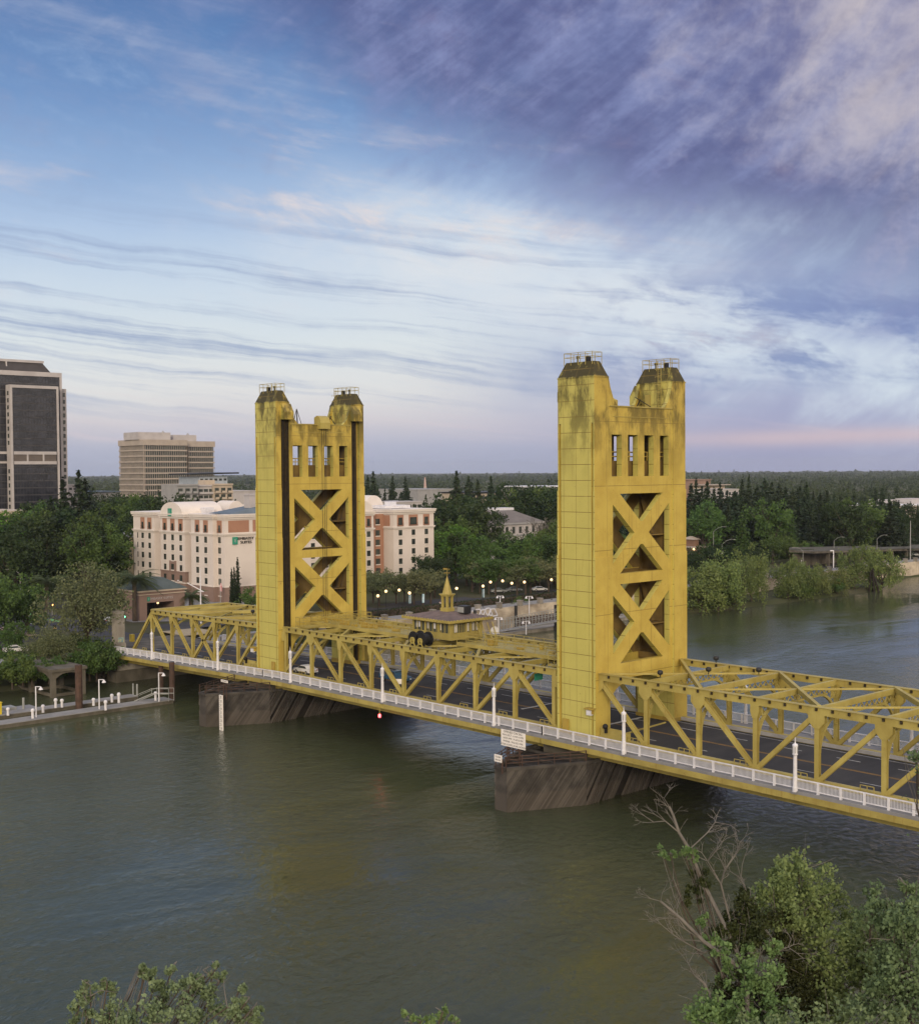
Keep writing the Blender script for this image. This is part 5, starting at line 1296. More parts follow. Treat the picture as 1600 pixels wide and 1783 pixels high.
# glass-fronted building with a dark flying roof
c_ = at_depth(371, 835, 680); x = c_.x; ya, yb = on_x(347, 835, x).y, on_x(396, 835, x).y; zt = on_x(370, 825, x).z
GB = thing('canopy_building', (x-10, c_.y, GZ), 'white glazed building under a thin dark flying roof, behind the apartments', 'building')
m = MB(); m.bx(x-22, x, ya, yb, GZ, zt-1.5); m.build('wall', mat('pale_glazing', (.42, .47, .55, 1), (.34, .39, .46, 1), .5, .3), GB)
m = MB(); m.hexa([(x-26, ya-4, zt-.4), (x+4, ya-4, zt-.4), (x+4, yb+5, zt), (x-26, yb+5, zt), (x-26, ya-4, zt+.3), (x+4, ya-4, zt+.3), (x+4, yb+5, zt+.8), (x-26, yb+5, zt+.8)]); m.build('roof', M['dark'], GB)
for f in range(3):
    for k in range(6): m = MB(); yc = ya+(yb-ya)*(k+.5)/6; z = zt-3.2-f*3; m.bx(x-.1, x+.06, yc-.9, yc+.9, z-.6, z+.6); m.build('window', M['pane'], GB)
# museum with pediment
c_ = at_depth(880, 912, 470); x = c_.x; ya, yb = on_x(853, 912, x).y, on_x(945, 912, x).y; ze = on_x(860, 915, x).z
MU = thing('museum', (x-12, c_.y, GZ), 'old grey-white museum with a pediment and skylit roof, left of the right tower', 'museum')
m = MB(); m.bx(x-26, x, ya, yb, GZ, ze); m.build('wall', M['palec'], MU)
m = MB(); m.bx(x-26.5, x+.6, ya-.6, yb+.6, ze, ze+.7); m.bx(x-.1, x+.3, ya, yb, ze-4.4, ze-4.0); m.build('cornice', M['gray'], MU)
m = MB(); m.hexa([(x-26.5, ya-.6, ze+.704), (x+.6, ya-.6, ze+.704), (x+.6, yb+.6, ze+.704), (x-26.5, yb+.6, ze+.704), (x-17, ya+8, ze+5.2), (x-9, ya+8, ze+5.2), (x-9, yb-8, ze+5.2), (x-17, yb-8, ze+5.2)]); m.build('roof', mat('slate_roof', (.16, .145, .14, 1), None, .8, .4), MU)
m = MB(); m.bx(x-16, x-10, ya+10, yb-6, ze+5.2, ze+6.1); m.hexa([(x-7, ya+12, ze+2.4), (x-4, ya+12, ze+1.6), (x-4, yb-10, ze+1.6), (x-7, yb-10, ze+2.4), (x-7, ya+12, ze+3.2), (x-4, ya+12, ze+2.2), (x-4, yb-10, ze+2.2), (x-7, yb-10, ze+3.2)]); m.build('skylight', M['white'], MU)
m = MB(); m.prism([(x-22, ze+.7), (x-4, ze+.7), (x-13, ze+4.6)], 'y', ya-.9, ya+3); m.build('pediment', M['gray'], MU)
for k in range(8):
    yc = ya+(yb-ya)*(k+.5)/8; m = MB(); m.bx(x-.1, x+.07, yc-.7, yc+.7, ze-3.4, ze-.9); m.build('window', M['pane'], MU)
for k in range(4):
    xc = x-3.5-k*6; m = MB(); m.bx(xc-.8, xc+.8, ya-.07, ya+.1, ze-3.4, ze-.9); m.build('window', M['pane'], MU)
simple('old_house', 'low grey wing of the museum with a sloping roof, on its left side', 'building', 833, 852, 915, 480, 14, M['gray'], (1, 3, 1.2, 1.5, 3.2), M['brownc'], .5)
# yellowish townhouse by the hotel
c_ = at_depth(220, 940, 400); x = c_.x; ya, yb = on_x(205, 940, x).y, on_x(232, 940, x).y; zt = on_x(215, 938, x).z
TH = thing('townhouse', (x-4, c_.y, GZ), 'small yellowish townhouse with a stepped roof left of the hotel', 'house')
m = MB(); m.bx(x-9, x, ya, yb, GZ, zt-1.6); m.bx(x-9, x-.4, ya+2.0, yb, zt-1.6, zt+.3); m.build('wall', mat('yellow_stucco', (.38, .32, .19, 1), None, .85, .3), TH)
m = MB(); m.hexa([(x-9.3, ya+1.7, zt+.3), (x-.2, ya+1.7, zt+.3), (x-.2, yb+.3, zt+.3), (x-9.3, yb+.3, zt+.3), (x-9.3, ya+1.7, zt+.5), (x-.2, ya+1.7, zt+.5), (x-.2, yb+.3, zt+1.7), (x-9.3, yb+.3, zt+1.7)]); m.build('roof', M['gray'], TH)
for y_, z_ in ((ya+1.4, zt-3.2), (ya+3.4, zt-1.2), (ya+3.4, zt-4.2)):
    m = MB(); m.bx(x-.5 if z_ > zt-2 else x-.1, x+.06, y_-.6, y_+.6, z_-.8, z_+.8); m.build('window', M['pane'], TH)
simple('parking_garage', 'concrete parking garage with dark open decks below the dark tower, at the left edge', 'garage', -70, 58, 893, 470, 30, M['beige'], (2, 1, 26, 1.5, 3.3))
r, x, y0, y1, zt = simple('blue_roofed_hall', 'low hall with a blue-grey roof among trees between the two far towers', 'hall', 163, 208, 857, 720, 26, M['gray'], None, M['bluegrey'], .5)
simple('white_cabin', 'tiny pale building at the foot of the dark tower, right side', 'building', 119, 134, 845, 640, 12, M['palec'], (2, 2, 1.5, 1.2, 3))
# orange lit restaurant right of right tower
c_ = at_depth(1222, 945, 470); x = c_.x; ya, yb = on_x(1203, 945, x).y, on_x(1232, 945, x).y; zt = on_x(1215, 947, x).z
RS = thing('restaurant', (x-5, c_.y, GZ), 'low orange-walled building with a small tower, just right of the right tower', 'restaurant')
m = MB(); m.bx(x-10, x, ya, yb, GZ, zt-1.5); m.bx(x-6, x-1, ya+3.4, ya+6.2, zt-1.5, zt+1.6); m.build('wall', mat('orange_wall', (.20, .12, .085, 1), None, .85, .3), RS)
m = MB(); m.bx(x-10.4, x+.4, ya-.4, yb+.4, zt-1.496, zt-1.0); m.hexa([(x-6.6, ya+2.8, zt+1.6), (x-.4, ya+2.8, zt+1.6), (x-.4, ya+6.8, zt+1.6), (x-6.6, ya+6.8, zt+1.6), (x-4, ya+4.5, zt+2.8), (x-3, ya+4.5, zt+2.8), (x-3, ya+5, zt+2.8), (x-4, ya+5, zt+2.8)]); m.build('roof', M['brownc'], RS)
m = MB(); m.sphere((x+.4, ya+1.2, zt-1.9), .45, 8, 6); m.build('wall_lamp', M['lampglow'], RS)

# radio mast far away
c_ = at_depth(740, 850, 1300); MA = thing('radio_mast', (c_.x, c_.y, GZ), 'small red and white lattice mast rising from the far trees above the hotel', 'mast')
m = MB(); zt = at_depth(740, 831, 1300).z
for k, (dx, dy) in enumerate(((1, 1), (-1, 1), (0, -1.3))): m.beam((c_.x+dx*2.2, c_.y+dy*2.2, GZ), (c_.x, c_.y, zt), .7, .7)
for k in range(6): z = GZ+(zt-GZ)*k/6; s_ = 2.2*(1-k/6); m.beam((c_.x-s_, c_.y+s_, z), (c_.x+s_, c_.y+s_, z), .4, .4); m.beam((c_.x+s_, c_.y+s_, z), (c_.x, c_.y-1.3*s_, z), .4, .4)
m.build('lattice', mat('red_white', (.5, .25, .22, 1), (.55, .5, .48, 1), .7, .2), MA)

# ================================================================== STREET FURNITURE
def globe_lamp(p, label, h=5.4, first=[]):
    if first: return dup(first[0], p, label=label, group='lit globe lamps along the promenade')
    r = thing('globe_lamp', p, label, 'street lamp', 'lit globe lamps along the promenade')
    m = MB(); m.lathe(p, [(.2, 0), (.2, .5), (.09, .6), (.07, h-.3), (.14, h-.25), (.14, h-.15)], 8); m.build('pole', M['dark'], r)
    m = MB(); m.sphere(p+Vector((0, 0, h+.1)), .36, 10, 8); m.build('globe', M['lampglow'], r, smooth=True)
    first.append(r); return r
lamps = ((658, 1037, 'lowest one at the left, next to the tower leg'), (672, 1029, 'second from the left tower, back row'), (695, 1027, 'third from the left tower, under the hotel plinth'), (713, 1032, 'fourth, with a banner, left of the spire'), (795, 1024, 'right of the spire, before the dark hedge'), (841, 1020, 'with a banner over the white gangway'), (854, 1013, 'small and high, just past the bannered one'), (875, 1011, 'smallest, in the gap between trees'), (891, 1015, 'bright, in the middle of the trees'), (913, 1013, 'orange-tinted, in front of a tree crown'), (960, 1009, 'farthest right, touching the right tower'))
for px, py_, lb in lamps:
    q = on_z(px, py_, 3.0); globe_lamp(Vector((q.x, q.y, GZ)), 'lit globe lamp on the promenade, '+lb)
M['banner'] = mat('banner_cloth', (.55, .66, .72, 1), (.16, .35, .42, 1), .8, 1.2)
for px, py_, lb in ((713.5, 1043, 'pale banner on the lamp left of the spire'), (737, 1042, 'pale banner hanging left of the operator house spire, without a lit globe'), (841.5, 1033, 'pale banner on the lamp above the white gangway')):
    q = on_z(px, py_, .9); m = MB(); m.bx(q.x-.03, q.x+.03, q.y-.35, q.y+.35, -.2, 2.0)
    b_ = thing('lamp_banner', (q.x, q.y, -.2), lb, 'banner'); m.build('cloth', M['banner'], b_)
    m = MB(); m.beam((q.x, q.y-.45, 2.02), (q.x, q.y+.45, 2.02), .05, .05); m.tube((q.x, q.y-.45, GZ), (q.x, q.y-.45, 2.2), .05); m.build('bracket', M['dark'], b_)
def arm_lamp(p, h, arm, rz, label, twin=False, mt='pole', group=None):
    r = thing('street_lamp', p, label, 'street lamp', group)
    d_ = Vector((math.cos(rz), math.sin(rz), 0))
    m = MB(); m.tube(p, p+Vector((0, 0, h)), .11, .07, 8)
    m.build('pole', M[mt], r)
    m = MB()
    for s_ in ((1, -1) if twin else (1,)):
        pts = [p+Vector((0, 0, h-.05)), p+d_*s_*arm*.4+Vector((0, 0, h+arm*.32)), p+d_*s_*arm*.8+Vector((0, 0, h+arm*.45)), p+d_*s_*arm+Vector((0, 0, h+arm*.45))]
        m.path(pts, .05, 6)
    m.build('arm', M[mt], r)
    for s_ in ((1, -1) if twin else (1,)):
        m = MB(); e_ = p+d_*s_*(arm+.35)+Vector((0, 0, h+arm*.45-.06)); m.beam(e_-d_*.4, e_+d_*.4, .25, .12); m.build('lamp_head', M[mt], r)
    return r
def gp(px, py_): return gz(px, py_)
Rt = math.atan2(.737, .676)                     # image-right direction on the ground
p = on_z(35, 1003, GZ+8); arm_lamp(Vector((p.x, p.y, GZ)), 8.5, 3, Rt+math.pi, 'curved grey street lamp over the trees at the far left')
p = on_z(84, 1048, GZ+6.5); arm_lamp(Vector((p.x, p.y, GZ)), 7, 3, Rt, 'grey street lamp beside the white van on the left street')
p = on_z(229, 968, GZ+7); arm_lamp(Vector((p.x, p.y, GZ)), 7.3, 3, Rt+math.pi, 'grey street lamp at the left corner of the hotel')
p = on_z(1242, 968, GZ+3); arm_lamp(Vector((p.x, p.y, GZ)), 12, 4, Rt, 'tall grey street lamp by the left post of the sign gantry')
p = on_z(1257, 975, GZ+3); arm_lamp(Vector((p.x, p.y, GZ)), 8.5, 4, Rt, 'grey street lamp with a purple banner, below the sign gantry')
m = MB(); m.bx(p.x+.2, p.x+.3, p.y-.9, p.y+.9, GZ+3.6, GZ+6.2); tag(m.build('purple_banner', mat('purple_banner', (.62, .60, .66, 1), (.42, .24, .46, 1), .8, .6)), 'white and purple banner on the lamp below the gantry', 'banner')
p = on_z(1398, 984, GZ+2); arm_lamp(Vector((p.x, p.y, GZ)), 6.8, 3, Rt+math.pi, 'grey street lamp at the promenade, left of the white shower-shaped lamp')
p = on_z(1452, 956, GZ+6); arm_lamp(Vector((p.x, p.y, GZ)), 9, 3, Rt, 'grey street lamp on the elevated road, the left one')
p = on_z(1527, 952, GZ+6); arm_lamp(Vector((p.x, p.y, GZ)), 9, 3, Rt, 'grey street lamp on the elevated road, the middle one')
p = on_z(1585, 948, GZ+6); m = MB(); m.tube((p.x, p.y, GZ), (p.x, p.y, GZ+15), .22, .14, 8); tag(m.build('utility_pole', M['gray']), 'plain grey pole at the right end of the elevated road', 'pole')
p = on_z(1451, 989, GZ); r = thing('promenade_lamp', p, 'white angular promenade lamp by the right-hand river wall', 'street lamp')
m = MB(); m.tube(p, p+Vector((0, 0, 6.2)), .2, .18, 8); m.build('pole', M['white'], r)
m = MB(); m.beam(p+Vector((0, 0, 6.1)), p-Vector((math.cos(Rt), math.sin(Rt), 0))*1.2+Vector((0, 0, 6.1)), .3, .35); m.build('lamp_head', M['white'], r)
for px, py_, lb in ((1389, 987, 'pale bollard lamp on the right promenade, left one of two'), (1395, 987, 'pale bollard lamp on the right promenade, right one of two')):
    p = on_z(px, py_, GZ); r = thing('bollard_lamp', p, lb, 'bollard'); m = MB(); m.tube(p, p+Vector((0, 0, 2.0)), .16, .14, 8); m.build('post', M['pole'], r); m = MB(); m.sphere(p+Vector((0, 0, 2.2)), .28, 8, 6); m.build('head', M['white'], r)
# twin-headed white lamps on the landing dock, near the gangway
for px, py_, h, lb in ((871, 1085, 7.0, 'white twin-headed dock lamp left of the gangway'), (921.5, 1090, 7.5, 'white twin-headed dock lamp in front of the river wall, by the gangway'), (868, 1104, 4.0, 'white dock lamp low beside the operator house dish'), (916, 1105, 3.2, 'white pointed dock pedestal lamp before the gangway'), (1098, 1100, 6.5, 'white dock lamp seen through the lower cross brace of the right tower')):
    p = on_z(px, py_, -6.7); r = thing('dock_lamp', p, lb, 'lamp post')
    m = MB(); m.tube(p, p+Vector((0, 0, h)), .14, .11, 8); m.build('pole', M['white'], r)
    d_ = Vector((math.cos(Rt), math.sin(Rt), 0))
    for s_ in (-1, 1):
        m = MB(); m.beam(p+Vector((0, 0, h-.1)), p+d_*s_*.75+Vector((0, 0, h)), .1, .1); m.lathe(p+d_*s_*.75+Vector((0, 0, h-.55)), [(.36, 0), (.3, .12), (.1, .5)], 8); m.build('lamp_shade', M['white'], r)
# flagpole mast with yard
p = gz(350, 1086); r = thing('flagpole', p, 'white flagpole with a slanting yard arm beside the hotel entrance', 'flagpole')
q = on_z(350, 1086, GZ); dd = (q-EYE).dot(FWD); H = (1086-990)*dd/CAM_F; Hy = (1086-1030)*dd/CAM_F
m = MB(); m.tube(p, p+Vector((0, 0, H)), .2, .1, 8); m.build('pole', M['white'], r)
d_ = Vector((math.cos(Rt), math.sin(Rt), 0))
m = MB(); m.beam(p+Vector((0, 0, Hy))+d_*.6, p-d_*3.0+Vector((0, 0, Hy+2.0)), .18, .18); m.beam(p+Vector((0, 0, Hy))-d_*.6, p+d_*.8+Vector((0, 0, Hy)), .5, .1); m.build('yard_arm', M['white'], r)
p = gz(311, 1072); m = MB(); m.tube(p, p+Vector((0, 0, 8.5)), .11, .09, 8); r = thing('thin_pole', p, 'thin pale pole in front of the hotel entrance pavilion', 'pole'); m.build('pole', mat('pinkish_pole', (.5, .38, .34, 1), None, .6, 1), r)
m = MB(); m.sphere(p+Vector((0, 0, 8.6)), .18, 8, 6); m.build('finial', M['white'], r)
p = gz(384, 1052); r = thing('flagpole', p, 'slim grey flagpole with a furled red and white flag by the hotel plinth', 'flagpole'); m = MB(); m.tube(p, p+Vector((0, 0, 7.0)), .1, .07, 8); m.build('pole', M['pole'], r)
m = MB(); m.lathe(p+Vector((.1, .15, 3.2)), [(.05, 0), (.3, .4), (.34, 1.6), (.1, 2.4)], 7); m.build('flag', mat('furled_flag', (.5, .16, .16, 1), (.6, .56, .58, 1), .8, 1.1), r)
# sign gantry over the freeway
p0, p1 = on_z(1245, 966, GZ+1), on_z(1312, 962, GZ+1); p0.z = p1.z = GZ
dd = (p0-EYE).dot(FWD); k_ = dd/CAM_F
ga = thing('sign_gantry', p0, 'grey overhead sign gantry seen from behind, before the dark conifers', 'gantry')
za, zb_ = on_y(1245, 936, p0.y).z, on_y(1245, 944.5, p0.y).z
for q in (p0, p1):
    m = MB(); m.tube(q, (q.x, q.y, za), .38, .34, 8); m.build('post', M['pole'], ga)
m = MB(); off = Vector((.8, .2, 0))
for o in (off, -off):
    for z in (za, zb_): m.beam(Vector((p0.x, p0.y, z))+o, Vector((p1.x, p1.y, z))+o, .28, .28)
    n = 14
    for k in range(n): m.beam(Vector((p0.x, p0.y, 0)).lerp(Vector((p1.x, p1.y, 0)), k/n)+o+Vector((0, 0, za if k % 2 else zb_)), Vector((p0.x, p0.y, 0)).lerp(Vector((p1.x, p1.y, 0)), (k+1)/n)+o+Vector((0, 0, zb_ if k % 2 else za)), .14, .14)
m.build('truss', M['pole'], ga)
for a, b in ((.17, .40), (.52, .96)):
    A, B = Vector((p0.x, p0.y, 0)).lerp(Vector((p1.x, p1.y, 0)), a)-off*1.4, Vector((p0.x, p0.y, 0)).lerp(Vector((p1.x, p1.y, 0)), b)-off*1.4
    m = MB(); m.beam(A+Vector((0, 0, (za+zb_)/2)), B+Vector((0, 0, (za+zb_)/2)), .1, za-zb_+.3); m.build('sign_back', M['gray'], ga)
# elevated road at right
q0, q1 = on_x(1395, 960, -137), on_x(1700, 952, -137)
er = thing('elevated_road', q0, 'low elevated road with a dark parapet behind the right-hand river wall', 'overpass')
m = MB(); m.beam(q0-Vector((0, 0, .2)), q1-Vector((0, 0, .2)), 10, .7); m.build('deck', M['conc_dark'], er)
m = MB(); sd_ = (q1-q0).cross(Vector((0, 0, 1))).normalized()*4.8
for s_ in (-1, 1): m.beam(q0+sd_*s_+Vector((0, 0, .75)), q1+sd_*s_+Vector((0, 0, .75)), .3, .85)
m.build('parapet', mat('dark_parapet', (.10, .105, .11, 1), None, .7, .5), er)
m = MB(); m.beam(Vector((q0.x-3, q0.y, (q0.z+GZ)/2-.6)), Vector((q1.x-3, q1.y, (q1.z+GZ)/2-.6)), 1, q0.z-GZ-1.0); m.build('retaining_wall', M['conc_dark'], er)
for k in range(1, 12):
    pp = q0.lerp(q1, k/12)+sd_*.8; m = MB(); m.bx(pp.x-.5, pp.x+.5, pp.y-.5, pp.y+.5, GZ, pp.z-.6); m.build('pier', M['conc_dark'], er)
# broken wooden dolphin in the water
p = on_z(1518, 1031, WZ); r = thing('wooden_dolphin', (p.x, p.y, WZ), 'dark cluster of old wooden piles standing in the river at the right', 'pile cluster')
for k, (dx, dy, h) in enumerate(((-.5, -.3, 8.6), (.5, 0, 9.2), (0, .6, 8.0), (1.1, .9, 6.5))):
    m = MB(); m.tube((p.x+dx*1.7, p.y+dy*1.7, WZ-1), (p.x+dx*.5, p.y+dy*.5, WZ+h-1.5), .36, .30, 8); m.build('pile', M['timber2'], r)
p = on_z(1478, 1026, WZ); r = thing('broken_ramp', (p.x, p.y, WZ), 'collapsed grey plank ramp leaning on the river bank at the right', 'ramp')
m = MB()
for k in range(5): m.beam((p.x-7, p.y-4+k*1.3, WZ+4.5), (p.x-.5, p.y-2.5+k*1.5, WZ-.2), .6, .2)
m.build('planks', M['pole'], r)

# traffic signals on the left street
def signal(px, py_, h, col, label):
    p = gz(px, py_); r = thing('traffic_signal', p, label, 'traffic light')
    m = MB(); m.tube(p, p+Vector((0, 0, h)), .1, .08, 8); m.build('pole', M['pole'], r)
    m = MB(); m.bx(p.x-.05, p.x+.35, p.y-.22, p.y+.22, p.z+h-.6, p.z+h+.7); m.build('signal_head', M['dark'], r)
    m = MB(); m.tube((p.x+.35, p.y, p.z+h+{'o': .05, 'g': -.35, 'r': .45}[col]), (p.x+.42, p.y, p.z+h+{'o': .05, 'g': -.35, 'r': .45}[col]), .2, .2, 10); m.build('lens', M[{'o': 'orangeglow', 'g': 'greenglow', 'r': 'orangeglow'}[col]], r)
signal(165, 1090, 2.4, 'o', 'lit orange signal on the street behind the willow')
signal(216, 1110, 4.8, 'g', 'green traffic light beside the concrete pylon')
signal(95, 1117, 2.8, 'o', 'lit orange signal low among the bank trees at the left')
signal(91, 1072, 2.2, 'r', 'lit orange signal under the palm at the left street')
p = gz(211, 1088); r = thing('striped_post', p, 'post with an orange and white striped board behind the pylon', 'sign')
m = MB(); m.tube(p, p+Vector((0, 0, 5)), .09); m.build('post', M['pole'], r); m = MB(); m.bx(p.x, p.x+.1, p.y-.8, p.y+.8, p.z+4.4, p.z+5.6); m.build('board', mat('orange_white', (.6, .28, .04, 1), (.65, .62, .6, 1), .6, .9), r)
p = gz(230, 1118); m = MB(); m.bx(p.x-.5, p.x+.5, p.y-.35, p.y+.35, GZ+.1, GZ+1.6); tag(m.build('signal_cabinet', mat('yellow_cabinet', (.5, .38, .05, 1), None, .5, 1)), 'yellow cabinet at the foot of the sloping bridge frame', 'cabinet')
# green street name signs and white board on the bridge
for x, y, z, w_, h, mt, lb in ((-76.5, 3.4, 4.2, 1.7, .7, 'green_sign', 'green road sign hanging in the left span'), (-9.6, 3.2, 5.4, 1.5, .9, 'green_sign', 'green road sign hanging in the lift span next to the right tower')):
    r = thing('road_sign', (x, y, z), lb, 'road sign'); m = MB(); m.bx(x-.04, x+.04, y-w_/2, y+w_/2, z-h/2, z+h/2); m.build('panel', M[mt], r)
    m = MB(); m.tube((x, y, z+h/2), (x, y, topz(x)-.5), .05); m.build('hanger', M['gold_rail'], r)
p = on_y(694, 1187, 1.5); r = thing('white_sign', p, 'blank white board on the truss post right of the pickup truck', 'sign')
m = MB(); rr_ = Vector((math.cos(Rt), math.sin(Rt), 0)); m.beam(p-rr_*.65, p+rr_*.65, .06, .75); m.build('panel', M['board'], r); m = MB(); m.beam(p+rr_*.5-Vector((0, 0, 1.4)), p+rr_*.5+Vector((0, 0, .4)), .08, .08); m.build('post', M['gold_rail'], r)
# camera boxes and gates by the towers
for x, y, lb in ((2.6, -.55, 'white camera box under a small roof on the right tower leg'), (-71.6, -.6, 'white camera box on the left side of the left tower leg')):
    r = thing('camera_box', (x, y, 2.6), lb, 'camera'); m = MB(); m.bx(x-.35, x+.35, y-.25, y+.2, 2.6, 3.2); m.build('housing', M['white'], r); m = MB(); m.bx(x-.6, x+.6, y-.4, y+.5, 3.3, 3.45); m.build('roof', M['gold_dim'], r); m = MB(); m.bx(x+.3, x+.36, y-.1, y+.5, 2.7, 3.3); m.build('bracket', M['gold_dim'], r)
for x, s_, lb in ((5.6, 1, 'gold barrier gate with a dark warning bell beside the right tower'), (-73.8, -1, 'gold barrier gate beside the left tower')):
    r = thing('barrier_gate', (x, .6, D(x)), lb, 'barrier'); z = D(x)
    m = MB(); m.bx(x-1.9, x+1.6, .2, .5, z+.2, z+1.75); m.bx(x+1.6, x+2.3, .0, .8, z+.16, z+1.5); m.build('panel', M['gold'], r)
    m = MB(); m.sphere((x-.9, -.1, z+2.0), .34, 10, 8); m.bx(x-1.0, x-.8, -.15, .2, z+1.2, z+1.9); m.build('warning_bell', M['black'], r)
    m = MB(); m.beam((x+1.9, .4, z+1.5), (x+1.9, 8.0, z+1.75), .14, .16); m.build('boom', M['gold_rail'], r)

# ================================================================== VEHICLES AND A WALKER
M['tyre'] = M['black']
def car(p, rz, paint, label, kind='car', group=None):
    r = thing({'car': 'parked_car', 'pickup': 'pickup_truck', 'van': 'white_van'}[kind], Vector((0, 0, 0)), label, {'car': 'car', 'pickup': 'pickup', 'van': 'van'}[kind], group)
    if kind == 'pickup': L_, W_, low, prof = 5.6, 1.95, .45, [(-2.8, .5), (-2.8, 1.12), (-.55, 1.14), (-.5, 1.78), (.75, 1.80), (1.35, 1.18), (2.65, 1.05), (2.8, .85), (2.8, .5)]
    elif kind == 'van': L_, W_, low, prof = 6.2, 2.1, .5, [(-3.1, .5), (-3.1, 2.75), (1.6, 2.8), (2.35, 1.6), (3.0, 1.35), (3.1, .9), (3.1, .5)]
    else: L_, W_, low, prof = 4.6, 1.8, .35, [(-2.3, .4), (-2.3, .85), (-2.1, .98), (-1.55, 1.02), (-.95, 1.42), (.35, 1.45), (1.0, 1.0), (2.1, .82), (2.3, .62), (2.3, .4)]
    n = len(prof); m = MB()
    V_ = [(x, s_*(W_/2-(.16 if z > 1.25 and kind != 'van' else 0)), z) for s_ in (-1, 1) for x, z in prof]
    m.add(V_, [tuple(range(n)), tuple(range(2*n-1, n-1, -1))]+[((k+1) % n, k, n+k, n+(k+1) % n) for k in range(n)])
    m.build('body', paint, r)
    g = MB()
    if kind == 'car': q = [(-1.45, 1.02), (-.92, 1.37), (.32, 1.39), (.88, 1.0)]
    elif kind == 'pickup': q = [(-.42, 1.18), (-.4, 1.70), (.7, 1.71), (1.2, 1.2)]
    else: q = [(-.2, 1.6), (-.2, 2.3), (1.6, 2.3), (2.1, 1.62)]
    for s_ in (-1, 1): g.prism(q, 'y', *( (W_/2-.10, W_/2+.012) if s_ > 0 else (-W_/2-.012, -W_/2+.10)))
    a, b = (q[3], q[2]); g.hexa([(a[0]+.02, -W_/2+.22, a[1]), (a[0]+.12, -W_/2+.22, a[1]), (a[0]+.12, W_/2-.22, a[1]), (a[0]+.02, W_/2-.22, a[1]), (b[0]+.02, -W_/2+.25, b[1]), (b[0]+.14, -W_/2+.25, b[1]), (b[0]+.14, W_/2-.25, b[1]), (b[0]+.02, W_/2-.25, b[1])])
    g.build('window', M['glass'], r)
    for x in (-L_*.30, L_*.30):
        for s_ in (-1, 1):
            w_ = MB(); w_.tube((x, s_*(W_/2-.2), .34), (x, s_*(W_/2+.03), .34), .34, .34, 14); wl = w_.build('wheel', M['tyre'], r)
            w_ = MB(); w_.tube((x, s_*(W_/2+.031), .34), (x, s_*(W_/2+.05), .34), .19, .17, 10); w_.build('rim', M['pole'], wl)
    for s_ in (-1, 1):
        w_ = MB(); w_.bx(L_/2-.05, L_/2+.02, s_*W_*.36-.16, s_*W_*.36+.16, .62, .78); w_.build('headlight', M['white'], r)
        w_ = MB(); w_.bx(-L_/2-.02, -L_/2+.05, s_*W_*.38-.14, s_*W_*.38+.14, .68, .85); w_.build('tail_light', mat('tail_red', (.3, .01, .01, 1), None, .4, 1), r)
    if kind == 'pickup':
        w_ = MB(); w_.bx(-2.65, -.65, -.8, .8, 1.146, 1.152); w_.build('bed', M['dark'], r)
    r.location = p; r.rotation_euler = (0, 0, rz); return r
def paint(n, c): return mat(n, c, tuple(x*.92 for x in c[:3])+(1,), .25, .6, spec=.5)
PB, PW, PK, PS, PR = paint('blue_paint', (.035, .09, .16, 1)), paint('white_car_paint', (.7, .7, .72, 1)), paint('black_paint', (.012, .012, .014, 1)), paint('silver_paint', (.38, .40, .42, 1)), paint('red_paint', (.22, .02, .02, 1))
car(Vector((-43.6, 6.9, .106)), 0, PB, 'blue pickup truck driving on the lift span', 'pickup')
car(Vector((-62.6, 3.6, D(-62)+.106)), math.pi, PW, 'white car on the bridge, half hidden right of the left tower leg')
ga_ = math.atan2(.03, -1)
car(gz(150, 1068)+Vector((0, 0, .11)), ga_+math.pi, PW, 'white van waiting on the street behind the willow at the left', 'van')
car(gz(52, 1083)+Vector((0, 0, .11)), ga_+math.pi, PK, 'black car on the avenue next to the green bike lane')
car(gz(27, 1137)+Vector((0, 0, .07)), 1.3, PW, 'white car half hidden in the bank trees at the lower left')
car(gz(182, 1085)+Vector((0, 0, .11)), ga_, PS, 'silver car on the avenue left of the pylon')
car(gz(176, 1093)+Vector((0, 0, .11)), ga_, PK, 'dark car on the avenue, just below the silver one')
car(gz(160, 972)+Vector((0, 0, .11)), .3, PW, 'white car parked far up the avenue under the dark trees')
car(gz(181, 976)+Vector((0, 0, .11)), .3, PS, 'grey car parked far up the avenue right of the white one')
car(gz(155, 978)+Vector((0, 0, .11)), .3, PK, 'black car parked far up the avenue, nearest of the three')
for px, py_, pt_, lb in ((828, 983, PK, 'dark car in the car park, under the trees right of the spire'), (852, 982, PS, 'silver car in the car park behind the promenade trees'), (812, 988, PK, 'black car in the car park by the white post'), (895, 1031, PS, 'silver car parked behind the hedge on the promenade road'), (940, 1030, PW, 'white car parked behind the hedge near the right tower'), (868, 1033, PS, 'grey car behind the hedge at the left end of the row')):
    car(gz(px, py_)+Vector((0, 0, .08)), Rt+.2, pt_, lb)
for px, py_, pt_, lb in ((1578, 966, PW, 'white car at the right edge under the elevated road'), (1592, 966, PS, 'silver car at the right edge, last in the row under the elevated road')):
    car(gz(px, py_+3)+Vector((0, 0, .1)), Rt, pt_, lb)
car(at_depth(1240, 995, 395), Rt, PK, 'dark car between the willows and the sign gantry').location.z = GZ+.1
# parking post
p = gz(806, 1005); m = MB(); m.tube(p, p+Vector((0, 0, 1.6)), .28, .26, 8); m.sphere(p+Vector((0, 0, 1.7)), .26, 8, 5); tag(m.build('bollard', M['white']), 'white post at the edge of the car park', 'bollard')
# hedges on the promenade
M['hedge'] = mat('hedge_leaf', (.022, .045, .014, 1), (.012, .026, .01, 1), .9, 1.6, bump=1, bscale=5)

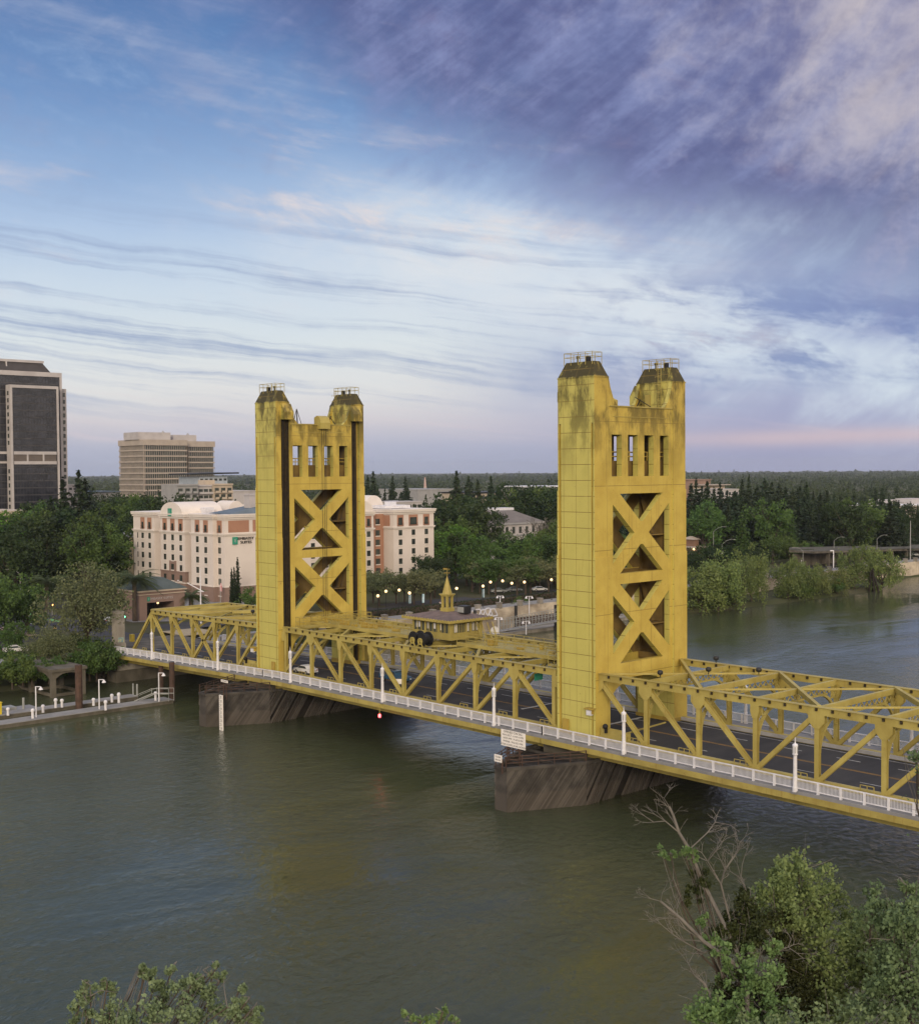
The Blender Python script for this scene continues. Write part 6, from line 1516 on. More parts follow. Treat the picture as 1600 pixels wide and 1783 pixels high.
def person(p, rz, label, shirt):
    r = thing('person', p, label, 'person')
    def skin(nm, verts, edges, radii, mt, sub=1):
        me = bpy.data.meshes.new(nm); me.from_pydata(verts, edges, []); o = bpy.data.objects.new(nm, me); COL.objects.link(o)
        md = o.modifiers.new('s', 'SKIN'); md.use_smooth_shade = True
        for v, r_ in zip(me.skin_vertices[0].data, radii): v.radius = r_
        me.skin_vertices[0].data[0].use_root = True
        o.modifiers.new('sub', 'SUBSURF').levels = sub
        dg_ = bpy.context.evaluated_depsgraph_get(); mm = bpy.data.meshes.new_from_object(o.evaluated_get(dg_)); bpy.data.objects.remove(o); mm.name = nm; mm.materials.clear()
        return link(nm, mm, mt, r)
    b = [(0, 0, .95), (0, 0, 1.2), (0, 0, 1.42), (0, 0, 1.52), (.02, 0, 1.64), (.02, 0, 1.74), (0, .19, 1.40), (.02, .25, 1.12), (.12, .24, .90), (.17, .23, .82), (0, -.19, 1.40), (-.02, -.25, 1.12), (.06, -.25, .88), (.10, -.25, .80), (0, .10, .90), (.10, .11, .48), (.04, .11, .08), (.17, .12, .04), (0, -.10, .90), (-.10, -.11, .48), (-.20, -.11, .10), (-.08, -.12, .04)]
    e = [(0, 1), (1, 2), (2, 3), (3, 4), (4, 5), (2, 6), (6, 7), (7, 8), (8, 9), (2, 10), (10, 11), (11, 12), (12, 13), (0, 14), (14, 15), (15, 16), (16, 17), (0, 18), (18, 19), (19, 20), (20, 21)]
    R_ = [(a, a) for a in (.13, .14, .13, .055, .09, .07, .06, .045, .035, .03, .06, .045, .035, .03, .09, .065, .045, .04, .09, .065, .045, .04)]
    skin('body', b, e, R_, mat('skin_tone', (.35, .2, .14, 1), None, .6, 1))
    skin('shirt', [(0, 0, .98), (0, 0, 1.2), (0, 0, 1.43), (0, .20, 1.41), (.01, .24, 1.18), (0, -.20, 1.41), (-.01, -.24, 1.18)], [(0, 1), (1, 2), (2, 3), (3, 4), (2, 5), (5, 6)], [(a, a) for a in (.155, .155, .145, .075, .065, .075, .065)], shirt)
    skin('trousers', [(0, 0, .96), (0, .10, .88), (.10, .11, .48), (.04, .11, .12), (0, -.10, .88), (-.10, -.11, .48), (-.20, -.11, .14)], [(0, 1), (1, 2), (2, 3), (0, 4), (4, 5), (5, 6)], [(a, a) for a in (.15, .105, .08, .06, .105, .08, .06)], mat('dark_trousers', (.04, .045, .06, 1), None, .8, 1))
    m = MB(); m.sphere((0, 0, 1.745), .105, 10, 6, .75); m.build('hair', M['dark'], r, smooth=True)
    for ob in r.children:
        if ob.name.startswith('hair'): ob.location = (0, 0, 0)
    r.rotation_euler = (0, 0, rz); return r
p = gz(766, 1059, GZ+.05)
pr_ = person(Vector((0, 0, 0)), 0, 'person in a white shirt walking on the promenade left of the spire', M['white']); pr_.location = p; pr_.rotation_euler = (0, 0, 2.0)
# ================================================================== VEGETATION
def leaf_mat(name, c1, c2, rand=.35, sc=.5, tr=.25):
    m = bpy.data.materials.new(name); m.use_nodes = True; t = m.node_tree; b = t.nodes['Principled BSDF']; out_ = t.nodes['Material Output']
    tc = t.nodes.new('ShaderNodeTexCoord'); v = X(t, tc.outputs['Object'])
    c = mixc(t, noise(t, v, sc, 4, .65).smooth(.32, .68), c1, c2)
    oi = t.nodes.new('ShaderNodeObjectInfo'); hs = t.nodes.new('ShaderNodeHueSaturation'); rr = X(t, oi.outputs['Random'])
    t.links.new((rr*rand+1-rand/2).o, hs.inputs['Value']); t.links.new(((rr*7.31).fract()*.04+.48).o, hs.inputs['Hue']); t.links.new(c.o, hs.inputs['Color'])
    b.inputs['Roughness'].default_value = .6; b.inputs['Specular IOR Level'].default_value = .2
    t.links.new(hs.outputs[0], b.inputs['Base Color'])
    td = t.nodes.new('ShaderNodeBsdfTranslucent'); t.links.new(hs.outputs[0], td.inputs[0])
    mx_ = t.nodes.new('ShaderNodeMixShader'); mx_.inputs[0].default_value = tr
    t.links.new(b.outputs[0], mx_.inputs[1]); t.links.new(td.outputs[0], mx_.inputs[2]); t.links.new(mx_.outputs[0], out_.inputs[0])
    return m
M['leaf'] = leaf_mat('broad_leaf', (0.084, 0.135, 0.035, 1), (0.049, 0.089, 0.024, 1))
M['leafb'] = leaf_mat('bright_leaf', (0.128, 0.223, 0.038, 1), (0.074, 0.155, 0.027, 1))
M['leafw'] = leaf_mat('willow_leaf', (0.176, 0.216, 0.068, 1), (0.101, 0.142, 0.046, 1))
M['leafo'] = leaf_mat('olive_leaf', (0.155, 0.169, 0.081, 1), (0.101, 0.119, 0.057, 1))
M['leafd'] = leaf_mat('dark_leaf', (0.035, 0.057, 0.019, 1), (0.022, 0.041, 0.016, 1))
M['needle'] = leaf_mat('needle', (0.030, 0.049, 0.024, 1), (0.019, 0.032, 0.018, 1), .4, .35, .1)
M['cyp'] = leaf_mat('cypress_leaf', (.018, .034, .014, 1), (.012, .022, .010, 1), .2, .8, .1)
M['frond'] = leaf_mat('palm_frond', (0.074, 0.101, 0.032, 1), (0.047, 0.070, 0.024, 1), .2, .8, .15)
M['leafp'] = leaf_mat('poplar_leaf', (.075, .115, .032, 1), (.045, .08, .024, 1), .15)
M['bark'] = mat('bark', (.085, .065, .05, 1), (.045, .035, .028, 1), .9, 2, (1, 1, .3))
M['deadwood'] = mat('dead_wood', (.17, .155, .14, 1), (.09, .082, .075, 1), .85, 1.6, (1, 1, .4))
RNG = np.random.default_rng(11)
def leaf_mesh(name, P, size, rng, flat=.0, squash=None, aspect=.62, droop=0.0):
    """P: n x 3 leaf centres -> one mesh of small bent diamonds"""
    n = len(P); a = rng.normal(size=(n, 3)); a[:, 2] = a[:, 2]*(1-flat)-droop*1.2; a /= np.linalg.norm(a, axis=1)[:, None]
    b = rng.normal(size=(n, 3)); b -= (b*a).sum(1)[:, None]*a; b /= np.linalg.norm(b, axis=1)[:, None]
    s_ = (size*rng.uniform(.6, 1.35, n))[:, None]
    V_ = np.empty((n, 4, 3)); V_[:, 0] = P-a*s_*.5; V_[:, 1] = P+b*s_*aspect*.5; V_[:, 2] = P+a*s_*.5; V_[:, 3] = P-b*s_*aspect*.5
    V_ = V_.reshape(-1, 3); me = bpy.data.meshes.new(name)
    me.vertices.add(4*n); me.vertices.foreach_set('co', V_.ravel().astype(np.float32))
    me.loops.add(4*n); me.loops.foreach_set('vertex_index', np.arange(4*n, dtype=np.int32))
    me.polygons.add(n); me.polygons.foreach_set('loop_start', np.arange(0, 4*n, 4, dtype=np.int32)); me.polygons.foreach_set('loop_total', np.full(n, 4, dtype=np.int32))
    me.update(); me.validate(); return me
def cluster_cloud(rng, centres, radii, per, shell=.55):
    out_ = []
    for c_, r_ in zip(centres, radii):
        d = rng.normal(size=(per, 3)); d /= np.linalg.norm(d, axis=1)[:, None]
        rad = r_*(shell+(1-shell)*rng.random(per))*(1+.25*rng.normal(size=per)); p = c_+d*rad[:, None]*np.array([1, 1, .8]); out_.append(p)
    return np.concatenate(out_)
def broad_proto(name, h, w_, trunk_h, leafm, label, cat='tree', n=46, per=60, size=.55, seed=1, top=.0, weep=0, group=None, cr=None, low=.0):
    """a tapered trunk, limbs to every leaf cluster, uneven crown; built at the origin"""
    rng = np.random.default_rng(seed); r = thing('broadleaf_tree', (0, 0, 0), label, cat, group)
    cz = trunk_h+(h-trunk_h)*.5; hz = (h-trunk_h)*.5
    C_ = []; Rd = []
    lob = rng.normal(size=(5, 3))*.35
    while len(C_) < n:
        d = rng.normal(size=3); d /= np.linalg.norm(d); q = rng.random()**.4
        bump = 1+.22*math.sin(3*math.atan2(d[1], d[0])+lob[0, 0]*9)+.16*math.sin(5*d[2]+lob[1, 1]*9)
        p = d*q*bump*np.array([w_/2, w_/2, hz]); 
        if p[2] < 0: p[2] *= (1-low*.5)
        C_.append(p+np.array([0, 0, cz])); Rd.append((cr or w_*.13)*rng.uniform(.65, 1.25))
    C_ = np.array(C_); Rd = np.array(Rd)
    P = cluster_cloud(rng, C_, Rd, per)
    if weep: P[:, 2] -= weep*rng.random(len(P))*np.clip((np.hypot(P[:, 0], P[:, 1])/(w_/2)), 0, 1)
    link('crown', leaf_mesh('crown', P, size, rng, droop=.5 if weep else 0), leafm, r)
    m = MB(); tr = max(.12, h*.024); fork = Vector((0, 0, trunk_h+hz*.35))
    m.tube((0, 0, -.6), (0, 0, trunk_h*.6), tr*1.25, tr, 8, False); m.tube((0, 0, trunk_h*.6), fork, tr, tr*.7, 8, False)
    idx = rng.permutation(n)[:min(n, 16)]
    for i in idx:
        c_ = Vector(C_[i]); s0 = Vector((0, 0, trunk_h*.7)).lerp(fork, rng.random()); mid = s0.lerp(c_, .5)+Vector((0, 0, hz*.10)); m.tube(s0, mid, tr*.4, tr*.25, 5, False); m.tube(mid, c_, tr*.25, tr*.06, 5, False)
    m.build('trunk', M['bark'], r); return r
def conifer_proto(name, h, w_, leafm, label, seed=1, size=.6, tiers=26, per=62, bare=.08, taper=.9, group=None, ragged=.25):
    rng = np.random.default_rng(seed); r = thing('conifer_tree', (0, 0, 0), label, 'tree', group); P = []
    for k in range(tiers):
        f = (k+rng.uniform(-.3, .3))/tiers; z = h*(bare+(1-bare)*max(0, f)); rad = w_/2*max(.03, (1-f))**taper*rng.uniform(1-ragged, 1+ragged)
        nb = max(4, int(9*(1-f)+4)); ph = rng.random()*6.3
        for b in range(nb):
            an = ph+2*math.pi*b/nb+rng.normal()*.2; L_ = rad*rng.uniform(.7, 1.12); m_ = max(3, int(per*(1-f)/nb*1.6)+3)
            t_ = rng.random(m_)**.7
            P.append(np.stack([np.cos(an)*L_*t_+rng.normal(size=m_)*.12*L_, np.sin(an)*L_*t_+rng.normal(size=m_)*.12*L_, z-.25*L_*t_+rng.normal(size=m_)*h*.008], 1))
    P.append(np.stack([rng.normal(size=20)*.12, rng.normal(size=20)*.12, h*(.96+.06*rng.random(20))], 1))
    link('crown', leaf_mesh('crown', np.concatenate(P), size, rng, flat=.2, droop=.25), leafm, r)
    m = MB(); m.tube((0, 0, -.5), (0, 0, h*.95), h*.017, .04, 7, False); m.build('trunk', M['bark'], r); return r
def palm_proto(h, fl, label, seed=1, nf=64):
    rng = np.random.default_rng(seed); r = thing('palm_tree', (0, 0, 0), label, 'palm')
    m = MB(); m.lathe((0, 0, 0), [(.62, -.5), (.55, h*.5), (.5, h*.85), (.78, h*.93), (.6, h)], 10); m.build('trunk', M['bark'], r)
    V_ = []; F = []
    for k in range(nf):
        an = rng.random()*6.283; up = rng.uniform(-.55, 1.25); L_ = fl*rng.uniform(.8, 1.1); d = np.array([math.cos(an), math.sin(an)]); sdv = np.array([-d[1], d[0]])
        pts = []
        for i in range(9):
            t_ = i/8; rr_ = L_*(t_*math.cos(up*.8*(1-t_*.5))); z = h+.1+L_*(t_*math.sin(up*.8)-.62*t_*t_*(.9 if up > 0 else .55)); pts.append((rr_, z))
        for i in range(8):
            for s_ in (-1, 1):
                for j in range(3):
                    t_ = j/3; r0 = pts[i][0]+(pts[i+1][0]-pts[i][0])*t_; z0 = pts[i][1]+(pts[i+1][1]-pts[i][1])*t_
                    wl = fl*.19*math.sin(math.pi*min(1, (i+t_+.8)/9.2)); fw = .35*wl
                    a = np.array([*(d*r0), z0]); c_ = np.array([*(d*(r0+fw)+sdv*s_*wl), z0-wl*.45]); b2 = np.array([*(d*(r0+.16)), z0])
                    q = len(V_); V_ += [a, c_, b2]; F.append((q, q+1, q+2))
    mm = MB(); mm.add(V_, F); mm.build('crown', M['frond'], r); return r
def hide_proto(r):      # prototypes are moved to their first place by plant()
    r['_used'] = 0
def plant(proto, loc, sc=1.0, rz=None, label=None, group=None):
    rz = random.uniform(0, 6.28) if rz is None else rz
    scl = sc if isinstance(sc, tuple) else (sc, sc, sc)
    if not proto.get('_used'):
        proto['_used'] = 1; proto.location = loc; proto.rotation_euler = (0, 0, rz); proto.scale = scl
        if label: proto['label'] = label
        if group: proto['group'] = group
        elif 'group' in proto: del proto['group']
        return proto
    r = dup(proto, loc, rz, scl, label, group)
    if not group and 'group' in r: del r['group']
    return r
random.seed(21)
PB_ = [broad_proto('a', 14, 11, 3.5, M['leaf'], 'x', seed=2, n=60, per=60, size=.62), broad_proto('b', 15, 12, 3.2, M['leafd'], 'x', seed=3, n=64, per=60, size=.66), broad_proto('c', 13, 12, 3, M['leafb'], 'x', seed=4, n=60, per=60, size=.6)]
PS_ = [broad_proto('s', 8, 7.5, 2.6, M['leafo'], 'x', seed=5, n=44, per=46, size=.42), broad_proto('s2', 8, 7, 2.6, M['leaf'], 'x', seed=6, n=44, per=46, size=.42)]
PW_ = [broad_proto('w', 14, 13, 1.5, M['leafw'], 'x', seed=7, n=90, per=70, size=.55, weep=3.0, low=0), broad_proto('w2', 11, 11, 1.0, M['leafw'], 'x', seed=8, n=80, per=66, size=.5, weep=2.4)]
PC_ = [conifer_proto('k', 26, 11, M['needle'], 'x', seed=9, size=.95, per=95), conifer_proto('k2', 24, 9.5, M['needle'], 'x', seed=10, size=.9, ragged=.4, per=90), conifer_proto('k3', 22, 12.5, M['needle'], 'x', seed=12, size=1.0, ragged=.35, taper=.75, per=100)]
PP_ = conifer_proto('poplar', 14, 6.2, M['leafp'], 'x', seed=13, size=.6, taper=.55, bare=.04)
PCY = conifer_proto('cyp', 13, 2.0, M['cyp'], 'x', seed=14, size=.36, tiers=44, per=60, taper=.45, bare=.02, ragged=.08)
PU_ = broad_proto('u', 4.0, 5.5, .3, M['leaf'], 'x', cat='shrub', seed=15, n=40, per=46, size=.36)

def ground_at(x, y):
    o = lerp(ES, y)-x
    for (a, za), (b, zb) in zip([(0, -7.5), (2.5, -6.6), (16, -6.2), (20, -4.6), (24, -2.7), (26, GZ)][:-1], [(2.5, -6.6), (16, -6.2), (20, -4.6), (24, -2.7), (26, GZ)]):
        if o < b: return za+(zb-za)*max(0, (o-a))/(b-a)
    return GZ
def stand(px, pyt, D_, proto, ph, label, group=None, wx=1.0, base=None):
    """plant a tree whose top shows at (px, pyt) at depth D_; ph = prototype height"""
    top = at_depth(px, pyt, D_); b = ground_at(top.x, top.y) if base is None else base
    k = max(.15, (top.z-b)/ph); return plant(proto, (top.x, top.y, b), (k*wx, k*wx, k), None, label, group)

# ---- the dark grove at the left, between the dark tower and the hotel
G1 = 'dark trees of the left grove'
for px, py_, D_, k, lb in ((137, 822, 430, 0, 'tallest dark conifer in the left grove, its tip against the horizon'), (109, 834, 425, 1, 'dark conifer at the right edge of the dark office tower'), (148, 836, 440, 2, 'broad dark conifer just right of the tallest one in the left grove'), (88, 868, 400, 2, 'wide dark conifer in front of the dark office tower')):
    stand(px, py_, D_, PC_[k], (26, 24, 22)[k], lb, None, 1.25)
for i in range(46):
    px = random.uniform(-40, 222); D_ = random.uniform(330, 480) if px < 195 else random.uniform(410, 480); pyt = random.uniform(868, 905)+(480-D_)*.16+(20 if px < 60 else 0)
    k = random.choice((0, 1, 1, 1)); stand(px, pyt, D_, PB_[k], (14, 15)[k], 'dark green broadleaf tree in the dense grove left of the hotel', G1)
for i in range(10):
    px = random.uniform(60, 200); D_ = random.uniform(340, 420); stand(px, random.uniform(890, 930), D_, PC_[2], 22, 'dark conifer inside the grove left of the hotel', 'dark conifers inside the left grove', 1.2)
for px, py_, D_, lb in ((35, 897, 395, 'bright green tree at the foot of the dark tower, left edge'), (205, 880, 440, 'mid green tree above the yellowish townhouse'), (8, 915, 380, 'bright green tree at the very left edge below the parking garage')):
    stand(px, py_, D_, PB_[2 if px < 100 else 0], 13 if px < 100 else 14, lb)
for i in range(26):
    px = random.uniform(165, 330); D_ = random.uniform(470, 660); stand(px, random.uniform(860, 880), D_, PB_[random.choice((0, 0, 1))], 14.5, 'green broadleaf tree behind the hotel, before the tan office block', 'trees between hotel and office block')
for px, py_, lb in ((410, 872, 'small dark conifer over the hotel roof, right one of two'), (384, 868, 'small dark conifer over the hotel roof, left one of two'), (344, 868, 'dark tree over the arched hotel gable')):
    stand(px, py_, 480, PC_[2], 22, lb)
for i in range(8): stand(random.uniform(440, 650), random.uniform(872, 884), 520, PB_[1], 15, 'dark tree behind the hotel, hidden in part by the left tower', 'trees behind the left tower')
# ---- between hotel and the right tower
for px, py_, D_, k, lb in ((650, 823, 640, 0, 'dark conifer directly right of the left tower top'), (640, 830, 650, 1, 'dark conifer hiding behind the right leg of the left tower'), (683, 838, 660, 1, 'slim dark conifer left of the grey hall'), (706, 833, 650, 0, 'dark conifer touching the left end of the grey hall'),
        (795, 822, 560, 0, 'tallest dark conifer between the two bridge towers'), (816, 832, 555, 2, 'broad dark conifer just right of the tallest one between the towers'), (832, 838, 565, 1, 'slim conifer between the broad conifer and the beige hall'), (855, 832, 540, 0, 'dark conifer standing before the beige hall'), (868, 848, 545, 2, 'lower dark conifer on the right of the one before the beige hall')):
    stand(px, py_, D_, PC_[k], (26, 24, 22)[k], lb, None, 1.2)
for i in range(12): stand(random.uniform(640, 730), random.uniform(838, 862), random.uniform(600, 700), PC_[random.randrange(3)], 24, 'dark conifer behind the hotel right wing', 'conifers behind the hotel right wing')
for i in range(18):
    px = random.uniform(758, 850); D_ = random.uniform(420, 540); stand(px, random.uniform(862, 890)+max(0, (px-815))*.5, D_, PB_[1], 15, 'dark broadleaf tree beside the right end of the hotel', 'dark trees right of the hotel')
for i in range(16):
    px = random.uniform(905, 985); D_ = random.uniform(500, 620); stand(px, random.uniform(842, 872), D_, PB_[random.choice((1, 1, 0))], 15, 'dark tree in the park left of the right tower', 'park trees left of the right tower')
stand(792, 920, 385, PB_[2], 13, 'bright green rounded tree right of the hotel', None, 1.25)
stand(786, 903, 400, PB_[0], 14, 'pale green tree above the bright rounded one, right of the hotel')
for i in range(24):
    px = random.uniform(760, 985); D_ = random.uniform(365, 440); pyt = random.uniform(925, 948) if px < 930 else random.uniform(905, 950)
    if 775 < px < 812: continue
    k = random.choice((0, 0, 1)); stand(px, pyt, D_, PB_[k], 14.5, 'green broadleaf tree between the museum and the promenade', 'trees before the museum')
for px, lb in ((955, 'bare grey tree beside the left edge of the right tower'), (972, 'bare grey tree partly hidden by the right tower')):
    top = at_depth(px, 893, 430); r = thing('bare_tree', (top.x, top.y, GZ), lb, 'tree'); rng = random.Random(px); m = MB(); H = top.z-GZ
    def grow(mb, p, d, L_, r_, n, rg, spread=.55, minr=.01):
        q = p+d*L_; mb.tube(p, q, r_, r_*.72, 5 if r_ > .05 else 4, False)
        if n == 0: return
        for _ in range(rg.choice((2, 2, 3))):
            nd = (d+Vector((rg.gauss(0, spread), rg.gauss(0, spread), rg.gauss(.06, spread*.6)))).normalized(); grow(mb, q, nd, L_*rg.uniform(.62, .86), max(minr, r_*.68), n-1, rg, spread, minr)
    for _ in range(4): grow(m, Vector((top.x, top.y, GZ)), Vector((rng.gauss(0, .3), rng.gauss(0, .3), 1)).normalized(), H*.27, .30, 6, rng, .5, .05)
    m.build('trunk', M['deadwood'], r)
# ---- promenade trees
GP = 'olive street trees along the promenade'
for px in (648, 660, 690, 704, 722, 738, 752):
    p = on_z(px+random.uniform(-3, 3), 1052+random.uniform(-6, 6), GZ); plant(PS_[0], p, random.uniform(1.0, 1.25), None, 'olive green street tree on the promenade in front of the hotel right wing', 'promenade trees before the hotel')
for px, py_ in ((742, 1035), (757, 1040), (770, 1030)):
    plant(PB_[1], on_z(px, py_, GZ), random.uniform(.62, .75), None, 'darker taller tree behind the operator house spire', 'dark trees behind the spire')
for px in (822, 838, 850, 862, 884, 899, 912, 925, 940, 957, 968, 978):
    p = on_z(px+random.uniform(-3, 3), 1036+random.uniform(-6, 8)-(px-820)*.06, GZ); plant(PS_[random.choice((0, 0, 1))], p, random.uniform(1.15, 1.5), None, 'olive green street tree on the promenade left of the right tower', GP)
for px, py_ in ((1080, 1010), (1095, 1002), (1110, 1000), (1140, 1000), (1160, 1000), (1072, 960), (1090, 955), (1130, 958)):
    plant(PS_[1], on_z(px, py_+30, GZ), random.uniform(1.2, 1.6), None, 'green tree seen through the cross braces of the right tower', 'trees behind the right tower')
for px, py_ in ((515, 1050), (540, 1052), (570, 1050), (600, 1048), (620, 1050)):
    plant(PS_[0], on_z(px, py_+12, GZ), random.uniform(.9, 1.2), None, 'olive tree seen through the lower braces of the left tower', 'trees behind the left tower braces')
plant(PU_, on_z(905, 1072, -6.0), 1.1, None, 'green bush growing against the river wall below the promenade')
plant(PU_, on_z(436, 1062, GZ), 1.3, None, 'round green bush at the hotel plinth, left of the tower')
hd = thing('hedge', on_z(850, 1040, GZ), 'long dark clipped hedge along the promenade behind the lamps', 'hedge')
rng = np.random.default_rng(4); P = np.stack([-131.5+rng.random(9000)*1.6, 64+rng.random(9000)*90, GZ+rng.random(9000)*1.5], 1); off = np.array(wloc(hd))
link('foliage', leaf_mesh('foliage', P-off, .4, rng), M['leafd'], hd)
m = MB(); m.bx(-131.2, -130.2, 64.3, 153.7, GZ-.1, GZ+1.3); m.build('branches', M['bark'], hd)
# ---- palms and cypresses by the hotel
def palm(px, pyb, ptop, fl, lb, seed):
    b = gz(px, pyb); dd = (b-EYE).dot(FWD); h = (pyb-ptop)*dd/CAM_F
    r = palm_proto(h, fl, lb, seed); r.location = b; return r
stand(226, 1012, 300, PB_[1], 15, 'dark tree between the pylon and the hotel entrance pavilion', None, .8)
stand(243, 1006, 318, PB_[1], 15, 'dark tree at the left end of the entrance pavilion roof', None, .7)
palm(235, 1082, 1008, 6.6, 'large palm with a thick trunk left of the hotel entrance pavilion', 1)
palm(333, 1072, 1038, 5.0, 'smaller palm in front of the hotel, right of the entrance pavilion', 2)
palm(82, 1062, 1012, 6.2, 'dark shaggy palm on the left avenue behind the bank trees', 3)
palm(150, 985, 897, 4.6, 'far palm with hanging fronds in the grove left of the hotel', 4)
for px, pt, lb in ((404, 990, 'left one of three dark cypresses against the hotel end wall'), (408.5, 988, 'middle one of three dark cypresses against the hotel end wall'), (414.5, 972, 'right and tallest of three dark cypresses against the hotel end wall')):
    b = gz(px, 1057); dd = (b-EYE).dot(FWD); h = (1057-pt)*dd/CAM_F; plant(PCY, b, (h/13*1.0, h/13*1.0, h/13), None, lb)
# ---- left bank: willow by the pylon, broadleaf trees and brush
PWL = broad_proto('wl', 16, 14.5, 4.5, M['leafo'], 'x', seed=31, n=120, per=85, size=.42, weep=1.5)
stand(150, 990, 243, PWL, 16, 'large grey-green willow on the bank left of the pylon', None, 1.0, base=-5)
stand(92, 1098, 236, PWL, 16, 'lower grey-green tree on the bank in front of the street, left of the willow', None, 1.5, base=-5.5)
for px, py_, D_, sc_, lb in ((8, 1000, 262, 1.0, 'big green tree at the left edge above the docks'), (48, 1018, 268, .95, 'green tree right of the one at the left edge'), (-25, 1010, 255, 1.0, 'green tree mostly outside the left edge'), (22, 1085, 243, 1.1, 'lower green tree at the left edge, over the bank road')):
    stand(px, py_, D_, PB_[0], 14, lb, None, sc_, base=-4)
for i in range(26):
    px = random.uniform(-30, 192); t_ = (px+30)/222; py_ = 1192-20*t_+random.uniform(-22, 8); p = on_z(px, py_, -5.6)
    plant(PU_, p, random.uniform(.8, 1.5), None, 'green brush on the left river bank behind the docks', 'brush on the left bank')
stand(168, 1125, 236, PU_, 4, 'drooping bush right under the willow at the bridge end', None, 1.1, base=-6)
# ---- willows along the right-hand bank
for px, pyt, pyb, k, wx, lb in ((1222, 985, 1066, 1, 1.2, 'willow directly right of the right tower, at the water'), (1250, 968, 1064, 0, 1.0, 'tall willow, second from the right tower on the far bank'), (1280, 966, 1059, 0, .9, 'tall willow, third from the right tower, with dark ivy on its right'), (1308, 957, 1053, 0, .72, 'willow with a leaning round head before the gap in the far bank trees'),
        (1372, 972, 1046, 1, .85, 'willow right of the gap in the far bank trees'), (1400, 980, 1042, 1, .95, 'willow in the middle of the far bank group'), (1420, 985, 1040, 1, 1.0, 'bushy willow left of the low round one on the far bank'), (1452, 992, 1037, 1, 1.15, 'low round willow at the right end of the far bank group'),
        (1487, 950, 1030, 1, .85, 'thin pale willow left of the wooden piles'), (1535, 955, 1028, 1, .95, 'thin pale willow right of the wooden piles')):
    b = on_z(px, pyb-2, -7.2); dd = (b-EYE).dot(FWD); h = (pyb-pyt)*dd/CAM_F; ph = (14, 11)[k]; s_ = h/ph
    plant(PW_[k], b, (s_*wx, s_*wx, s_), None, lb)
for i in range(14):
    px = random.choice((random.uniform(1206, 1300), random.uniform(1365, 1460))); p = on_z(px, 1066-(px-1206)*.112-random.uniform(2, 16), -6.6); plant(PU_, p, random.uniform(.7, 1.2), None, 'low willow brush at the foot of the far bank trees', 'brush along the far right bank')
# ---- right-hand conifers beyond the freeway
GC = 'tall dark conifers in the row behind the right bank'
tops = [(1203, 845), (1212, 838), (1222, 846), (1231, 842), (1243, 850), (1254, 846), (1266, 853), (1279, 856), (1292, 842), (1303, 850), (1318, 846), (1331, 840), (1344, 842), (1356, 840), (1368, 856), (1380, 860), (1392, 848), (1404, 848), (1416, 856), (1428, 862), (1440, 858), (1452, 866), (1463, 862), (1474, 868), (1486, 862), (1498, 868), (1511, 866), (1524, 850), (1536, 850), (1548, 866), (1558, 888), (1570, 895), (1585, 892), (1598, 880), (1612, 885)]
for j, (px, py_) in enumerate(tops):
    k = random.randrange(3); stand(px, py_+random.uniform(-6, 6), random.uniform(500, 560), PC_[k], (26, 24, 22)[k], 'tall dark conifer in the long row behind the right river bank', GC, random.uniform(.95, 1.7))
for i in range(70):
    px = random.uniform(1200, 1580); D_ = random.uniform(480, 540); k = random.randrange(3); stand(px, random.uniform(866, 905), D_, PC_[k], (26, 24, 22)[k], 'tall dark conifer in the long row behind the right river bank', GC, random.uniform(1.0, 1.8))
for i in range(26): stand(random.uniform(1200, 1590), random.uniform(862, 912), random.uniform(470, 545), PB_[random.choice((1, 1, 0))], 14.5, 'dark broadleaf tree mixed into the conifer row behind the right bank', 'broadleaf trees among the right conifers', random.uniform(.8, 1.1))
for px, py_, k_, lb in ((1226, 888, .9, 'pale green poplar among the dark conifers next to the right tower'), (1292, 890, .9, 'pale green tree in the middle of the dark conifers'), (1342, 900, 1.0, 'bright green poplar, left one of the cluster before the conifers'), (1352, 908, 1.0, 'bright green poplar in the middle of the cluster before the conifers'), (1364, 908, .9, 'bright green poplar, right one of the cluster before the conifers'), (1380, 905, .8, 'separate slim bright poplar right of the cluster')):
    stand(px, py_, 478, PP_, 14, lb, None, k_*1.1)
for px, py_, D_, k, lb in ((1345, 932, 455, 0, 'large rounded olive tree below the bright poplars'), (1375, 935, 460, 0, 'green tree right of the large rounded olive one'), (1408, 945, 455, 0, 'small round tree at the left end of the elevated road')):
    stand(px, py_, D_, PB_[k], 14, lb, None, 1.3)
for i in range(16):
    px = random.uniform(1195, 1330); stand(px, random.uniform(948, 966), random.uniform(400, 450), PB_[1], 15, 'low dark tree under the sign gantry', 'low trees under the gantry', 1.1)
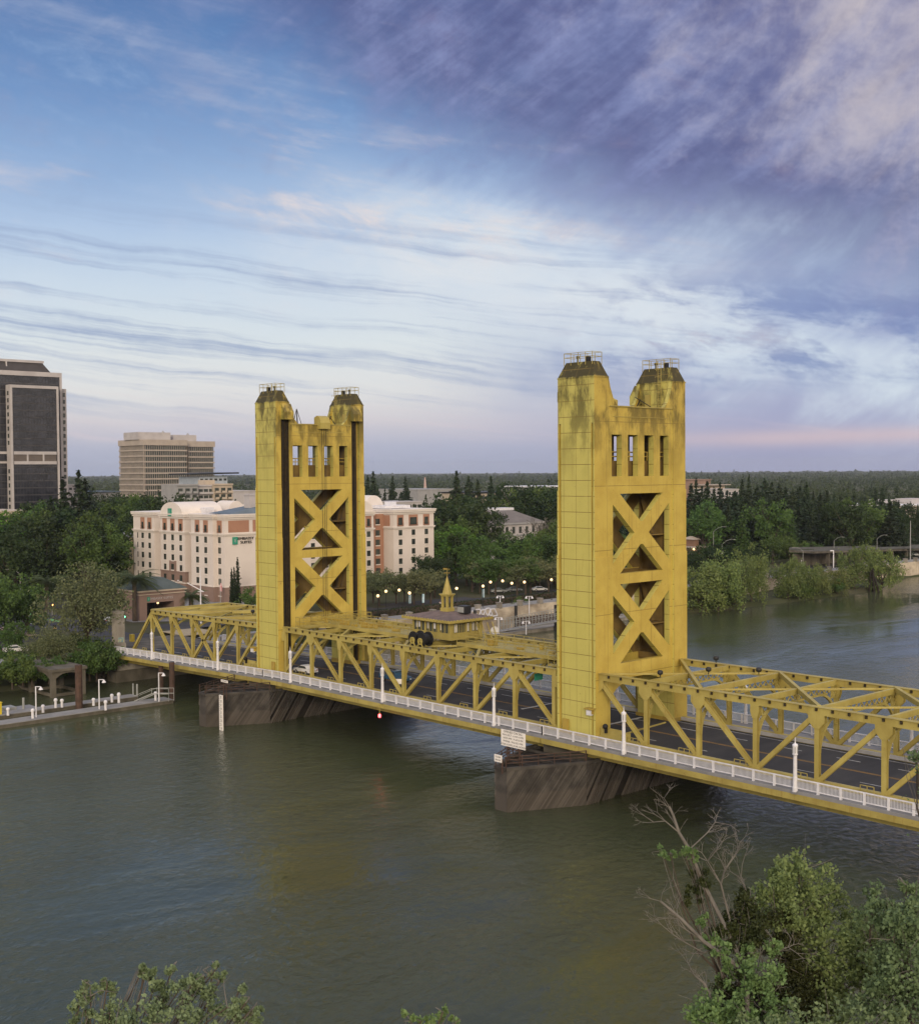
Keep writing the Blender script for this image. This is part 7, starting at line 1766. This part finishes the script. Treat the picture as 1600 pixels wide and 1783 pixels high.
# ---- far town trees to the horizon: one wooded mass
def far_wood():
    rng = np.random.default_rng(8); m = bpy.data.materials.new('far_foliage'); m.use_nodes = True; t = m.node_tree; b = t.nodes['Principled BSDF']; b.inputs['Roughness'].default_value = .9; b.inputs['Specular IOR Level'].default_value = .1
    g = t.nodes.new('ShaderNodeNewGeometry'); v = X(t, g.outputs['Position'])
    c = mixc(t, noise(t, v, .02, 4, .65).smooth(.35, .65), (.052, .072, .028, 1), (.022, .036, .020, 1)); c = mixc(t, noise(t, v, .12, 3, .7).smooth(.5, .7)*.6, c, (.018, .030, .018, 1)); c = mixc(t, noise(t, v, .05, 2, .5).smooth(.6, .75)*.6, c, (.07, .085, .03, 1))
    t.links.new(c.o, b.inputs['Base Color'])
    P = []; S_ = []
    N = 9000; u = rng.random(N); Dd = 560*(9500/560)**(u**.9); px = rng.uniform(-420, 2050, N)
    for i in range(N):
        D_ = Dd[i]; p = at_depth(px[i], 900, D_); x, y = p.x, p.y
        if x > lerp(ES, y)-30: continue
        q = max(1.0, D_/1300); w_ = rng.uniform(4, 7.5)*q; h = rng.uniform(6, 14)*(1+.5*(rng.random() < .08)); con = rng.random() < .18
        k = int(95 if D_ < 900 else 60 if D_ < 1500 else 34)
        d = rng.normal(size=(k, 3)); d /= np.linalg.norm(d, axis=1)[:, None]; d[:, 2] = abs(d[:, 2]); r_ = .6+.4*rng.random(k)
        if con:
            h = h*1.3+5; f = rng.random(k)**1.4; a = rng.random(k)*6.283; P.append(np.stack([x+np.cos(a)*(1-f)*w_*.6, y+np.sin(a)*(1-f)*w_*.6, GZ+f*h], 1))
        else: P.append(np.stack([x+d[:, 0]*w_*r_, y+d[:, 1]*w_*r_, GZ+h*.15+d[:, 2]*h*.85*r_], 1))
        S_.append(np.full(k, max(1.5, w_*.34)*(.75 if con else 1)))
    P = np.concatenate(P); S_ = np.concatenate(S_)
    o = link('far_wood', leaf_mesh('far_wood', P, S_, rng, aspect=.8), m, None, kind='stuff'); o['label'] = 'wooded town stretching to the horizon'; o['category'] = 'trees'
far_wood()
# a few pale roofs among the far trees
# ---- foreground trees on the near bank
def cottonwood(base, blobs, leafm, label, size, per, seed, dark=(), bare=(), name='cottonwood_tree', tr=.28):
    """blobs: (px, py, depth, radius_m) leaf masses; limbs run from the trunk to each mass"""
    rng = np.random.default_rng(seed); rg = random.Random(seed); base = Vector(base); r = thing(name, base, label, 'tree')
    C_ = [(at_depth(a, b, d), q) for a, b, d, q in blobs]
    def leaves(lst, mt, nm, k, sz):
        P = []
        for c_, q in lst:
            nsub = max(3, int(10*q)); 
            for _ in range(nsub):
                d = rng.normal(size=3); d /= np.linalg.norm(d); cc = np.array(c_)+d*q*(.35+.65*rng.random())*np.array([1, 1, .95]); sr = q*.30*rng.uniform(.6, 1.3)
                n = int(k*rng.uniform(.6, 1.3)); dd = rng.normal(size=(n, 3)); P.append(cc+dd*sr*.55)
        P = np.concatenate(P)-np.array(base); link(nm, leaf_mesh(nm, P, sz, rng, aspect=.7, droop=.2), mt, r)
    leaves(C_, leafm, 'crown', per, size)
    if dark: leaves([(at_depth(a, b, d), q) for a, b, d, q in dark], M['ivy'], 'ivy', int(per*2.6), size*.75)
    m = MB(); allc = C_+[(at_depth(a, b, d), q) for a, b, d, q in dark]
    cen = sum((c_ for c_, q in allc), Vector((0, 0, 0)))/len(allc); fork = base.lerp(cen, .5)
    m.tube(base-Vector((0, 0, 1)), base.lerp(fork, .5), tr, tr*.8, 8, False); m.tube(base.lerp(fork, .5), fork, tr*.8, tr*.6, 8, False)
    tw = MB()
    for c_, q in C_+[x_ for x_ in allc[len(C_):] if x_[1] > .8]:
        s0 = base.lerp(fork, rg.uniform(.55, 1)); pts = [s0]
        for k in range(1, 5): pts.append(s0.lerp(c_, k/4)+Vector((rg.gauss(0, .35), rg.gauss(0, .35), rg.gauss(.1, .25)))*(1 if k < 4 else .3))
        for k in range(4): m.tube(pts[k], pts[k+1], tr*.42*(1-k*.2), tr*.42*(.8-k*.2)+.015, 6, False)
        for _ in range(int(4+q*2)):
            s1 = pts[rg.choice((2, 3, 4))]; e_ = c_+Vector((rg.gauss(0, q*.6), rg.gauss(0, q*.6), rg.gauss(q*.1, q*.6))); mid = s1.lerp(e_, .5)+Vector((rg.gauss(0, .15), rg.gauss(0, .15), .12)); tw.tube(s1, mid, .024, .016, 4, False); tw.tube(mid, e_, .016, .007, 4, False)
    m.build('trunk', M['bark'], r); tw.build('twigs', M['deadwood'], r)
    for k, (pts, r0, n) in enumerate(bare):
        b = MB(); w3 = [at_depth(*q) for q in pts]
        for i in range(len(w3)-1): b.tube(w3[i], w3[i+1], r0*(1-i/len(w3)*.7), r0*(1-(i+1)/len(w3)*.7), 6, False)
        for i in range(1, len(w3)):
            for _ in range(n):
                d = (w3[i]-w3[i-1]).normalized(); d = (d+Vector((rg.gauss(0, .7), rg.gauss(0, .7), rg.gauss(.25, .5)))).normalized(); grow(b, w3[i], d, rg.uniform(.35, .75), .022, 3 if i == len(w3)-1 else 2, rg, .5, .009)
        b.build('bare_limb', M['deadwood'], r)
    return r
M['leafn'] = leaf_mat('cottonwood_leaf', (.205, .285, .105, 1), (.125, .19, .07, 1), .1, .9, .35)
M['leafn2'] = leaf_mat('pale_cottonwood_leaf', (.235, .285, .150, 1), (.155, .195, .10, 1), .1, .9, .35)
M['leafn3'] = leaf_mat('cool_cottonwood_leaf', (.175, .245, .115, 1), (.11, .165, .078, 1), .1, .9, .35)
M['ivy'] = leaf_mat('ivy_leaf', (.042, .048, .014, 1), (.022, .028, .009, 1), .1, .9, .1)
def gw(px, D_): 
    p = at_depth(px, 1500, D_); return (p.x, p.y, -2.0)
cottonwood(gw(1405, 72), [(1395, 1515, 72, 1.5), (1372, 1540, 71, 1.6), (1418, 1545, 73, 1.7), (1345, 1560, 71, 1.1), (1350, 1590, 70, 1.3), (1400, 1590, 71, 1.9), (1432, 1575, 72, 1.3), (1450, 1640, 70, 2.0), (1410, 1655, 70, 1.9), (1490, 1660, 71, 1.8), (1470, 1710, 69, 1.8), (1425, 1725, 69, 1.8), (1500, 1620, 72, 1.3), (1385, 1710, 69, 1.3), (1520, 1700, 71, 1.4), (1440, 1760, 68, 1.6)],
    M['leafn'], 'bright green cottonwood rising highest in the lower right corner', .23, 66, 41,
    dark=[(1298, 1580, 69, .75), (1296, 1612, 69, .7), (1330, 1600, 69.5, .65), (1325, 1632, 69.5, .55), (1362, 1597, 70, .5), (1376, 1622, 70, .6), (1372, 1680, 68.5, 1.25), (1400, 1700, 68.5, 1.0), (1355, 1730, 67.5, 1.1), (1383, 1755, 67, 1.2), (1370, 1650, 69, .9), (1495, 1680, 71, .55), (1345, 1655, 69, .6)])
cottonwood(gw(1565, 66), [(1525, 1560, 68, .8), (1512, 1590, 67, .9), (1545, 1600, 66, 1.1), (1595, 1575, 66, 1.3), (1600, 1620, 65, 1.8), (1560, 1640, 65, 1.5), (1590, 1690, 64, 1.9), (1545, 1700, 65, 1.4), (1535, 1750, 64, 1.4), (1590, 1755, 63, 1.9), (1640, 1660, 65, 2.2), (1500, 1760, 65, 1.1), (1575, 1545, 67, .6)],
    M['leafn3'], 'cooler green cottonwood at the right edge of the lower right corner', .22, 56, 42)
cottonwood(gw(1310, 66), [(1250, 1640, 66.5, .8), (1228, 1605, 66.5, .45), (1295, 1680, 65.5, 1.0), (1330, 1700, 65, 1.2), (1315, 1745, 64.5, 1.2), (1262, 1700, 66, .7), (1250, 1760, 64, 1.2), (1220, 1768, 64, 1.0), (1345, 1770, 64, 1.2), (1290, 1770, 64, 1.2), (1200, 1478, 68, .42), (1152, 1484, 68, .36), (1170, 1488, 68, .28), (1192, 1492, 68, .36), (1207, 1500, 68, .4), (1255, 1655, 66, .5), (1310, 1660, 66, .6), (1345, 1650, 66, .6)],
    M['leafn'], 'half dead tree with bare limbs and ivy reaching over the water', .22, 52, 43,
    dark=[(1212, 1525, 68, .6), (1205, 1555, 68, .65), (1222, 1545, 68, .5), (1270, 1635, 67, .9), (1280, 1715, 66, 1.1), (1262, 1745, 66, 1.0), (1245, 1625, 67, .55), (1288, 1600, 68, 1.1), (1300, 1570, 68, .9), (1325, 1745, 66, 1.1), (1305, 1640, 67, .9), (1310, 1620, 67, 1.0)],
    bare=[([(1302, 1783, 64), (1300, 1700, 65.5), (1275, 1640, 67), (1225, 1540, 68), (1200, 1480, 68), (1182, 1450, 68), (1172, 1420, 68), (1165, 1405, 68)], .15, 2), ([(1182, 1450, 68), (1158, 1430, 68), (1138, 1432, 68)], .04, 2), ([(1200, 1480, 68), (1232, 1450, 68.5), (1245, 1432, 69), (1262, 1435, 69)], .04, 2), ([(1300, 1700, 65.5), (1280, 1680, 66), (1225, 1640, 66), (1185, 1600, 66), (1150, 1570, 66)], .14, 2), ([(1275, 1640, 67), (1270, 1600, 68), (1255, 1540, 68), (1262, 1515, 68), (1280, 1490, 68)], .07, 4), ([(1225, 1640, 66), (1195, 1620, 66), (1180, 1600, 66)], .035, 3), ([(1255, 1540, 68), (1232, 1500, 68), (1248, 1480, 68)], .04, 3), ([(1330, 1800, 64), (1345, 1730, 65), (1330, 1690, 66)], .08, 3), ([(1300, 1800, 65), (1240, 1740, 65), (1225, 1712, 65), (1210, 1700, 65)], .09, 2), ([(1290, 1600, 68), (1300, 1555, 68), (1290, 1530, 68.5)], .04, 3), ([(1270, 1640, 67), (1225, 1660, 66.5), (1190, 1640, 66), (1172, 1628, 66)], .05, 3), ([(1330, 1690, 66), (1345, 1660, 66), (1372, 1650, 66.5)], .04, 3)], tr=.16)
cottonwood(gw(1385, 62), [(1400, 1790, 62, 1.5), (1350, 1800, 62, 1.3), (1470, 1790, 62, 1.6), (1540, 1795, 61, 1.6), (1300, 1800, 62, 1.0)], M['leafn3'], 'low green tree top along the bottom edge of the lower right corner', .22, 56, 44)
cottonwood((58, -96, -1.5), [(160, 1735, 47, .5), (145, 1765, 47, .6), (190, 1725, 47.5, .4), (195, 1770, 47, .7), (252, 1700, 48, .35), (270, 1712, 48, .45), (285, 1740, 48, .8), (320, 1725, 48, .55), (352, 1705, 48, .4), (375, 1695, 48.5, .3), (365, 1740, 48, .6), (330, 1770, 47, .9), (400, 1750, 47, .45), (430, 1745, 47, .35), (440, 1770, 47, .4), (400, 1780, 47, .8), (270, 1785, 46, .9), (215, 1790, 46, .7), (300, 1690, 48.5, .28), (245, 1690, 48, .22), (262, 1698, 48, .25), (375, 1685, 48.5, .22), (385, 1705, 48.5, .25), (150, 1722, 47, .25), (185, 1712, 47.5, .25), (335, 1705, 48, .28), (425, 1725, 47.5, .25), (448, 1755, 47, .28)],
    M['leafn2'], 'pale leafy tree top poking into the lower left of the picture', .16, 85, 45, tr=.12)
cottonwood((64, -84, -1.5), [(712, 1775, 50, .30), (735, 1782, 50, .3), (775, 1766, 50, .35), (790, 1778, 50, .3), (755, 1785, 50, .4)], M['leafn'], 'small leafy twigs just entering the bottom edge near the middle', .17, 60, 46, tr=.2)
# twigs hanging in at the right edge over the bridge
cottonwood(gw(1640, 74), [(1592, 1308, 75, .55), (1600, 1325, 75, .7), (1630, 1330, 75, 1.4), (1660, 1380, 74, 2.0), (1660, 1480, 73, 2.2)], M['leafn3'], 'feathery branch entering from the right edge in front of the bridge', .20, 24, 47)

# ---- evening haze over the plain
hz = MB(); hz.bx(-9800, 2600, -1600, 9800, -14, 112)
hm = bpy.data.materials.new('haze'); hm.use_nodes = True; t = hm.node_tree; t.nodes.clear()
o_ = t.nodes.new('ShaderNodeOutputMaterial'); pv_ = t.nodes.new('ShaderNodeVolumePrincipled'); t.links.new(pv_.outputs[0], o_.inputs['Volume'])
pv_.inputs['Color'].default_value = (.86, .90, 1.0, 1); pv_.inputs['Density'].default_value = .00004; pv_.inputs['Anisotropy'].default_value = .2
ho = hz.build('haze', hm, None, kind='stuff'); ho['label'] = 'thin evening haze over the plain'; ho['category'] = 'haze'
